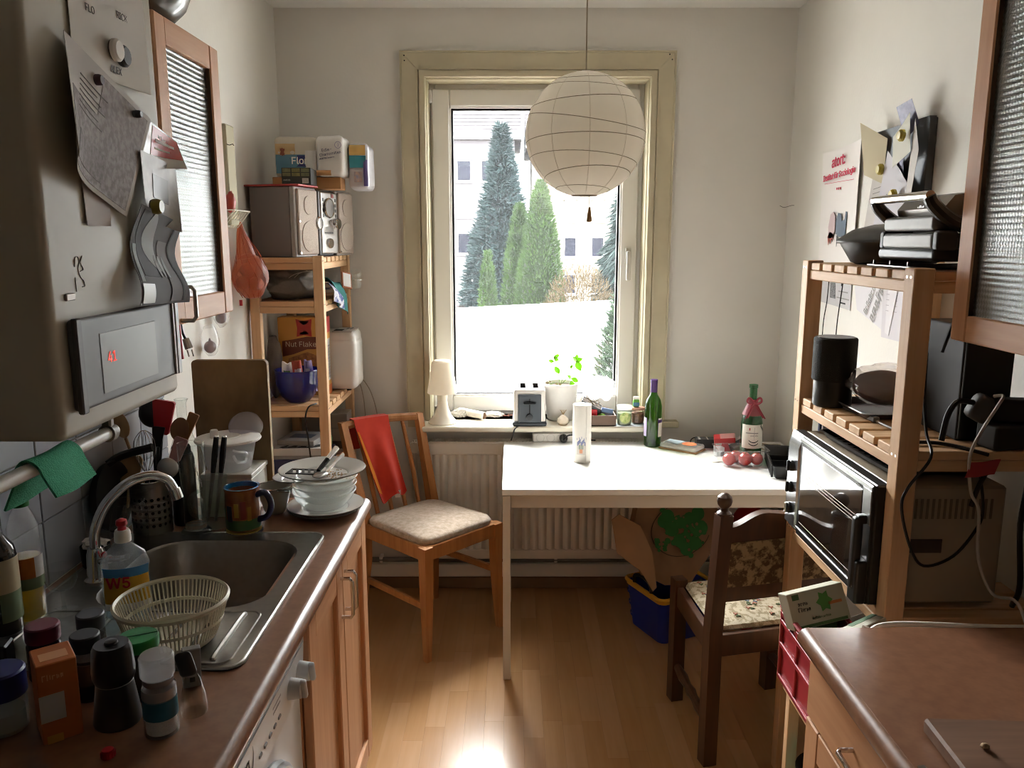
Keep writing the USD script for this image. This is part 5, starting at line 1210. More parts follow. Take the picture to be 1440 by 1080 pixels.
part(t, 'inside', lathe([(.0435, .1085), (.0385, .1085), (.0372, .095), (.038, .06), (.036, .03), (0, .03), (0, .029), (.0385, .06), (.0378, .095), (.0435, .1085)], mg, 36), mat('mug_blue', '14618c', rough=.2, coat=.6))
wrap(t, 'green_hills', mat('mug_green', '2c5a30', rough=.3, coat=.5), mg, lambda z: float(np.interp(z, [0, .005, .06], [.036, .041, .0425])), 1, -170, 20, .006, .032, n=30)
for a0, a1, z0, z1, c in ((-130, -108, .028, .068, '2a2c44'), (-100, -85, .04, .075, 'b58a2c'), (-80, -62, .035, .08, '8c2f1e'), (-150, -138, .03, .06, '35603a'), (-58, -45, .03, .065, 'b07c2a')):
    wrap(t, 'painted_figure', mat('mug_paint_' + c, c, rough=.3, coat=.5), mg, lambda z: float(np.interp(z, [.0, .06, .095], [.0405, .0425, .041])), 1, a0, a1, z0, z1, off=.001)
part(t, 'handle', tube(spl([(mg[0] + .038, mg[1] - .008, W0 + .098), (mg[0] + .062, mg[1] - .014, W0 + .104), (mg[0] + .076, mg[1] - .018, W0 + .078), (mg[0] + .066, mg[1] - .016, W0 + .047), (mg[0] + .040, mg[1] - .008, W0 + .034)], 6), .008, 12), mat('mug_handle_blue', '1c1c4a', rough=.25, coat=.6))
sp_ = (-.632, 2.052, W0)
t = thing('saucepan', 'white enamel saucepan with a steel rim behind the coloured mug', 'saucepan', sp_)
part(t, 'body', vessel([(.024, 0), (.028, .006), (.041, .05), (.043, .072)], .002, sp_, 30), mat('enamel_white', 'b5aea0', rough=.3))
part(t, 'rim', ring((sp_[0], sp_[1], W0 + .073), .043, .002, 30), CHROME)
part(t, 'handle', tube(spl([(sp_[0] - .042, sp_[1] - .005, W0 + .072), (sp_[0] - .08, sp_[1] - .012, W0 + .082), (sp_[0] - .11, sp_[1] - .02, W0 + .08)], 4), .004, 8) if False else tube([(sp_[0] + .02, sp_[1] - .038, W0 + .071), (sp_[0] + .06, sp_[1] - .06, W0 + .076)], .0035, 8), CHROME)

bb_ = thing('bread_box', 'white wooden drawer box at the far end of the left worktop', 'box', (-.83, 2.09, W0))
BBW = mat('breadbox_white', 'c9c4ba', rough=.5)
part(bb_, 'body', bx(-.806, -.686, 2.008, 2.144, W0, .998, .003), BBW)
part(bb_, 'lid_board', bx(-.808, -.674, 2.005, 2.145, .986, .9985, .002), BBW)
part(bb_, 'drawer_front', bx(-.688, -.677, 2.010, 2.142, .932, .984, .002), BBW)
part(bb_, 'drawer_front', bx(-.688, -.677, 2.010, 2.142, .884, .930, .002), BBW)
cbd = thing('cutting_board', 'large stained wooden board standing upright at the end of the left worktop', 'chopping board', (-.765, 2.155, 1.0))
cut = sg.Polygon(rrect(-.868, -.664, .8825, 1.276, .012)) 
part(cbd, 'board', ext(cut, .017, (0, 2.165, 0), X, Z), mat('old_board', '957a54', rough=.7, col2='6c5538', vs=7, stretch=(1, 1, .6), det=6))
part(cbd, 'edge', bx(-.6655, -.6635, 2.1482, 2.1648, .90, 1.26, .0005), mat('old_board_edge', 'a8906a', rough=.7))
ld = (-.750, 2.062, .9992)
t = thing('lidded_pitcher', 'milky plastic pitcher with white lid and handle standing on the bread box', 'pitcher', ld)
part(t, 'body', gvessel([(.052, 0), (.056, .004), (.070, .07), (.073, .082)], ld, 36), MILKY)
part(t, 'lid', lathe([(0, .088), (.030, .089), (.034, .086), (.060, .090), (.083, .084), (.085, .080), (.083, .077), (.072, .078), (0, .08)], ld, 36), WHITEM)
part(t, 'lid_knob', lathe([(0, .088), (.0115, .088), (.010, .106), (.0085, .109), (0, .109)], (ld[0] - .028, ld[1] - .02, ld[2]), 18), WHITEM)
part(t, 'handle', tube(spl([(ld[0] + .035, ld[1] - .062, 1.062), (ld[0] + .052, ld[1] - .075, 1.062), (ld[0] + .068, ld[1] - .068, 1.058), (ld[0] + .066, ld[1] - .066, 1.036), (ld[0] + .045, ld[1] - .070, 1.035), (ld[0] + .034, ld[1] - .064, 1.05)], 4), .004, 8), MILKY)
t = thing('plastic_cover', 'domed clear plastic cover leaning behind the lidded pitcher', 'cover', (-.80, 2.12, 1.0))
part(t, 'dome', tf(gvessel([(.010, 0), (.030, .006), (.042, .02), (.046, .04)], (0, 0, 0), 30), (-.724, 2.105, 1.122), rx=180 + 40), clear('lilac_plastic', (.86, .84, .92), haze=.45, rough=.2, hazecol=(.80, .78, .84))) 

# dishes
dp = (-.502, 2.060)
CER = mat('crockery', 'c9c9c4', rough=.2, coat=.5); CERD = mat('crockery_edge', '7f7d78', rough=.3)
def plate(label, z, r, h, group=None, rim=True, off=(0, 0)):
    at = (dp[0] + off[0], dp[1] + off[1], z)
    t = thing('plate', label, 'plate', at)
    part(t, 'dish', lathe([(0, 0), (r * .58, 0), (r * .62, h * .25), (r * .98, h * .9), (r, h), (r * .985, h + .002), (r * .62, h * .25 + .004), (r * .58, .0035), (0, .0035)], at, 44), CER)
    part(t, 'rim_line', ring((at[0], at[1], z + h + .0006), r * .994, .0016, 44, 6), CERD)
    return t
plate('lowest plate of the dish stack at the end of the left worktop', W0, .098, .012)
plate('second plate from the bottom of the dish stack, under the glass bowls', W0 + .0085, .101, .012, off=(.004, -.002))
for k, lab in enumerate(('lowest glass bowl of the dish stack', 'middle glass bowl of the dish stack', 'topmost glass bowl right under the soup plate')):
    at = (dp[0] + .002 * k, dp[1], W0 + .0135 + .019 * k)
    t = thing('glass_bowl', lab, 'bowl', at)
    part(t, 'bowl', gvessel([(.048, 0), (.055, .004), (.076, .028), (.084, .046)], at, 40), clear('bowl_glass', (.93, .95, .94), haze=.38, rough=.08, hazecol=(.86, .87, .84)))
    part(t, 'rim', ring((at[0], at[1], at[2] + .046), .0838, .0018, 40, 6), clear('bowl_glass', ''))
at = (dp[0] - .002, dp[1], W0 + .0985)
t = plate('wide soup plate with crumbs on top of the dish stack', W0 + .0985, .113, .020, off=(-.002, 0))
rc_ = random.Random(4)
part(t, 'crumbs', [blob((at[0] + .03 + rc_.gauss(0, .022), at[1] - .01 + rc_.gauss(0, .022), at[2] + .0045), (.0022, .002, .001), .2, 2, k, 0) for k in range(70)], mat('crumbs', '9a7c58', rough=.9), kind='stuff')
plate('small tilted plate behind the dish stack', W0 + .07, .06, .010, off=(-.088, .052))
z = at[2] + .008
t = thing('slotted_turner', 'black slotted turner with steel handle lying in the soup plate', 'turner', (at[0] - .03, at[1], z))
hd_ = sg.Polygon([(-.040, -.022), (.030, -.026), (.046, -.012), (.046, .012), (.030, .022), (-.028, .026)])
for k in range(4): hd_ = hd_.difference(sg.Polygon([(-.022 + k * .015, -.014), (-.014 + k * .015, -.014), (-.017 + k * .015, .016), (-.025 + k * .015, .016)]))
part(t, 'head', tf(ext(hd_, .0025), (at[0] - .046, at[1] - .030, z + .010), rz=8, ry=4), BLACK)
a, b, c = np.array((at[0] - .004, at[1] - .025, z + .012)), np.array((at[0] + .012, at[1] + .012, z + .032)), np.array((at[0] + .028, at[1] + .055, z + .052))
part(t, 'neck', tube([a, b], (.006, .007), 10), BLACK)
part(t, 'handle', tube([b, c], (.0075, .0085), 12), CHROME)
t = thing('serving_spoon', 'steel handled serving spoon beside the slotted turner', 'spoon', (at[0], at[1], z))
part(t, 'handle', tube([(at[0] + .014, at[1] - .02, z + .007), (at[0] + .046, at[1] + .05, z + .036)], (.004, .0055), 8), CHROME)
part(t, 'bowl', tf(ball((0, 0, 0), (.017, .026, .006), 2), (at[0] + .004, at[1] - .04, z + .006), rz=-24), STEEL)

# hanging plug under the narrow wall cabinet
t = thing('mains_cable', 'short cord with a pale plug hanging under the narrow wall cabinet', 'cord', (-.74, 1.80, 1.33))
part(t, 'cord', tube(spl([(-.745, 1.80, 1.428), (-.742, 1.80, 1.395), (-.735, 1.80, 1.375)], 4), .003, 6), BLACK)
part(t, 'plug', [tube([(-.735, 1.80, 1.378), (-.728, 1.80, 1.355)], (.008, .010), 10), cyl((-.732, 1.797, 1.352), (-.729, 1.797, 1.337), .002, n=6), cyl((-.724, 1.803, 1.352), (-.721, 1.803, 1.337), .002, n=6)], WHITEM)
solo('hanging_tool', [tube([(-.693, 1.66, 1.428), (-.692, 1.66, 1.352)], (.006, .0075), 10)], RED, 'red handled tool hanging under the wall cabinet beside the boiler', 'tool')

# ------------------------------------------------------------------ left shelf: stereo and goods
e_, n_ = np.array((.25, .968, 0)), np.array((.968, -.25, 0))
rzs = math.degrees(math.atan2(e_[1], e_[0])) - 90
S0 = np.array((-.785, 2.975, 1.5305))
def st(a, b, dep0, dep1, z0, z1, r=.003, rounded=False):
    """box in the stereo's own frame: a..b along its front, dep back from the front"""
    m = (rbox if rounded else bx)(-dep1, -dep0, a, b, z0, z1, r)
    return tf(m, S0, rz=rzs)
def st_pt(a, d, z): return S0 + e_ * a + n_ * d + np.array((0, 0, z))
SPB = mat('speaker_grey', '6d6663', rough=.6); SPC = mat('speaker_cloth', 'b3a69a', rough=.9, bump=.4, bs=300); SPS = mat('speaker_silver', '9a938c', rough=.4)
def disc(par, nm, a, d, z, r, th, m, n=26):
    c = st_pt(a, d, z); return part(par, nm, tf(lathe([(0, 0), (r, 0), (r, th * .6), (r * .9, th), (0, th)], n=n), c, ry=90, rz=math.degrees(math.atan2(n_[1], n_[0])), s=1), m)
for (a0, a1, lab) in ((0, .165, 'near grey stereo speaker with a pale cloth front on the corner shelf'), (.325, .47, 'far grey stereo speaker next to the window wall')):
    s_ = thing('speaker', lab, 'speaker', tuple(st_pt((a0 + a1) / 2, -.09, 0)))
    part(s_, 'cabinet', st(a0, a1, .022, .185, 0, .255), SPB)
    part(s_, 'front_frame', st(a0, a1, .004, .022, 0, .255), SPS)
    part(s_, 'cloth_front', st(a0 + .014, a1 - .006, -.006, .006, .008, .248, .006, True), SPC)
    disc(s_, 'woofer', (a0 + a1) / 2 + .004, .006, .075, .056, .004, SPC); disc(s_, 'tweeter', (a0 + a1) / 2 + .004, .006, .19, .034, .004, SPC)
    for dz in (.016, .13): disc(s_, 'stud', a0 + .016, .006, dz, .004, .004, CHROME)
    part(s_, 'foot', [st(a0 + .01, a0 + .02, .03, .17, -.0002, .002)], RUBBER)
sc_ = thing('stereo', 'silver and dark stereo with round dials between its two speakers', 'stereo', tuple(st_pt(.245, -.09, 0)))
part(sc_, 'body', st(.170, .320, .015, .175, 0, .25), mat('stereo_dark', '4a4643', rough=.5))
part(sc_, 'face', st(.186, .316, -.006, .016, .01, .245, .006, True), mat('stereo_silver', 'b8b3ad', rough=.3, metal=.4))
part(sc_, 'face_edge', st(.170, .188, -.002, .016, .004, .248, .003), mat('stereo_dark', ''))
k_ = disc(sc_, 'dial', .245, .006, .185, .036, .008, mat('dial_grey', '77726c', rough=.25, metal=.6)); c = st_pt(.245, .012, .185)
part(sc_, 'dial_ring', tf(ring((0, 0, 0), .036, .003, 28, 6, 'x'), c, rz=math.degrees(math.atan2(n_[1], n_[0]))), CHROME)
disc(sc_, 'volume_knob', .292, .006, .125, .022, .022, CHROME); disc(sc_, 'small_knob', .262, .006, .13, .012, .014, CHROME); disc(sc_, 'side_dial', .165, .004, .125, .026, .008, CHROME)
disc(sc_, 'side_dial_face', .165, .010, .125, .020, .003, mat('dial_grey', ''))
disc(sc_, 'lower_knob', .245, .006, .05, .020, .010, CHROME)
part(sc_, 'cassette_tray', tf(bx(0, .006, .205, .285, .083, .115, .002), S0, rz=rzs), mat('tray_silver', 'c9c5bf', rough=.3)); part(sc_, 'buttons', [tf(bx(.0055, .0075, .21 + .012 * q, .219 + .012 * q, .088, .093, .0005), S0, rz=rzs) for q in range(6)] + [tf(bx(.0055, .0075, .20 + .1 * q, .21 + .1 * q, .15 + .02 * w, .162 + .02 * w, .0005), S0, rz=rzs) for q in (0, 1) for w in range(4)], mat('button_dark', '45413e', rough=.4), kind='stuff')
part(sc_, 'red_lamp_cover', tf(bx(.0055, .008, .27, .29, .225, .24, .001), S0, rz=rzs), mat('lamp_red', '7a2a22', rough=.3))

TOPZ = S0[2] + .2555
solo('red_folder', tf(bx(-.15, .10, -.075, .075, 0, .006, .002), (-.845, 3.06, TOPZ + .0005), rz=rzs), mat('folder_red', 'a12a26', rough=.5), 'thin red folder lying on the near speaker', 'folder')
BKB = mat('tea_chest_black', '1d1e18', rough=.5)
carton('tea_chest', 'black box with six small picture windows on top of the stereo', (.105, .13, .060), (-.792, 3.085, TOPZ + .007), 4, 0, 0, BKB,
       [('f', .03 + .32 * i, .31 + .32 * i, .50 + .24 * j, .70 + .26 * j, mat('tea_picture_%d' % i, ('6d6a48', '77703f', '5f6142')[i], rough=.5, var=.25, vs=70)) for i in range(3) for j in range(2)] + [('f', .70, .92, .08, .38, PAPL), ('f', '~7', .006, .06, .22, PAPL)] + [('f', .72 + .025 * k, .73 + .025 * k, .12, .34, INK) for k in range(7)])
solo('brown_carton', tf(bx(-.13, .13, -.05, .05, 0, .044, .002), (-.79, 3.225, TOPZ + .0005), rz=2), mat('carton_tan', 'b07f50', rough=.8, var=.05, vs=12), 'flat tan cardboard carton lying under the paper roll packs', 'carton')
def pack(name, label, x0, x1, y0, y1, z0, z1, m, seed, amp=.05):
    c = np.array(((x0 + x1) / 2, (y0 + y1) / 2, (z0 + z1) / 2)); h = np.array((x1 - x0, y1 - y0, z1 - z0)) / 2
    b = m3.Manifold.batch_hull([m3.Manifold.sphere(.02, 10).translate((sx * (h[0] - .02), sy * (h[1] - .02), sz * (h[2] - .02))) for sx in (-1, 1) for sy in (-1, 1) for sz in (-1, 1)]).refine_to_length(.02)
    q = T(b); v = q.vertices; v = v * (1 + amp * (meshkit.fbm(v * 22 + seed * 3.1, 3, seed)[:, None] - .5) * 2)
    t = thing(name, label, 'pack', (c[0], c[1], z0)); part(t, 'wrap', trimesh.Trimesh(v + c, q.faces, process=False), m)
    return t, c, h
def fpatch(t, nm, x0, x1, z0, z1, y, m, seed=0):
    """printed patch on a soft pack's near side"""
    part(t, nm, sheet(lambda u, v: (x0 + (x1 - x0) * u, y + .002 * math.sin(9 * u + seed) + .002 * math.sin(7 * v), z0 + (z1 - z0) * v), 8, 8, .0008), m)
PZ = TOPZ + .045
t, c, h = pack('kitchen_roll_pack', 'blue and cream pack of kitchen rolls on the stereo', -.915, -.745, 3.185, 3.30, PZ, 1.982, mat('roll_wrap', 'cbc3b2', rough=.35), 1)
yb = 3.182
fpatch(t, 'blue_field', -.905, -.775, 1.845, 1.915, yb, mat('wrap_blue', '4f7d92', rough=.35)); fpatch(t, 'cream_field', -.905, -.83, 1.915, 1.955, yb, mat('wrap_cream', 'c9a878', rough=.4))
fpatch(t, 'navy_field', -.850, -.775, 1.870, 1.912, yb - .001, mat('wrap_navy', '23286a', rough=.35))
part(t, 'lettering', text('Flor', .025, (-.846, yb - .0045, 1.880), X, Z, .001, True), PAPER)
part(t, 'flower', [tf(ball((0, 0, 0), (.005, .002, .016), 1), (-.878, yb - .002, 1.925), ry=a) for a in (-30, 0, 35)], mat('petal_brown', '8a4a30', rough=.6), kind='stuff')
fpatch(t, 'white_tear', -.792, -.75, 1.84, 1.93, yb - .0015, mat('wrap_white', 'd8d4cf', rough=.4), 2)
t, c, h = pack('toilet_roll_pack', 'white pack of camomile toilet rolls on the stereo', -.748, -.640, 3.16, 3.30, TOPZ + .046, 1.985, mat('wrap_white', ''), 2)
part(t, 'lettering', [text('Edle-', .011, (-.722, 3.1555, 1.922), (.98, 0, .15), (-.15, 0, .98), .001), text('Chamomillen', .010, (-.731, 3.1555, 1.905), (.98, 0, .15), (-.15, 0, .98), .001), pseudo(16, .006, (-.731, 3.1555, 1.893), (.98, 0, .15), (-.15, 0, .98), .001)], mat('print_navy', '34345c', rough=.6))
part(t, 'emblem', ring((-.660, 3.157, 1.948), .012, .0010, 20, 5, 'y'), mat('print_lilac', '8f85a4', rough=.6)); part(t, 'numeral', text('2', .010, (-.663, 3.1555, 1.943), X, Z, .001), mat('print_lilac', ''))
fpatch(t, 'tan_base', -.745, -.69, 1.80 + .036, 1.855, 3.157, mat('wrap_tan', 'b88a5a', rough=.5))
t, c, h = pack('tissue_pack', 'torn blue and yellow tissue pack at the right end on the stereo', -.640, -.560, 3.23, 3.39, TOPZ + .002, 1.965, mat('tissue_wrap', 'b7b4b6', rough=.3), 3, .07)
fpatch(t, 'yellow_field', -.632, -.570, 1.918, 1.955, 3.226, mat('wrap_yellow', 'cda860', rough=.4)); fpatch(t, 'teal_field', -.632, -.568, 1.870, 1.915, 3.225, mat('wrap_teal', '2f8894', rough=.35)); fpatch(t, 'violet_edge', -.578, -.562, 1.80, 1.90, 3.2245, mat('wrap_violet', '6a5a96', rough=.4))
fpatch(t, 'picture', -.615, -.585, 1.815, 1.855, 3.2245, mat('wrap_picture', '8d8fa8', rough=.4, col2='c4a690', vs=60))

# second level: jacket, towel, cloth and mirror
L2 = 1.3705
jk = thing('quilted_jacket', 'grey quilted jacket heaped on the second level of the corner shelf', 'jacket', (-.84, 3.12, L2))
jm = blob((-.838, 3.13, L2 + .062), (.118, .15, .075), .35, 1.6, 8, 4); v = jm.vertices; v[:, 2] = np.maximum(v[:, 2], L2 + .001); v[:, 0] = np.clip(v[:, 0], -.966, -.735); v[:, 1] = np.maximum(v[:, 1], 2.978); v[:, 2] = np.minimum(v[:, 2], L2 + .135)
part(jk, 'cloth', jm, mat('jacket_grey', '5d574f', rough=.85, var=.1, vs=9, bump=.3, bs=120))
part(jk, 'quilt_seams', [tube(spl([(x0, 2.985 + .01 * k, L2 + .03 + .004 * k), (x0 + .05, 3.0, L2 + .08 + .01 * k), (x0 + .10, 3.05, L2 + .11)], 4), .0015, 5) for k, x0 in enumerate((-.90, -.87, -.84))], mat('jacket_seam', '8c857a', rough=.8), kind='stuff')
def drape(name, label, top, drop, m, seed, w0, cat_='towel', t_=.003):
    def f(u, v):
        y = top[1] + (u - .5) * w0; b = .008 * math.sin(u * 8 + seed) * v
        if v < .45: return (top[0] - .10 * (1 - v / .45) + .0, y, top[2] + .03 * (1 - u) + .006 * math.sin(u * 6 + v * 4))
        s = (v - .45) / .55
        return (top[0] + .022 * math.sin(min(1, s * 2) * 1.57) + b, y + .03 * s * (u - .2), top[2] + .03 * (1 - u) * (1 - s) - drop * s * (.5 + .6 * u))
    return solo(name, sheet(f, 16, 22, t_), m, label, cat_)
drape('teal_towel', 'teal towel hanging over the shelf side below the stereo', (-.700, 3.20, L2 + .045), .115, mat('towel_teal', '2b7a74', rough=.85, col2='1c5350', vs=5, transl=.1), 2, .22)
drape('patterned_cloth', 'blue and white patterned cloth hanging in front of the teal towel', (-.690, 3.115, L2 + .03), .07, mat('cloth_pattern', 'c3c4cc', rough=.85, col2='4c5788', vs=38, lo=.44, hi=.56), 5, .11, 'cloth')
t = thing('wall_tumbler', 'clear tumbler in a wire ring at the far post of the corner shelf', 'tumbler', (-.645, 3.40, L2 + .02))
part(t, 'tumbler', tf(gvessel([(.022, 0), (.024, .003), (.030, .07)], (0, 0, 0), 24), (-.648, 3.36, L2 + .03), rx=20), GLASS)
part(t, 'ring', tube([(-.648 + .03 * math.cos(a), 3.36 + .03 * math.sin(a), L2 + .06) for a in np.arange(20) * math.pi / 10], .0018, 6, True), CHROME)
part(t, 'arm', tube([(-.668, 3.38, L2 + .06), (-.69, 3.46, L2 + .06)], .002, 6), CHROME)
t = thing('hand_mirror', 'small orange framed mirror catching the light at the corner shelf', 'mirror', (-.665, 3.28, L2 + .03))
mp = lambda me: tf(me, (-.668, 3.27, L2 + .03), rz=38, rx=-28, ry=14)
part(t, 'frame', mp(bx(-.022, .022, -.003, .003, 0, .072, .002)), mat('frame_orange', 'a0603c', rough=.5)); part(t, 'glass', mp(bx(-.017, .017, -.0042, -.003, .006, .066, .0005)), mat('mirror', 'f2f2f0', rough=.25))

# third level: cereal, bowl, bread machine, cloth bag
L3 = .9755
CERE = mat('cereal_yellow', 'c08a3c', rough=.5); CERR = mat('cereal_red', 'a62a26', rough=.5); CERB = mat('cereal_brown', '6d3320', rough=.5)
pgr = sg.Polygon([(.38, .98), (.54, .955), (.72, .98), (.70, .86), (.71, .755), (.54, .775), (.39, .755), (.41, .86)])
band = sg.Polygon([(.08, .50), (.08, .70), (.3, .72), (.6, .755), (1, .75), (1, .60), (.6, .595), (.3, .53)])
t = carton('cereal_box', 'yellow cereal box with a brown banner on the third level of the corner shelf', (.190, .075, .315), (-.838, 3.225, L3), 0, 0, 0, CERE,
       [('f', pgr, CERR), ('f', band, CERB), ('f', 'Nut Flakes', .0205, .14, .628, mat('cereal_letter', 'c4b29a', rough=.5)), ('f', sg.Polygon([(.1, .05), (.9, .05), (.95, .48), (.6, .56), (.2, .48)]), mat('cereal_flakes', 'a9713c', rough=.6, col2='7c4a26', vs=60)), ('r', .0, 1, .80, 1, CERR), ('r', .1, .9, .18, .72, PAPL), ('r', .0, 1, .0, .12, mat('cereal_orange', 'b5602a', rough=.5))] + [('r', .2, .8, .22 + .04 * k, .235 + .04 * k, INKG) for k in range(11)]
       + [('f', sg.Polygon([(.45, .955), (.66, .955), (.62, .925), (.55, .905), (.49, .925)]), PAPL), ('f', sg.Polygon([(.45, .785), (.66, .785), (.62, .81), (.55, .83), (.49, .81)]), PAPL)])
bb2 = (-.832, 3.068, L3)
t = thing('blue_bowl', 'cobalt blue glass bowl full of packets on the third level of the corner shelf', 'bowl', bb2)
part(t, 'bowl', vessel([(.038, 0), (.045, .004), (.068, .03), (.081, .07), (.085, .125)], .003, bb2, 40), clear('cobalt', (.08, .10, .62), rough=.02, haze=.35, hazecol=(.02, .03, .30)))
part(t, 'rim', ring((bb2[0], bb2[1], L3 + .125), .0838, .0024, 40, 6), clear('cobalt', ''))
for lab, c, rx, rz, ms in (('white and green sweet packet standing in the cobalt bowl', (-.86, 3.03, L3 + .09), 18, 15, (PAPER, mat('packet_green', '4c8a2c', rough=.4))), ('violet packet in the right half of the cobalt bowl', (-.785, 3.06, L3 + .09), 8, -10, (mat('packet_violet', '8a84b8', rough=.4), PAPER)), ('red packet at the back of the cobalt bowl', (-.835, 3.095, L3 + .08), -6, 40, (mat('packet_red', 'b84a34', rough=.4), PAPER))):
    t = thing('snack_packet', lab, 'packet', c)
    s0 = lambda u, v: ((u - .5) * .055 * (1 - .45 * v), .010 * math.sin(3 * u) * (1 - v) + .012 * v * math.cos(5 * u), -.05 + .125 * v)
    part(t, 'wrapper', tf(sheet(s0, 10, 8, .006), c, rx=rx, rz=rz), ms[0]); part(t, 'print', tf(sheet(lambda u, v: tuple(np.array(s0(.2 + .6 * u, .45 + .3 * v)) - (0, .0035, 0)), 6, 5, .001), c, rx=rx, rz=rz), ms[1])
bm_ = thing('bread_machine', 'white bread machine with control panel at the far end of the third level', 'bread maker', (-.79, 3.37, L3))
part(bm_, 'housing', rbox(-.925, -.640, 3.272, 3.440, L3 + .004, 1.20, .03, 16), mat('bread_white', 'd3cfc9', rough=.35))
part(bm_, 'lid', rbox(-.92, -.645, 3.277, 3.435, 1.165, 1.222, .022, 14), mat('bread_white', ''))
part(bm_, 'panel', [rbox(-.740, -.655, 3.285, 3.43, 1.219, 1.225, .0025)], mat('panel_grey', 'b3afa9', rough=.4)); part(bm_, 'display', bx(-.735, -.70, 3.295, 3.345, 1.2245, 1.2265), INK)
part(bm_, 'buttons', [lathe([(0, 0), (.006, 0), (.006, .002), (0, .003)], (-.69 + .014 * (k % 2), 3.365 + .018 * (k // 2), 1.2248), 10) for k in range(6)], INKG, kind='stuff')
part(bm_, 'foot', [cyl((x, y, L3 + .0005), (x, y, L3 + .006), .01) for x in (-.9, -.68) for y in (3.30, 3.41)], RUBBER, kind='stuff')
t = thing('cable', 'pale power cable hanging from the bread machine behind the chair', 'cable', (-.64, 3.44, .7))
part(t, 'wire', tube(spl([(-.70, 3.475, 1.02), (-.66, 3.49, .99), (-.62, 3.49, .92), (-.595, 3.49, .80), (-.59, 3.5, .62)], 6), .0028, 6), mat('wire_pale', 'a59c8c', rough=.5))
part(t, 'second_wire', tube(spl([(-.70, 3.478, 1.01), (-.672, 3.49, .97), (-.655, 3.49, .88), (-.65, 3.5, .70)], 6), .0026, 6), mat('wire_pale', ''))
t = thing('cable', 'black cable hanging down from under the cobalt bowl', 'cable', (-.78, 2.96, .8))
part(t, 'wire', tube(spl([(-.745, 3.0, .98), (-.765, 2.958, .975), (-.778, 2.955, .93), (-.772, 2.958, .85), (-.765, 2.962, .755)], 6), .003, 6), BLACK)
solo('cloth_bag', blob((-.936, 3.135, L3 + .13), (.030, .036, .125), .16, 2, 14, 3), mat('cloth_grey', '6b645c', rough=.9, bump=.3, bs=150), 'grey cloth bag standing behind the wooden board on the third level', 'bag')
solo('paper_sack', blob((-.900, 3.20, L3 + .11), (.05, .05, .115), .12, 2, 17, 3), mat('sack_grey', '6a615c', rough=.9), 'dull grey sack beside the cereal box', 'sack') if False else None

# fourth level
L4 = .7005
solo('navy_box', bx(-.930, -.735, 2.99, 3.25, L4, L4 + .058, .003), mat('box_navy', '20284f', rough=.55), 'flat navy blue box at the bottom of the stack on the fourth shelf level', 'box')
GW = mat('game_white', 'bdbcbb', rough=.5)
carton('board_game', 'white and blue board game box lying on the navy box', (.185, .22, .042), (-.835, 3.115, L4 + .0585), 3, 0, 0, GW, [('t', .0, 1, .55, 1, mat('game_blue', '3a5c94', rough=.5)), ('t', sg.Polygon([(.1, .1), (.3, .3), (.25, .12), (.5, .28), (.45, .1), (.7, .3), (.66, .1), (.92, .3), (.95, .12), (.8, .03), (.2, .03)]), INK), ('r', 0, 1, 0, 1, mat('game_blue', '')), ('f', 0, 1, 0, .35, INKG)])
carton('board_game', 'thin grey board game box on top of the white and blue one', (.15, .16, .02), (-.835, 3.125, L4 + .1015), -8, 0, 0, mat('game_grey', '8b8783', rough=.6), [('t', .2, .8, .3, .7, mat('game_dark', '4b5166', rough=.6))])
carton('brown_box', 'small brown cardboard box behind the board games', (.10, .06, .05), (-.82, 3.30, L4), 0, 0, 0, CARD, [])
solo('green_packet', blob((-.755, 3.20, L4 + .085), (.018, .03, .03), .3, 2, 6, 2), mat('packet_lime', '3f7a34', rough=.5), 'small green packet lying beside the board games', 'packet')
carton('printed_carton', 'pale printed carton on the fourth shelf level near the window wall', (.10, .10, .165), (-.752, 3.388, L4), 0, 0, 0, mat('carton_pale', '9c938a', rough=.8), [('r', .1, .9, .08, .28, mat('print_dark', '4d4642', rough=.8)), ('f', .1, .9, .08, .28, mat('print_dark', '')), ('r', .15, .8, .6, .64, INKG), ('f', .15, .8, .6, .64, INKG)])

# hanging on the left wall beside the shelf
ob_ = thing('onion_net', 'orange net bag of onions hanging left of the corner shelf', 'net bag', (-.915, 2.83, 1.39))
NET = clear('net_orange', (.92, .55, .38), haze=.28, hazecol=(.70, .24, .10), rough=.4)
nm_ = blob((-.915, 2.83, 1.468), (.062, .06, .078), .10, 2.2, 3, 3); v = nm_.vertices; v[:, 0] = np.maximum(v[:, 0], -.974)
part(ob_, 'net', nm_, NET)
part(ob_, 'net_neck', tube(spl([(-.925, 2.83, 1.53), (-.932, 2.83, 1.58), (-.938, 2.83, 1.62), (-.94, 2.83, 1.655)], 4), np.linspace(.034, .006, 13), 10), NET)
part(ob_, 'net_mesh', [tube(spl([(-.94, 2.83, 1.64), (-.915 + .045 * math.cos(a), 2.83 + .045 * math.sin(a), 1.53), (-.915 + .063 * math.cos(a + .5), 2.83 + .06 * math.sin(a + .5), 1.46), (-.915 + .03 * math.cos(a + 1), 2.83 + .03 * math.sin(a + 1), 1.395)], 4), .0010, 4) for a in np.arange(12) * math.pi / 6 + .2], mat('net_string', 'b5532c', rough=.7), kind='stuff')
part(ob_, 'closure_tag', bx(-.935, -.925, 2.76, 2.766, 1.372, 1.392, .001), RED)
ON = mat('onion_skin', 'a8693a', rough=.4, var=.15, vs=30)
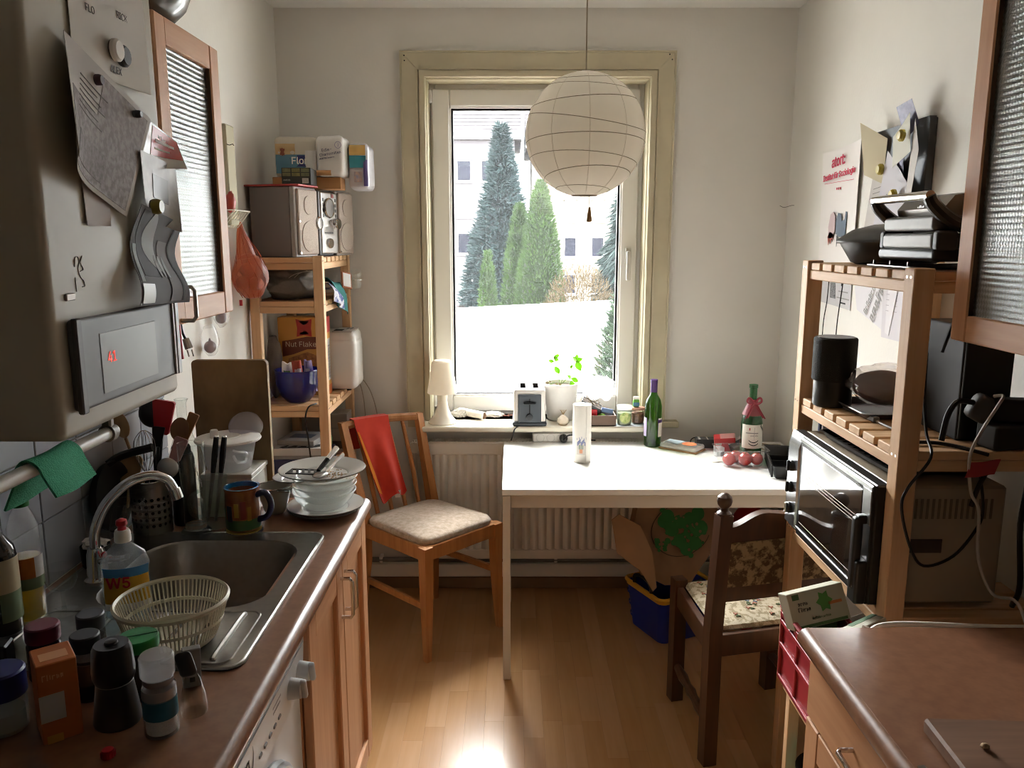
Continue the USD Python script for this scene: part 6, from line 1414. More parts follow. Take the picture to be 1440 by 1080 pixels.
for k, (dx, dy, dz, lab) in enumerate(((-.018, -.02, -.02, 'lowest onion at the left in the orange net'), (.022, -.012, -.024, 'onion at the lower right in the orange net'), (.0, -.026, .024, 'topmost onion in the orange net'))):
    c = (-.915 + dx, 2.83 + dy, 1.468 + dz); t = thing('onion', lab, 'onion', c)
    part(t, 'bulb', ball(c, (.026, .026, .024), 3), ON); part(t, 'tip', cyl((c[0], c[1], c[2] + .022), (c[0] + .003, c[1], c[2] + .034), .006, .002, 8), ON)
for k, (x, y, z, lab) in enumerate(((-.958, 2.62, 1.345, 'upper clear bag with red onions hanging under the wall cabinet'), (-.962, 2.52, 1.262, 'lower clear bag with a red onion hanging beside the wooden board'))):
    t = thing('produce_bag', lab, 'bag', (x, y, z))
    q = blob((x + .01, y, z + .02), (.026, .035, .05), .18, 2, 30 + k, 3); q.vertices[:, 0] = np.maximum(q.vertices[:, 0], -.9785)
    part(t, 'film', q, PLASTIC); part(t, 'neck', tube([(x + .008, y, z + .06), (x + .004, y, z + .12)], (.014, .005), 8), PLASTIC)
    t2 = thing('red_onion', ('red onion in the upper clear hanging bag', 'red onion in the lower clear hanging bag')[k], 'onion', (x, y, z))
    part(t2, 'bulb', ball((x + .008, y, z), (.018, .022, .020), 2), mat('red_onion_skin', '5b3440', rough=.4)); part(t2, 'tip', cyl((x + .008, y, z + .018), (x + .008, y, z + .028), .005, .002, 8), mat('red_onion_skin', ''))
wb_ = thing('wire_basket', 'small white wire basket fixed to the wall above the onion net', 'basket', (-.935, 2.74, 1.66))
part(wb_, 'wires', [tube([(-.978, y, 1.69), (-.90, y, 1.69)], .002, 6) for y in (2.66, 2.82)] + [tube([(-.90, 2.66, 1.69), (-.90, 2.82, 1.69)], .002, 6)] + [tube([(-.90, y, 1.69), (-.945, y, 1.635), (-.978, y, 1.635)], .0014, 6) for y in np.linspace(2.66, 2.82, 7)], WHITE)
solo('cream_carton', bx(-.972, -.925, 2.70, 2.78, 1.642, 1.965, .004), mat('carton_cream', 'aaa287', rough=.7), 'tall cream carton standing in the white wire basket', 'carton')
solo('string', [tube(spl([(-.924, 2.70, 1.90), (-.915, 2.70, 1.897), (-.905, 2.70, 1.90), (-.902, 2.70, 1.895)], 4), .0012, 5)], INK, 'dark bit of string tied round the cream carton', 'string')
solo('red_sachet', blob((-.918, 2.685, 1.715), (.016, .02, .034), .3, 2, 12, 2), mat('sachet_red', 'a83c30', rough=.4), 'red sachet tucked into the white wire basket', 'sachet')

# ------------------------------------------------------------------ window sill
SZ = .8005
lp = (-.305, 3.455, SZ)
t = thing('table_lamp', 'white bedside lamp with conical shade at the left end of the sill', 'lamp', lp)
LMW = mat('lamp_white', 'ece6da', rough=.5, transl=.25)
part(t, 'base', lathe([(0, 0), (.062, 0), (.064, .004), (.056, .012), (.038, .035), (.026, .065), (.021, .10), (.023, .128), (.026, .145), (0, .145)], lp, 32), LMW)
part(t, 'shade', lathe([(.066, .135), (.043, .272), (.036, .278), (.014, .279)], lp, 40), mat('lamp_shade', 'ece3d4', rough=.8, transl=.4))
part(t, 'neck', lathe([(0, .14), (.014, .14), (.014, .28), (0, .28)], lp, 16), LMW)
t = thing('cardboard_tube', 'crumpled white paper around a cardboard roll lying on the sill', 'roll', (-.17, 3.53, SZ))
part(t, 'tube', tube([(-.215, 3.565, SZ + .024), (-.125, 3.50, SZ + .020)], .017, 18), mat('tube_paper', 'd9d3ca', rough=.8))
part(t, 'hole', tube([(-.126, 3.5007, SZ + .020), (-.1245, 3.4993, SZ + .020)], .0145, 18), mat('tube_hole', '5a4230', rough=.9))
t_ = blob((-.235, 3.55, SZ + .022), (.035, .022, .021), .6, 2.6, 9, 3); part(t, 'wrapping', t_, PAPER)
solo('paper_scrap', blob((-.085, 3.56, SZ + .014), (.045, .02, .0135), .6, 2.6, 19, 3), PAPER, 'crumpled white paper scrap lying next to the cardboard roll', 'paper')
solo('dried_leaves', [tf(ball((0, 0, 0), (.006, .003, .002), 1), (-.04 + rg.uniform(-.03, .05), 3.575 + rg.uniform(-.012, .012), SZ + .002 + rg.uniform(0, .006)), rz=rg.uniform(0, 180)) for _ in range(60)], mat('dry_brown', '6e4434', rough=.9), 'reddish brown dried leaves scattered behind the toaster', 'leaves', kind='stuff')

to = (.076, 3.468, SZ)
ts_ = thing('toaster', 'white two-slot toaster with a dark grey front on the sill', 'toaster', to)
TOW = mat('toaster_white', 'e6e2dc', rough=.3)
TOG = mat('toaster_grey', '3d454c', rough=.45)
body = m3.Manifold.batch_hull([m3.Manifold.sphere(.014, 14).translate((x, y, z)) for x in (-.055, .055) for y in (-.065, .09) for z in (.02, .148)])
slots = [m3.Manifold.cube((.026, .13, .13)).translate((sx - .013, -.052, .04)) for sx in (-.028, .028)]
b_ = T(body - slots[0] - slots[1])
part(ts_, 'housing', tf(b_, to), TOW, smooth=20)
part(ts_, 'slot_liner', [tf(bx(sx - .0128, sx + .0128, -.0515, .0775, .041, .043), to) for sx in (-.028, .028)] + [tf(bx(sx + k * .0122 - .0006, sx + k * .0122 + .0006, -.0515, .0775, .043, .158), to) for sx in (-.028, .028) for k in (-1, 1)] + [tf(bx(sx - .0115, sx + .0115, e, e + .001, .043, .158), to) for sx in (-.028, .028) for e in (-.0515, .0765)], mat('slot_brown', '2a2420', rough=.6))
part(ts_, 'base', tf(rbox(-.074, .074, -.09, .112, .0, .02, .008), to), mat('toaster_base', '2b3036', rough=.5))
part(ts_, 'front_panel', tf(rbox(-.050, .050, -.088, -.075, .016, .140, .005), to), TOG)
part(ts_, 'lever_slot', tf(bx(-.0022, .0022, -.0887, -.0875, .052, .122, .0003), to), BLACKM)
part(ts_, 'lever', tf(rbox(-.026, .026, -.102, -.088, .098, .106, .004), to), mat('lever_dark', '22272c', rough=.4))
kb = part(ts_, 'browning_knob', tf(lathe([(0, 0), (.0145, 0), (.0135, .010), (0, .011)], n=24), (to[0], to[1] - .088, to[2] + .042), rx=90), mat('lever_dark', ''))
part(ts_, 'cord', tube(spl([(.035, 3.383, SZ + .006), (.012, 3.366, SZ - .008), (.004, 3.364, .765), (-.004, 3.396, .735)], 5), .0028, 6), BLACK)

pt_ = (.218, 3.535, SZ)
ph = thing('plant_pot', 'large white plant pot on the sill behind the garlic', 'pot', pt_)
part(ph, 'pot', vessel([(.055, 0), (.060, .006), (.078, .155), (.080, .165)], .004, pt_, 36), mat('pot_white', 'e2dfda', rough=.6, var=.03, vs=20))
part(ph, 'soil', lathe([(0, .150), (.073, .150), (.073, .140), (0, .140)], pt_, 24), mat('soil', '3a2d22', rough=1))
def leafy(name, label, base, stems, m, seed, cat_='plant'):
    t = thing(name, label, cat_, base); r = random.Random(seed)
    for (tip, lv) in stems:
        b0, tp = np.array(base), np.array(tip)
        part(t, 'stem', tube(spl([b0, (b0 + tp) / 2 + (r.uniform(-.01, .01), .004, .01), tp], 4), .0013, 5), mat('stem_green', '6f8f3a', rough=.7))
        for (dx, dz, s, tilt) in lv:
            f = lambda u, v: ((u - .5) * s * .62 * math.sin(math.pi * min(.98, max(.04, v))) ** .8, .16 * s * math.sin(2.5 * v) + .25 * s * abs(u - .5), s * v)
            part(t, 'leaf', tf(sheet(f, 6, 8, .0006), (tp[0] + dx * .3, tp[1], tp[2] + dz * .3), ry=tilt, rz=r.uniform(-40, 40), rx=r.uniform(-20, 10)), m)
    return t
LEAF = mat('basil_leaf', '7fae2f', rough=.5, transl=.55)
leafy('basil_plant', 'young basil with bright green leaves growing in the white pot', (.215, 3.545, SZ + .15),
      [((.188, 3.53, 1.075), [(0, 0, .030, 60), (0, 0, .032, 110), (0, -.05, .026, -75), (.01, -.12, .038, 150), (0, -.02, .022, 20)]), ((.285, 3.54, 1.06), [(0, 0, .034, 70), (.01, 0, .050, 155), (0, 0, .036, -60), (0, .02, .026, 10)]), ((.262, 3.53, .985), [(0, 0, .036, 110), (0, -.04, .046, 170), (0, 0, .030, -70), (.0, .15, .024, 60)])], LEAF, 5)
leafy('dry_seedling', 'withered seedlings at the left rim of the white pot', (.175, 3.51, SZ + .155), [((.165, 3.495, .972), [(0, 0, .016, 80), (0, 0, .018, -100), (0, -.03, .016, 170)]), ((.205, 3.49, .966), [(0, 0, .014, 90), (0, 0, .016, -80)])], mat('withered', '7a6a50', rough=.9), 8)
gl = (.222, 3.42, SZ)
t = thing('garlic', 'whole garlic bulb in front of the white plant pot', 'garlic', gl)
part(t, 'bulb', lathe([(0, 0), (.018, .001), (.026, .012), (.024, .026), (.013, .036), (.006, .043), (0, .044)], gl, 24), mat('garlic_skin', 'd6c8b4', rough=.6, var=.06, vs=40))
part(t, 'dry_roots', [tube(spl([(gl[0], gl[1], SZ + .04), (gl[0] + dx * .5, gl[1], SZ + .055), (gl[0] + dx, gl[1] + .004, SZ + .064)], 3), .0012, 5) for dx in (-.012, -.005, .003, .010, .016)], mat('root_tan', '9b8462', rough=.9), kind='stuff')
t = thing('flower_pot', 'black square flower pot tipped over against the white pot', 'pot', (.29, 3.48, SZ))
tp_ = lambda m_: tf(m_, (.272, 3.475, SZ + .010), ry=26, rz=-8)
r4 = lambda h, z: [(-h, -h, z), (h, -h, z), (h, h, z), (-h, h, z)]
part(t, 'pot', tp_(tf(loft([r4(.033, 0), r4(.047, .105), r4(.044, .105), r4(.031, .004)], True, True), (.04, 0, 0))), BLACK, smooth=False)
part(t, 'soil', tp_(tf(bx(-.043, .043, -.043, .043, .094, .103, .002), (.04, 0, 0))), mat('soil', ''))
part(t, 'dry_stems', [tp_(tf(tube([(rg.uniform(-.03, .03), rg.uniform(-.03, .03), .10), (rg.uniform(-.04, .04), rg.uniform(-.03, .03), .125)], .0012, 4), (.04, 0, 0))) for _ in range(12)], mat('withered', ''), kind='stuff')
part(t, 'plant_tag', tp_(tf(bx(-.049, -.046, -.012, .012, .02, .12, .0005), (.036, 0, 0))), PAPER)
solo('plastic_film', blob((.395, 3.565, .935), (.075, .03, .055), .5, 2.0, 40, 3), clear('film', (.97, .97, .97), haze=.10, rough=.1), 'crumpled clear plastic film behind the wooden tray', 'film')
bxx = thing('wooden_tray', 'brown wooden tray with small packages on the sill', 'tray', (.40, 3.43, SZ))
WLN = wood('walnut', '4a3220', '644630', 'x', rough=.6)
part(bxx, 'bottom', bx(.320, .450, 3.385, 3.525, SZ, SZ + .005, .001), WLN)
for b in ((.320, .450, 3.385, 3.391), (.320, .450, 3.519, 3.525)): part(bxx, 'side', bx(*b, SZ, SZ + .046, .001), WLN)
for b in ((.320, .326, 3.391, 3.519), (.444, .450, 3.391, 3.519)): part(bxx, 'side', bx(*b, SZ, SZ + .046, .001), WLN)
carton('small_box', 'small red box in the wooden tray', (.036, .05, .062), (.350, 3.435, SZ + .0055), 6, 0, 0, mat('box_red', 'c41a28', rough=.5), [('t', .1, .9, .1, .9, mat('box_pink', 'd05a60', rough=.5))])
carton('small_box', 'small blue card box leaning in the wooden tray', (.050, .060, .020), (.415, 3.45, SZ + .040), -6, -22, 10, mat('box_sky', '7b97c4', rough=.5), [('t', .25, .75, .25, .7, mat('box_navy2', '3f5580', rough=.5)), ('t', .8, .95, .1, .9, PAPER)])
solo('lime', ball((.390, 3.425, SZ + .030), (.021, .022, .020), 3), mat('lime_green', '6f9c2a', rough=.5), 'green lime lying in the wooden tray', 'lime')
t = thing('candle_glass', 'glass jar with a round pale green label and a lid on the sill', 'jar', (.486, 3.395, SZ))
jp = (.489, 3.415, SZ + .0025)
part(t, 'glass', gvessel([(.030, 0), (.0335, .004), (.0335, .062), (.030, .070)], jp, 30), clear('jar_clear', (.9, .93, .9), haze=.08))
part(t, 'contents', lathe([(0, .004), (.030, .004), (.030, .050), (0, .050)], jp, 24), mat('jar_green', '6f7d56', rough=.8))
part(t, 'lid', lathe([(0, .069), (.033, .069), (.034, .072), (.034, .082), (.030, .084), (0, .084)], jp, 30), clear('jar_lid', (.9, .9, .85), haze=.4, hazecol=(.9, .88, .80)))
part(t, 'label', sheet(lambda u, v: (jp[0] + .0343 * math.sin((u - .5) * 1.5 * math.sqrt(max(.02, 1 - (2 * v - 1) ** 2))), jp[1] - .0343 * math.cos((u - .5) * 1.5 * math.sqrt(max(.02, 1 - (2 * v - 1) ** 2))), jp[2] + .010 + .048 * v), 10, 12, .0005), mat('label_pale', 'c9c98a', rough=.6, col2='7c9a4a', vs=55))
t = thing('spice_glass', 'short glass jar of brown spices with a reddish lid beside the labelled jar', 'jar', (.548, 3.425, SZ))
jp = (.550, 3.440, SZ + .0025)
part(t, 'glass', gvessel([(.026, 0), (.029, .004), (.029, .055), (.026, .060)], jp, 28), GLASS)
part(t, 'contents', lathe([(0, .004), (.0265, .004), (.0265, .046), (0, .046)], jp, 24), mat('nutmeg', '7a5540', rough=.9, var=.4, vs=120))
part(t, 'lid', lathe([(0, .060), (.029, .060), (.030, .062), (.030, .070), (0, .071)], jp, 28), mat('lid_rose', 'b58570', rough=.4))
t = thing('eye_drop_bottle', 'small green and blue bottle standing on the spice jar lid', 'bottle', (.546, 3.425, SZ + .074))
ep = (.542, 3.440, SZ + .0740)
part(t, 'body', tf(rbox(-.0135, .0135, -.008, .008, 0, .034, .004), ep), mat('drop_green', '6fb04a', rough=.4)); part(t, 'label', tf(bx(-.0138, .0138, -.0086, -.0080, .004, .021, .0002), ep), mat('drop_blue', '5a8fae', rough=.4, col2='3f6f96', vs=160)); part(t, 'cap', tf(rbox(-.012, .012, -.007, .007, .034, .046, .003), ep), PAPER)
solo('napkin', sheet(lambda u, v: (.44 + .15 * u + .015 * v, 3.376 + .070 * v, SZ + .001 + .001 * math.sin(8 * u)), 10, 6, .0012), mat('napkin_blue', '9fb0bc', rough=.8, col2='dde0e0', vs=30), 'pale blue patterned napkin under the jars at the sill edge', 'napkin')

# ------------------------------------------------------------------ table top
TZ = .7305
ps = thing('power_strip', 'white three-way socket strip lying on the radiator behind the table', 'socket strip', (.18, 3.435, .728))
psf = lambda m_: tf(m_, (.178, 3.412, .7262))
part(ps, 'housing', psf(rbox(-.088, .088, -.022, .022, 0, .040, .008)), WHITEM)
for k in range(3):
    s0 = part(ps, 'socket', psf(tf(lathe([(.0165, 0), (.018, 0), (.018, .002), (.0165, .002), (.0155, -.004), (0, -.004), (0, -.005), (.0165, -.005), (.0165, 0)], n=24), (-.055 + .045 * k, -.0222, .021), rx=90)), mat('socket_white', 'cfccc6', rough=.4))
    part(s0, 'pin_hole', [psf(cyl((-.055 + .045 * k + dx, -.0170, .021), (-.055 + .045 * k + dx, -.0185, .021), .0022, n=8)) for dx in (-.007, .007)], INK, kind='stuff')
pg_ = thing('mains_plug', 'round black plug in the right socket of the strip', 'plug', (.213, 3.38, .745))
part(pg_, 'plug', tf(lathe([(0, 0), (.0175, 0), (.0185, .004), (.017, .020), (.010, .030), (0, .031)], n=22), (.223, 3.3895, .7475), rx=90), BLACK)
part(pg_, 'cord', tube(spl([(.223, 3.362, .748), (.236, 3.347, .766), (.252, 3.342, .772), (.275, 3.35, .768), (.32, 3.37, .745), (.36, 3.395, .735)], 5), (.0055,) * 4 + (.0035,) * 22, 8), BLACK)
kr = (.276, 3.085, TZ)
t = thing('kitchen_roll', 'white kitchen roll with a printed lavender pot standing on the table', 'kitchen roll', kr)
part(t, 'roll', lathe([(.020, .0), (.0355, 0), (.0365, .003), (.0365, .227), (.0355, .2295), (.020, .2295), (.0195, .226), (.0195, .004), (.020, 0)], kr, 40), mat('roll_paper', 'e6e2da', rough=.9, bump=.25, bs=260, transl=.1))
part(t, 'loose_edge', tube([(kr[0] + .012, kr[1] - .0352, kr[2] + .002), (kr[0] + .014, kr[1] - .0352, kr[2] + .228)], .0012, 5), mat('roll_edge', 'd2cdc4', rough=.9))
def rollp(nm, m, du, z, w, h, n=7):
    part(t, nm, sheet(lambda u, v: (kr[0] + .0372 * math.sin((du + (u - .5) * w) / .0365), kr[1] - .0372 * math.cos((du + (u - .5) * w) / .0365), kr[2] + z + h * v), n, 4, .0004), m)
rollp('print_frame', mat('print_grey', 'cfc8c0', rough=.9), -.006, .034, .034, .048)
rollp('print_pot', mat('print_terracotta', 'd79a78', rough=.9), -.006, .040, .013, .016)
for k in range(5): rollp('print_stem', mat('print_stem', '6f8a74', rough=.9), -.014 + .004 * k, .056, .0022, .018)
for k in range(9): rollp('print_lavender', mat('print_lavender', '7f86aa', rough=.9), -.020 + .0036 * k, .070 + .004 * ((k * 5) % 4), .0034, .016)
for k in range(5): rollp('print_sprig', mat('print_lavender', ''), -.022 + .009 * k, .092 + .003 * (k % 3), .0018, .009)

wp = (.598, 3.325, TZ)
def bottle(name, label, at, prof, gm, parts):
    t = thing(name, label, 'bottle', at)
    part(t, 'glass', gvessel(prof, at, 32), gm)
    for nm, pr, m in parts: part(t, nm, lathe(pr, at, 28), m)
    return t
GRN = clear('bottle_green', (.20, .44, .05), rough=.01, haze=.06, hazecol=(.10, .24, .04)); GRN2 = clear('bottle_green2', (.16, .40, .20), rough=.01, haze=.10, hazecol=(.07, .24, .12))
t = bottle('wine_bottle', 'green wine bottle with purple capsule at the far edge of the table', wp, [(.033, 0), (.036, .004), (.036, .175), (.030, .20), (.016, .222), (.0135, .235), (.0135, .285)], GRN,
           [('capsule', [(.0139, .232), (.0146, .234), (.0146, .270), (.0155, .272), (.0155, .286), (.0, .288)], mat('capsule_purple', '3a1d55', rough=.35)), ('punt', [(0, .03), (.02, .012), (.032, .003), (0, .002)], mat('bottle_base', '0d1f0c', rough=.2))])
wrap(t, 'front_label', mat('label_wine', 'cfc6ba', rough=.6), wp, .036, 1, -62, 20, .045, .125, off=.0008); wrap(t, 'label_band', mat('capsule_purple', ''), wp, .036, 1, -62, 20, .105, .118, off=.0014)
wrap(t, 'back_label', mat('label_lilac', 'b7a9cc', rough=.6), wp, .036, 1, 150, 215, .045, .125, off=.0008); wrap(t, 'label_edge', mat('capsule_purple', ''), wp, .036, 1, -66, -62, .045, .125, off=.001)
bq = (.950, 3.105, TZ)
t = bottle('juice_bottle', 'dark green bottle with a red bow and white label behind the tomatoes', bq, [(.038, 0), (.042, .004), (.042, .150), (.036, .185), (.018, .222), (.0145, .245), (.0145, .290), (.017, .292), (.017, .304)], GRN2, [('punt', [(0, .02), (.02, .01), (.038, .003), (0, .002)], mat('bottle_base', ''))])
wrap(t, 'label', mat('label_white2', 'd2ccc0', rough=.6), bq, .042, 1, -160, -25, .055, .150)
BL_ = mat('label_print', '3c3a38', rough=.6)
for k, (a0, a1, z0, z1, m) in enumerate(((-118, -112, .128, .138, mat('label_red', 'a6303c', rough=.6)), (-135, -70, .115, .119, INKG), (-92, -90, .10, .14, INKG), (-92, -91, .09, .11, INKG))): wrap(t, 'label_print', m, bq, .042, 1, a0, a1, z0, z1, off=.0014, n=8)
part(t, 'small_print', pseudo(7, .007, (bq[0] - .016, bq[1] - .0436, bq[2] + .104), X, Z, .001), INKG)
for zz in (.086, .074):
    part(t, 'label_arc', sheet(lambda u, v: (bq[0] + .0435 * math.cos(math.radians(-118 + 50 * u)), bq[1] + .0435 * math.sin(math.radians(-118 + 50 * u)), bq[2] + zz - .008 * (1 - (2 * u - 1) ** 2) + .0035 * v), 12, 3, .0004), BL_)
for zz in (0, .010):
    part(t, 'label_stripe', sheet(lambda u, v: (bq[0] + .0435 * math.cos(math.radians(-58 + 28 * u)), bq[1] + .0435 * math.sin(math.radians(-58 + 28 * u)), bq[2] + .143 - .022 * u + zz * (1 - u) * .4 + .004 * v - (.0 if zz == 0 else -.004)), 8, 3, .0004), BL_)
RIBB = mat('ribbon_red', 'a23a48', rough=.4, transl=.3)
rbn = thing('ribbon_bow', 'red organza bow tied round the neck of the green bottle', 'bow', (bq[0], bq[1], bq[2] + .2))
part(rbn, 'band', lathe([(.0375, .184), (.019, .226), (.017, .245), (.0195, .247), (.0215, .226), (.0395, .186), (.0375, .184)], bq, 28), clear('organza', (.85, .45, .5), haze=.45, hazecol=(.55, .10, .15), rough=.4))
for sx in (-1, 1):
    part(rbn, 'loop', tube(spl([(bq[0], bq[1] - .018, bq[2] + .235), (bq[0] + sx * .02, bq[1] - .022, bq[2] + .255), (bq[0] + sx * .028, bq[1] - .02, bq[2] + .240), (bq[0] + sx * .012, bq[1] - .021, bq[2] + .230), (bq[0], bq[1] - .018, bq[2] + .235)], 4), .0042, 6), RIBB)
    part(rbn, 'tail', sheet(lambda u, v: (bq[0] + sx * (.004 + .030 * v + .012 * (u - .5)), bq[1] - .021 - .022 * v, bq[2] + .232 - .055 * v + .003 * math.sin(6 * u)), 5, 8, .001), RIBB)
pk = thing('food_package', 'clear food package with an orange label lying on the table', 'package', (.715, 3.25, TZ))
pf = lambda m_: tf(m_, (.712, 3.265, TZ), rz=-38)
part(pk, 'tray', pf(bx(-.085, .085, -.048, .048, 0, .006, .002)), mat('package_card', 'a07a52', rough=.7)); part(pk, 'slices', pf(rbox(-.078, .078, -.042, .042, .006, .016, .004)), mat('slices', 'c4b6a4', rough=.6, var=.2, vs=50))
part(pk, 'film', pf(rbox(-.083, .083, -.046, .046, .004, .026, .009)), clear('package_film', (.95, .96, .97), haze=.35, rough=.08, hazecol=(.9, .9, .9))); part(pk, 'label', pf(tf(lathe([(0, 0), (.030, 0), (.030, .0008), (0, .001)], n=26), (.032, .002, .0262))), mat('label_sun', 'd2683a', rough=.5, col2='e09060', vs=60)); part(pk, 'label_panel', pf(bx(-.07, -.005, -.03, .03, .0261, .0269, .0003)), mat('label_blue_pale', '9fb0b8', rough=.5))
solo('spectacle_case', tf(ring((0, 0, 0), .018, .0022, 18, 6, 'y'), (.775, 3.31, TZ + .0202)), INK, 'thin dark ring standing behind the food package', 'ring')
carton('chocolate_pack', 'black pack with fine white lines lying beside the red pack', (.088, .05, .042), (.818, 3.285, TZ), -4, 0, 0, BLACK, [('t', .1, .2, .0, 1, PAPL), ('t', .5, .56, .0, 1, PAPL), ('f', .02, .98, .0, .12, PAPL)])
carton('coffee_pack', 'red and black pack propped up behind the tomatoes', (.085, .045, .062), (.885, 3.235, TZ + .006), -12, 12, -6, mat('pack_red', 'b02226', rough=.4), [('f', .05, .35, .55, .65, PAPL), ('f', .05, .30, .38, .46, PAPL), ('t', .3, 1, .0, 1, mat('pack_pink', 'c98a84', rough=.4))])
carton('coffee_pack', 'dark grey pack leaning on the red pack behind the tomatoes', (.090, .05, .045), (.948, 3.215, TZ + .012), 14, 14, -24, mat('pack_black', '202022', rough=.45), [('t', .0, 1, .7, 1, PAPL)])
carton('small_bottle_box', 'small clear box with a black cap in front of the black pack', (.034, .034, .04), (.838, 3.155, TZ), 10, 0, 0, clear('box_clear', (.9, .92, .93), haze=.25), [('f', .05, .95, .1, .55, BLACK)])
solo('receipt', sheet(lambda u, v: (.790 + .075 * u, 3.06 + .055 * v, TZ + .0012 + .002 * math.sin(3 * u)), 8, 4, .0008), PAPER, 'small white receipt lying left of the tomato tray', 'paper')
tr_ = thing('tomato_tray', 'clear plastic tray holding four tomatoes', 'tray', (.893, 3.03, TZ))
TC = (.890, 3.035)
rr_ = lambda z, hx, hy, r=.015: [(TC[0] + x, TC[1] + y, TZ + z) for x, y in rrect(-hx, hx, -hy, hy, r)]
part(tr_, 'tray', loft([rr_(.068, .098, .062), rr_(.064, .090, .055), rr_(.006, .078, .044), rr_(.001, .074, .040)], False, True), clear('punnet', (.95, .96, .97), haze=.025, rough=.05))
part(tr_, 'rim', tube(rr_(.068, .098, .062), .002, 6, True), clear('punnet', ''))
TOM = mat('tomato_skin', 'a81f16', rough=.22, coat=.5, var=.08, vs=12)
for lab, x, y, r in (('tomato at the left front of the clear tray', .842, 3.015, .0255), ('tomato at the back of the clear tray', .878, 3.055, .0245), ('tomato in the middle front of the clear tray', .903, 3.012, .0265), ('tomato at the right end of the clear tray', .951, 3.022, .0245)):
    t = thing('tomato', lab, 'tomato', (x, y, TZ + .003))
    part(t, 'fruit', lathe([(0, .0), (.012, .001), (.022, .010), (.0255, .022), (.022, .037), (.012, .0455), (.004, .0445), (0, .043)], (0, 0, 0), 24).apply_scale(r / .0255).apply_translation((x, y, TZ + .0035)), TOM)
    part(t, 'stalk', cyl((x, y, TZ + .044 * r / .0255), (x + .001, y, TZ + .052 * r / .0255), .0022, .0014, 6), mat('stalk_green', '56702c', rough=.8))
bt = thing('egg_tray', 'black ribbed plastic tray at the right end of the table', 'tray', (1.025, 2.98, TZ))
bf = lambda m_: tf(m_, (1.03, 2.975, TZ), rz=-12)
part(bt, 'tray', bf(loft([[(x, y, .052) for x, y in rrect(-.052, .052, -.16, .16, .012)], [(x, y, .048) for x, y in rrect(-.046, .046, -.154, .154, .012)], [(x, y, .004) for x, y in rrect(-.036, .036, -.144, .144, .012)], [(x, y, .001) for x, y in rrect(-.034, .034, -.142, .142, .012)]], False, True)), BLACK)
part(bt, 'rib', [bf(bx(-.050, -.042, a, a + .010, .004, .05, .002)) for a in np.arange(-.14, .14, .028)] + [bf(bx(.042, .050, a, a + .010, .004, .05, .002)) for a in np.arange(-.14, .14, .028)], BLACK, kind='stuff')
part(bt, 'divider', [bf(bx(-.040, .040, a, a + .003, .002, .032)) for a in (-.08, 0, .08)], BLACK, kind='stuff')
cc = thing('cable_coil', 'loose coil of pale cable on the table in the right corner', 'cable', (1.07, 3.24, TZ))
part(cc, 'wire', tube(spl([(1.00, 3.22, TZ + .004), (1.03, 3.27, TZ + .02), (1.09, 3.28, TZ + .012), (1.11, 3.22, TZ + .005), (1.05, 3.19, TZ + .012), (1.01, 3.24, TZ + .022), (1.06, 3.30, TZ + .008), (1.12, 3.26, TZ + .018), (1.09, 3.20, TZ + .006), (1.03, 3.21, TZ + .004)], 5), .0035, 7), mat('wire_beige', '8f8470', rough=.6))

# ------------------------------------------------------------------ right shelf goods
R4, R3, R2 = 1.5355, 1.1655, .7955
ov = thing('mini_oven', 'beige mini oven with black glass door on the pine shelf', 'oven', (.92, 1.91, R2))
OVB = mat('oven_beige', 'a1937d', rough=.45, var=.03, vs=8)
OY0, OY1, OX0, OX1, OZ0, OZ1 = 1.657, 2.170, .812, 1.065, R2 + .012, 1.076
part(ov, 'body', bx(OX0, OX1, OY0, OY1, OZ0, OZ1, .006), OVB)
part(ov, 'foot', [cyl((x, y, R2 + .0005), (x, y, OZ0 + .004), .012) for x in (.84, 1.03) for y in (1.70, 2.13)], BLACK, kind='stuff')
part(ov, 'side_vent', [bx(.868 + .0125 * k, .874 + .0125 * k, OY0 - .0008, OY0 + .004, 1.003, 1.048, .0005) for k in range(14)], mat('vent_dark', '6b604f', rough=.8), kind='stuff')
part(ov, 'side_grip', bx(.825, .935, OY0 - .001, OY0 + .004, .925, .957, .002), mat('grip_dark', '40342b', rough=.6))
fr = part(ov, 'front_frame', bx(.782, OX0 + .002, OY0 - .002, OY1 + .004, OZ0 - .004, OZ1 + .002, .004), BLACK)
cp_ = part(ov, 'control_panel', hull([(.772, y, z) for y in (2.098, 2.172) for z in (OZ0 + .012, OZ1 - .035)] + [(.784, y, z) for y in (2.094, 2.175) for z in (OZ0 + .002, OZ1 + .002)]), mat('panel_mirror', '9fa3a6', rough=.18, metal=.9))
for k, z in enumerate((.985, .925, .865)):
    kk = part(ov, 'control_knob', tf(lathe([(0, 0), (.016, 0), (.0155, .008), (.011, .012), (0, .012)], n=20), (.774, 2.136, z), ry=-90), BLACK)
    part(kk, 'grip', tf(rbox(-.018, -.010, -.004, .004, -.015, .015, .003), (.774, 2.136, z)), CHROME if k == 2 else BLACK)
dr_ = part(ov, 'door', bx(.776, .784, OY0, 2.092, OZ0 - .002, OZ1, .002), mat('door_black', '121212', rough=.3))
part(dr_, 'door_glass', bx(.7745, .777, OY0 + .048, 2.075, OZ0 + .03, OZ1 - .022, .001), mat('oven_glass', '191614', rough=.03, coat=1, spec=1))
part(dr_, 'rack_lines', [bx(.7740, .7746, OY0 + .05, 2.07, z, z + .0016, .0002) for z in (.985, .977, .969, .845)], mat('rack_tan', '7d7060', rough=.5, metal=.4), kind='stuff')
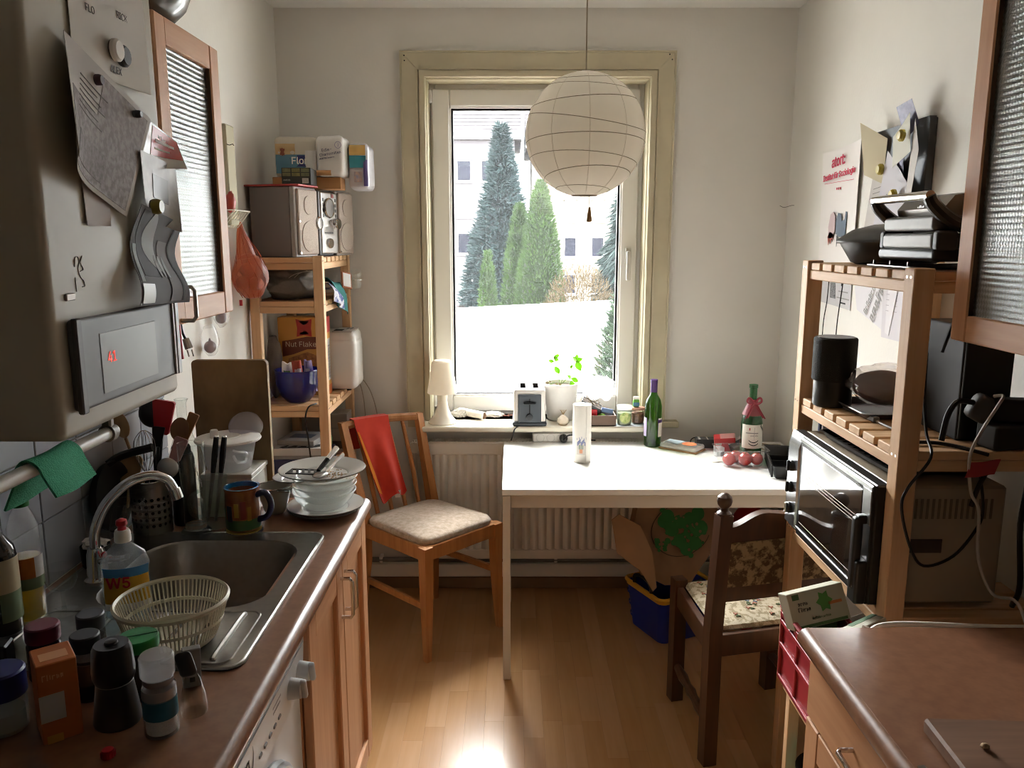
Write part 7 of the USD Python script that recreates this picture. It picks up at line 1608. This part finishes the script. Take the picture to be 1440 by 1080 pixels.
part(dr_, 'top_strip', bx(.7735, .777, OY0, 2.092, OZ1 - .012, OZ1 - .002, .001), mat('strip_steel', '8f9290', rough=.3, metal=.8)); part(dr_, 'end_strip', bx(.7735, .777, OY0 + .002, OY0 + .042, .985, OZ1 - .012, .001), mat('strip_steel', ''))
part(dr_, 'bottom_strip', bx(.7738, .777, OY0 + .045, 2.09, OZ0 + .014, OZ0 + .020, .001), mat('strip_steel', ''))
part(dr_, 'door_handle', [rbox(.748, .768, OY0 + .012, OY0 + .034, .835, 1.0, .006), rbox(.755, .778, OY0 + .012, OY0 + .034, .985, 1.005, .005), rbox(.752, .778, OY0 - .002, OY0 + .04, OZ0 - .003, .905, .006)], BLACK)
part(ov, 'lettering', pseudo(7, .006, (.7733, 1.74, 1.055), -Y, Z), mat('strip_print', 'b9b9b4', rough=.4))
def tray3(name, label, x0, x1, y0, y1, z, rz=0, m=None):
    t = thing(name, label, 'baking tray', ((x0 + x1) / 2, (y0 + y1) / 2, z)); cx, cy = (x0 + x1) / 2, (y0 + y1) / 2; hx, hy = (x1 - x0) / 2, (y1 - y0) / 2
    q = lambda zz, d, r: [(x, y, zz) for x, y in rrect(-hx + d, hx - d, -hy + d, hy - d, r)]
    part(t, 'pan', tf(loft([q(.020, 0, .012), q(.021, .006, .012), q(.0205, .006, .012), q(.003, .016, .012), q(.001, .020, .012)], False, True), (cx, cy, z), rz=rz), m or BLACK)
    part(t, 'rib', [tf(bx(-hx + .03, hx - .03, a, a + .006, .001, .0045, .001), (cx, cy, z), rz=rz) for a in np.arange(-hy + .04, hy - .04, .03)], m or BLACK, kind='stuff')
    return t
tray3('baking_tray', 'black ribbed baking tray lying on the mini oven', .825, 1.05, 1.72, 2.10, OZ1 + .001, 2, mat('tray_black', '1b1a19', rough=.45, metal=.4))
tray3('baking_tray', 'second dark baking tray stacked askew on the first one', .86, 1.09, 1.70, 2.00, OZ1 + .0225, -6, mat('tray_black2', '171616', rough=.4, metal=.4))

sk_ = (.846, 2.085, R3)
t = thing('smart_speaker', 'black cylindrical loudspeaker on the middle shelf level', 'loudspeaker', sk_)
part(t, 'base', lathe([(0, 0), (.046, 0), (.049, .004), (.049, .068), (0, .068)], sk_, 36), BLACK)
part(t, 'grille', lathe([(0, .068), (.0525, .068), (.0545, .071), (.0545, .176), (.052, .180), (0, .1805)], sk_, 36), mat('grille_black', '121212', rough=.85, bump=.5, bs=600))
part(t, 'top_plate', lathe([(0, .1803), (.047, .1803), (.047, .182), (0, .1825)], sk_, 36), mat('plate_black', '222222', rough=.3))
br = thing('sliced_bread', 'dark bread loaf in a clear bag on the middle shelf level', 'bread', (.93, 1.98, R3 + .02))
q = blob((.945, 2.0, R3 + .062), (.075, .085, .042), .12, 1.8, 23, 3); part(br, 'loaf', q, mat('bread_crust', '5d3a26', rough=.8, col2='3f2618', vs=12))
q = blob((.942, 1.995, R3 + .071), (.088, .10, .052), .22, 2.4, 24, 3); q.vertices[:, 2] = np.maximum(q.vertices[:, 2], R3 + .0195); part(br, 'bag', q, clear('bread_bag', (.93, .90, .88), haze=.10, rough=.12))
part(br, 'bag_neck', tube(spl([(.965, 1.96, R3 + .115), (.96, 1.93, R3 + .130), (.985, 1.90, R3 + .128)], 4), (.016, .012, .010, .009, .010, .012, .014, .016, .018), 9), clear('bread_bag', ''))
t = thing('plastic_tray', 'dark plastic tray under the bread loaf', 'tray', (.94, 2.0, R3))
part(t, 'tray', loft([[(x, y, R3 + .018) for x, y in rrect(.845, 1.035, 1.885, 2.11, .02)], [(x, y, R3 + .002) for x, y in rrect(.86, 1.02, 1.90, 2.095, .02)]], False, True), mat('tray_maroon', '2b1716', rough=.35)); part(t, 'rim', tube([(x, y, R3 + .018) for x, y in rrect(.845, 1.035, 1.885, 2.11, .02)], .002, 6, True), PLASTIC)
tw_ = thing('computer', 'black upright computer case on the middle shelf level', 'computer', (1.03, 1.82, R3))
part(tw_, 'case', rbox(.965, 1.075, 1.70, 1.868, R3, R3 + .252, .006), mat('case_black', '0f0f10', rough=.6)); part(tw_, 'front_panel', rbox(.968, 1.072, 1.695, 1.702, R3 + .004, R3 + .248, .003), BLACK); part(tw_, 'power_button', tf(lathe([(0, 0), (.006, 0), (.006, .002), (0, .0025)], n=14), (1.02, 1.695, R3 + .05), rx=90), DARKST)
ab = thing('power_adapter', 'black power adapters plugged in at the right end of the middle shelf level', 'adapter', (1.0, 1.57, R3))
part(ab, 'block', tf(rbox(-.045, .045, -.03, .03, 0, .055, .008), (1.035, 1.645, R3), rz=12), BLACK); part(ab, 'upper_block', tf(rbox(-.035, .035, -.022, .022, 0, .05, .008), (1.045, 1.65, R3 + .055), rz=-14), BLACKM); part(ab, 'round_plug', tf(rbox(-.028, .022, -.018, .018, -.012, .045, .012), (.985, 1.66, R3 + .065), ry=30), mat('adapter_grey', '3d3b39', rough=.6))
part(ab, 'cord', tube(spl([(.97, 1.655, R3 + .095), (.935, 1.65, R3 + .098), (.915, 1.648, R3 + .07), (.905, 1.645, R3 + .015)], 5), .006, 8), BLACK)
t = thing('cable', 'thick black cables hanging down behind the mini oven', 'cable', (1.07, 1.66, .9)); 
part(t, 'wire', tube(spl([(1.072, 1.635, R3 + .01), (1.085, 1.625, 1.12), (1.082, 1.63, 1.0), (1.10, 1.635, .86), (1.105, 1.66, .80)], 5), .006, 8), BLACK); part(t, 'second_wire', tube(spl([(.978, 1.60, 1.122), (.965, 1.60, 1.09), (.958, 1.605, 1.05)], 4), .005, 8), BLACK)
t = thing('cable', 'black cable looping down in front of the mini oven side', 'cable', (.85, 1.60, 1.0))
part(t, 'wire', tube(spl([(.865, 1.66, R3 + .20), (.866, 1.655, R3 + .10), (.872, 1.645, R3 + .03), (.862, 1.60, R3 - .01), (.815, 1.588, R3 - .07), (.805, 1.588, R3 - .115), (.832, 1.592, R3 - .20), (.868, 1.598, R3 - .245), (.93, 1.602, R3 - .225), (.975, 1.605, R3 - .165), (.985, 1.607, R3 - .12), (.968, 1.607, R3 - .03)], 6), .0032, 7), BLACK)
t = thing('cable', 'white cable running from the adapters down to the worktop', 'cable', (.98, 1.58, 1.0))
part(t, 'wire', tube(spl([(.99, 1.62, R3 + .115), (1.0, 1.605, R3 + .118), (.985, 1.595, R3 + .10), (.955, 1.59, R3 + .05), (.935, 1.588, R3 - .005), (.945, 1.588, R3 - .08), (.965, 1.588, R3 - .12), (.97, 1.58, R3 - .22), (.995, 1.56, R3 - .29), (1.01, 1.50, .882), (1.02, 1.45, .80)], 6), .0034, 7), mat('wire_white', 'b5b0a6', rough=.5))
t = thing('cable', 'thin black cables running over the slats from the computer case', 'cable', (.93, 1.68, R3))
part(t, 'wire', tube(spl([(1.0, 1.69, R3 + .005), (1.02, 1.675, R3 + .004), (1.03, 1.665, R3 + .004)], 4), .004, 7), BLACK); part(t, 'second_wire', tube(spl([(.856, 1.67, R3 + .005), (.90, 1.665, R3 + .005), (.93, 1.645, R3 + .004), (.955, 1.61, R3 + .002), (.98, 1.600, R3 - .004)], 5), .0042, 7), mat('wire_dark', '2c2320', rough=.5)); part(t, 'cable_ring', ring((.857, 1.675, R3 + .006), .012, .0018, 20, 6), CHROME)
t = thing('adapter_cable', 'grey cable with an inline switch lying on the slats beside the loudspeaker', 'cable', (.86, 1.95, R3))
part(t, 'wire', tube(spl([(.855, 2.03, R3 + .003), (.862, 1.98, R3 + .004), (.868, 1.94, R3 + .004)], 4), .0028, 7), mat('wire_grey', '8f8f8d', rough=.5)); part(t, 'second_wire', tube(spl([(.872, 1.875, R3 + .004), (.872, 1.83, R3 + .004), (.880, 1.78, R3 + .003), (.885, 1.72, R3 + .003)], 4), .0028, 7), mat('wire_grey', ''))
part(t, 'switch', tf(rbox(-.008, .008, -.035, .035, 0, .014, .004), (.870, 1.907, R3 + .0005), rz=2), mat('switch_grey', '66686a', rough=.45))
solo('red_tape', sheet(lambda u, v: (.928 + .062 * u + .010 * v, 1.586 - .004 * math.sin(5 * u), R3 - .048 + .032 * v + .006 * u), 8, 5, .0012), mat('tape_red', 'b2383c', rough=.5, transl=.2), 'strip of red tape stuck over the shelf edge below the adapters', 'tape')
t = thing('folder', 'blue and white folders standing between the mini oven and the wall', 'folder', (1.12, 2.14, R2))
part(t, 'blue_folder', bx(.842, .848, 2.176, 2.19, R2 + .29, 1.143), mat('folder_blue', '2a56a0', rough=.5)) if False else part(t, 'blue_folder', bx(.856, .862, 2.178, 2.191, R2 + .001, 1.128, .001), mat('folder_blue', '2a56a0', rough=.5)); part(t, 'white_folder', bx(.866, 1.05, 2.180, 2.190, R2 + .001, 1.12, .001), PAPL)

# contact grill, wok and tray on the top level
gt = thing('contact_grill', 'steel contact grill with a bar handle on top of the pine shelf', 'grill', (.95, 1.75, R4))
STG = mat('grill_steel', '75726e', rough=.5, metal=.6, var=.05, vs=20)
GX0, GX1, GY0, GY1 = .835, 1.10, 1.615, 1.875
part(gt, 'stand', rbox(GX0 + .004, GX1, GY0 + .004, GY1 - .004, R4 + .018, R4 + .044, .010), BLACK)
part(gt, 'lower_plate', rbox(GX0 + .006, GX1 - .01, GY0 + .02, GY1 - .02, R4 + .042, R4 + .075, .008), STG)
for a in (GY0 + .002, GY1 - .024): part(gt, 'corner', rbox(GX0 + .008, GX0 + .05, a, a + .022, R4 + .040, R4 + .080, .006), mat('corner_grey', '3f3e40', rough=.5))
part(gt, 'upper_plate', rbox(GX0 + .006, GX1 - .012, GY0 + .02, GY1 - .02, R4 + .079, R4 + .110, .008), STG)
lid_p = [(GX0 + .035, R4 + .108), (GX0 + .030, R4 + .125), (GX0 + .05, R4 + .150), (GX0 + .10, R4 + .158), (GX1 - .04, R4 + .160), (GX1 - .01, R4 + .140), (GX1 - .01, R4 + .108)]
part(gt, 'lid', ext(sg.Polygon(lid_p), GY1 - GY0 - .06, (0, GY1 - .03, 0), X, Z), mat('lid_steel', '7d7873', rough=.4, metal=.8), smooth=40)
for a in (GY0 + .004, GY1 - .018): part(gt, 'handle_arm', tf([tube(spl([(GX0 + .075, a + .007, R4 + .085), (GX0 + .035, a + .007, R4 + .100), (GX0 + .0, a + .007, R4 + .128), (GX0 - .012, a + .007, R4 + .146)], 5), np.linspace(.016, .0125, 16), 10)]), BLACK)
part(gt, 'handle_bar', tube([(GX0 - .012, GY0 + .006, R4 + .148), (GX0 - .012, GY1 - .006, R4 + .148)], .0095, 14), CHROME)
part(gt, 'logo_mark', tf(tube(spl([(0, -.012, .003), (0, -.004, -.002), (0, .002, .004), (0, .009, -.003), (0, .014, .002)], 4), .0012, 5), (GX0 + .0335, GY0 + .13, R4 + .128)), CHROME)
wk = (.955, 2.035, R4)
t = thing('wok', 'black wok with a dark lid on the top of the pine shelf', 'wok', wk)
part(t, 'pan', vessel([(.085, 0), (.100, .006), (.122, .042), (.128, .052)], .003, wk, 40), BLACK); part(t, 'lid', lathe([(.134, .052), (.137, .055), (.134, .062), (.10, .085), (.05, .098), (0, .101)], wk, 40), mat('wok_lid', '1d1c1c', rough=.35)); part(t, 'lid_knob', tf(rbox(-.02, .02, -.012, .012, 0, .016, .006), (wk[0], wk[1], R4 + .100)), BLACK)
t = thing('grill_rack', 'dark wire grill rack lying under the contact grill', 'rack', (.95, 1.76, R4))
part(t, 'frame', tube([(x, y, R4 + .004) for x, y in rrect(.822, 1.12, 1.66, 1.89, .02)], .003, 8, True), DARKST); part(t, 'wires', [tube([(.824, a, R4 + .004), (1.118, a, R4 + .004)], .0016, 6) for a in np.arange(1.68, 1.88, .02)], DARKST, kind='stuff')
for k, yy in enumerate((1.70, 1.78, 1.86)): part(t, 'leg', tube([(.83, yy, R4 + .001), (.83, yy, R4 + .016)], .003, 6), DARKST)
t = thing('cable', 'black grill cables hanging behind the near post of the pine shelf', 'cable', (1.0, 1.64, 1.4))
part(t, 'wire', tube(spl([(.955, 1.70, R4 - .045), (.945, 1.70, 1.45), (.93, 1.70, 1.405), (.92, 1.705, 1.36)], 4), .0042, 7), BLACK); part(t, 'second_wire', tube(spl([(.985, 1.70, R4 - .045), (1.0, 1.70, 1.47), (1.01, 1.70, 1.42)], 4), .0042, 7), BLACK)
t = thing('cable', 'two thin black wires hanging at the far post of the right pine shelf', 'cable', (.86, 2.24, 1.35))
part(t, 'wire', tube(spl([(.862, 2.20, R4 - .045), (.860, 2.20, 1.43), (.854, 2.20, 1.36), (.852, 2.19, 1.20)], 5), .0013, 5), BLACK); part(t, 'second_wire', tube(spl([(.897, 2.19, R4 - .045), (.893, 2.19, 1.44), (.884, 2.18, 1.37), (.875, 2.16, 1.28)], 5), .0015, 5), BLACK)

# ------------------------------------------------------------------ right wall: poster, notice board, papers
def wsheet(name, label, cor, m, cat_='paper', curl=0, x=RX, wav=0, ny=10):
    """sheet on the right wall; cor = (y, z) of lower left, lower right, upper right, upper left seen from the room, depth x each or one"""
    xs = x if isinstance(x, (list, tuple)) else [x] * 4
    q = quad(*[(xx, y, z) for xx, (y, z) in zip(xs, cor)])
    def f(u, v):
        p = q(u, v).copy(); p[0] -= .0012 + curl * (abs(u - .5) * 2) ** 2 * (.4 + .6 * v) + wav * math.sin(5 * u + 3 * v); return p
    c = q(.5, 0); t = thing(name, label, cat_, tuple(c)); part(t, 'sheet', sheet(f, ny, ny, .0006), m)
    return t, f
def wpatch(t, f, nm, m, u0, u1, v0, v1, off=.0008, k=5):
    def g(u, v):
        p = np.array(f(u0 + (u1 - u0) * u, v0 + (v1 - v0) * v)); p[0] -= off; return p
    return part(t, nm, sheet(g, k, k, .0005), m)
PRED = mat('poster_red', 'c02a4a', rough=.7)
t, f = wsheet('poster', 'white poster with red lettering taped to the right wall above the shelf', [(3.11, 1.48), (2.80, 1.44), (2.785, 1.928), (3.118, 1.912)], mat('poster_white', 'd8d2cd', rough=.7), 'poster', .012)
part(t, 'lettering', [text('atort:', .036, (RX - .010, 3.035, 1.853), (0, -.99, .06), (0, .06, .99), .0012, True), text('Institut für Soziologie', .0205, (RX - .012, 3.102, 1.808), (0, -.99, .05), (0, .05, .99), .0012, True)], PRED)
part(t, 'underline', bx(RX - .0115, RX - .0105, 2.83, 3.09, 1.798, 1.7995, .0003), PRED)
part(t, 'dots', [bx(RX - .006, RX - .005, 2.95 + .016 * k, 2.957 + .016 * k, 1.772, 1.780, .0003) for k in range(3)], PRED, kind='stuff')
pic = lambda pts: ext(sg.Polygon([(-(y), z) for y, z in pts]), .001, (RX - .0065, 0, 0), -Y, Z)
def pblob(cy, cz, pts, m, nm): part(t, nm, ext(sg.Polygon([(a, b) for a, b in pts]), .001, (RX - .0055, cy, cz), -Y, Z), m)
pblob(3.03, 1.60, [(0, .0), (.04, 0), (.055, .03), (.05, .08), (.03, .095), (.005, .085), (-.008, .04)], mat('poster_pink', 'b5a0a0', rough=.7), 'pink_figure')
pblob(2.965, 1.605, [(0, .01), (.03, 0), (.075, .0), (.085, .01), (.088, .085), (.075, .088), (.07, .06), (.045, .055), (.04, .08), (.01, .085), (-.005, .06)], mat('poster_bluegrey', '566270', rough=.7), 'blue_figure')
pblob(3.04, 1.575, [(0, .03), (.012, .0), (.02, .03), (.03, .005), (.04, .03), (.05, .012), (.055, .04), (.02, .05)], mat('poster_rust', '9c4a3c', rough=.7), 'red_marks'); pblob(2.96, 1.57, [(0, .04), (.008, .0), (.014, .04), (.05, .04), (.055, .0), (.062, .04)], mat('poster_dark', '3c3f44', rough=.7), 'dark_legs')
part(t, 'small_print', [pseudo(3, .012, (RX - .006, 2.965, 1.498), -Y, Z), bx(RX - .006, RX - .005, 2.82, 3.09, 1.482, 1.4835, .0003)], PRED)
nb = thing('notice_board', 'tilted dark grey magnetic board on the right wall covered with papers', 'board', (1.165, 2.47, 1.72))
part(nb, 'panel', hull([(x, y, z) for x in (1.158, 1.178) for y, z in ((2.650, 1.930), (2.325, 1.935), (2.318, 1.55), (2.640, 1.55))]), mat('board_grey', '55585a', rough=.45, metal=.3)); part(nb, 'edge', bx(1.1575, 1.179, 2.318, 2.324, 1.56, 1.93, .001), mat('board_edge', '3f4143', rough=.5))
part(nb, 'wall_mount', [bx(1.176, RX, 2.40, 2.56, 1.70, 1.72)], DARKST)
YEL = mat('magnet_yellow', 'a8952a', rough=.35)
t, f = wsheet('note_sheet', 'cream note curling at the left edge of the notice board', [(2.665, 1.80), (2.560, 1.765), (2.552, 1.90), (2.690, 1.965)], mat('note_cream', 'c9bd9f', rough=.8, transl=.2), 'paper', .0, [1.135, 1.150, 1.150, 1.12])
t, f = wsheet('note_sheet', 'white lined letter under the left olive magnet of the notice board', [(2.69, 1.53), (2.56, 1.53), (2.505, 1.832), (2.62, 1.815)], PAPL, 'paper', .004, 1.150)
for k in range(4): wpatch(t, f, 'text_line', INKG, .15, .85 - .1 * (k % 2), .62 + .05 * k, .628 + .05 * k)
t, f = wsheet('note_sheet', 'long white envelope hanging low on the notice board', [(2.60, 1.56), (2.33, 1.56), (2.345, 1.73), (2.515, 1.86)], mat('paper_cool', 'c2bfc4', rough=.8), 'paper', .003, 1.140)
wpatch(t, f, 'fold_line', INKG, .1, .55, .44, .452); wpatch(t, f, 'text_line', INKG, .2, .5, .62, .63)
t, f = wsheet('note_sheet', 'narrow white sheet standing out at the right edge of the notice board', [(2.385, 1.73), (2.335, 1.71), (2.280, 1.84), (2.345, 1.93)], PAPL, 'paper', .0, [1.14, 1.13, 1.115, 1.13])
t, f = wsheet('ticket', 'pale ticket under the upper right olive magnet of the notice board', [(2.455, 1.805), (2.352, 1.842), (2.372, 1.950), (2.462, 1.895)], mat('ticket_pale', 'b9b6a6', rough=.6), 'ticket', .002, 1.128)
t, f = wsheet('postcard', 'violet postcard standing up at the top of the notice board', [(2.435, 1.88), (2.36, 1.92), (2.355, 1.985), (2.445, 1.975)], mat('card_violet', '63607c', rough=.5, col2='8583a0', vs=50), 'postcard', .0, [1.15, 1.15, 1.12, 1.12])
t, f = wsheet('postcard', 'dark violet postcard in the middle of the notice board', [(2.505, 1.735), (2.42, 1.77), (2.43, 1.85), (2.50, 1.80)], mat('card_dkviolet', '3d3b52', rough=.5, col2='6d6b8c', vs=40), 'postcard', .0, 1.146)
for lab, y, z, x in (('olive magnet on the lined letter of the notice board', 2.545, 1.808, 1.135), ('olive magnet on the pale ticket of the notice board', 2.375, 1.888, 1.112), ('olive magnet low on the notice board just above the grill', 2.425, 1.725, 1.125)):
    t = thing('magnet', lab, 'magnet', (x, y, z)); part(t, 'disc', tf(lathe([(0, 0), (.017, 0), (.017, .008), (.012, .014), (0, .015)], n=20), (x, y, z), ry=-90), YEL); part(t, 'base', tf(lathe([(0, 0), (.012, 0), (.012, .003), (0, .003)], n=14), (x + .003, y, z), ry=-90), DARKST)
t, f = wsheet('flyer', 'grey printed flyer on the wall seen through the pine shelf', [(3.07, 1.362), (2.80, 1.352), (2.80, 1.462), (3.095, 1.458)], mat('flyer_grey', 'b5b2b2', rough=.8), 'paper', .003)
wpatch(t, f, 'print_block', mat('print_dark2', '4a4848', rough=.8, col2='8a8888', vs=160), .33, .50, .25, .80); wpatch(t, f, 'text_line', INKG, .55, .95, .30, .34); wpatch(t, f, 'text_line', INKG, .6, .9, .52, .56); wpatch(t, f, 'emblem', INK, .68, .73, .72, .84); wpatch(t, f, 'text_line', INK, .66, .84, .14, .19)
t, f = wsheet('flyer', 'white slanted flyer with bold grey lettering on the wall behind the shelf', [(2.745, 1.36), (2.50, 1.30), (2.46, 1.452), (2.78, 1.455)], mat('flyer_white', 'cdc9cb', rough=.8), 'paper', .003)
part(t, 'lettering', [pseudo(5, .040, (RX - .006, 2.61, 1.33), (0, -.50, .86), (0, .86, .50), seed=2), pseudo(7, .024, (RX - .006, 2.665, 1.35), (0, -.50, .86), (0, .86, .50), seed=5)], INKG)
t, f = wsheet('letter', 'pale printed letter hanging at the right end behind the shelf', [(2.55, 1.29), (2.40, 1.29), (2.40, 1.46), (2.56, 1.46)], mat('letter_pale', 'c6c1c4', rough=.8), 'paper', .003)
for k in range(4): wpatch(t, f, 'text_line', mat('print_faint', 'a9a3a6', rough=.8), .15, .6, .8 - .1 * k, .815 - .1 * k)
solo('stray_wire', [tube(spl([(RX - .01, 3.44, 1.735), (RX - .035, 3.46, 1.728), (RX - .05, 3.47, 1.735)], 4), .0012, 5), tube([(RX, 3.44, 1.735), (RX - .01, 3.44, 1.735)], .0012, 5)], DARKST, 'short bit of wire sticking out of the right corner by the window', 'wire')
# crockery behind the ribbed glass
for k, (z, y, lab) in enumerate(((1.762, 1.30, 'large white bowl on the upper shelf of the right wall cabinet'), (1.423, 1.34, 'white bowl on the bottom of the right wall cabinet'))):
    t = thing('crockery_bowl', lab, 'bowl', (1.02, y, z)); part(t, 'bowl', vessel([(.04, 0), (.06, .006), (.105, .07), (.11, .09)], .004, (1.02, y, z), 32), CER); part(t, 'rim', ring((1.02, y, z + .09), .109, .002, 32, 6), CER)
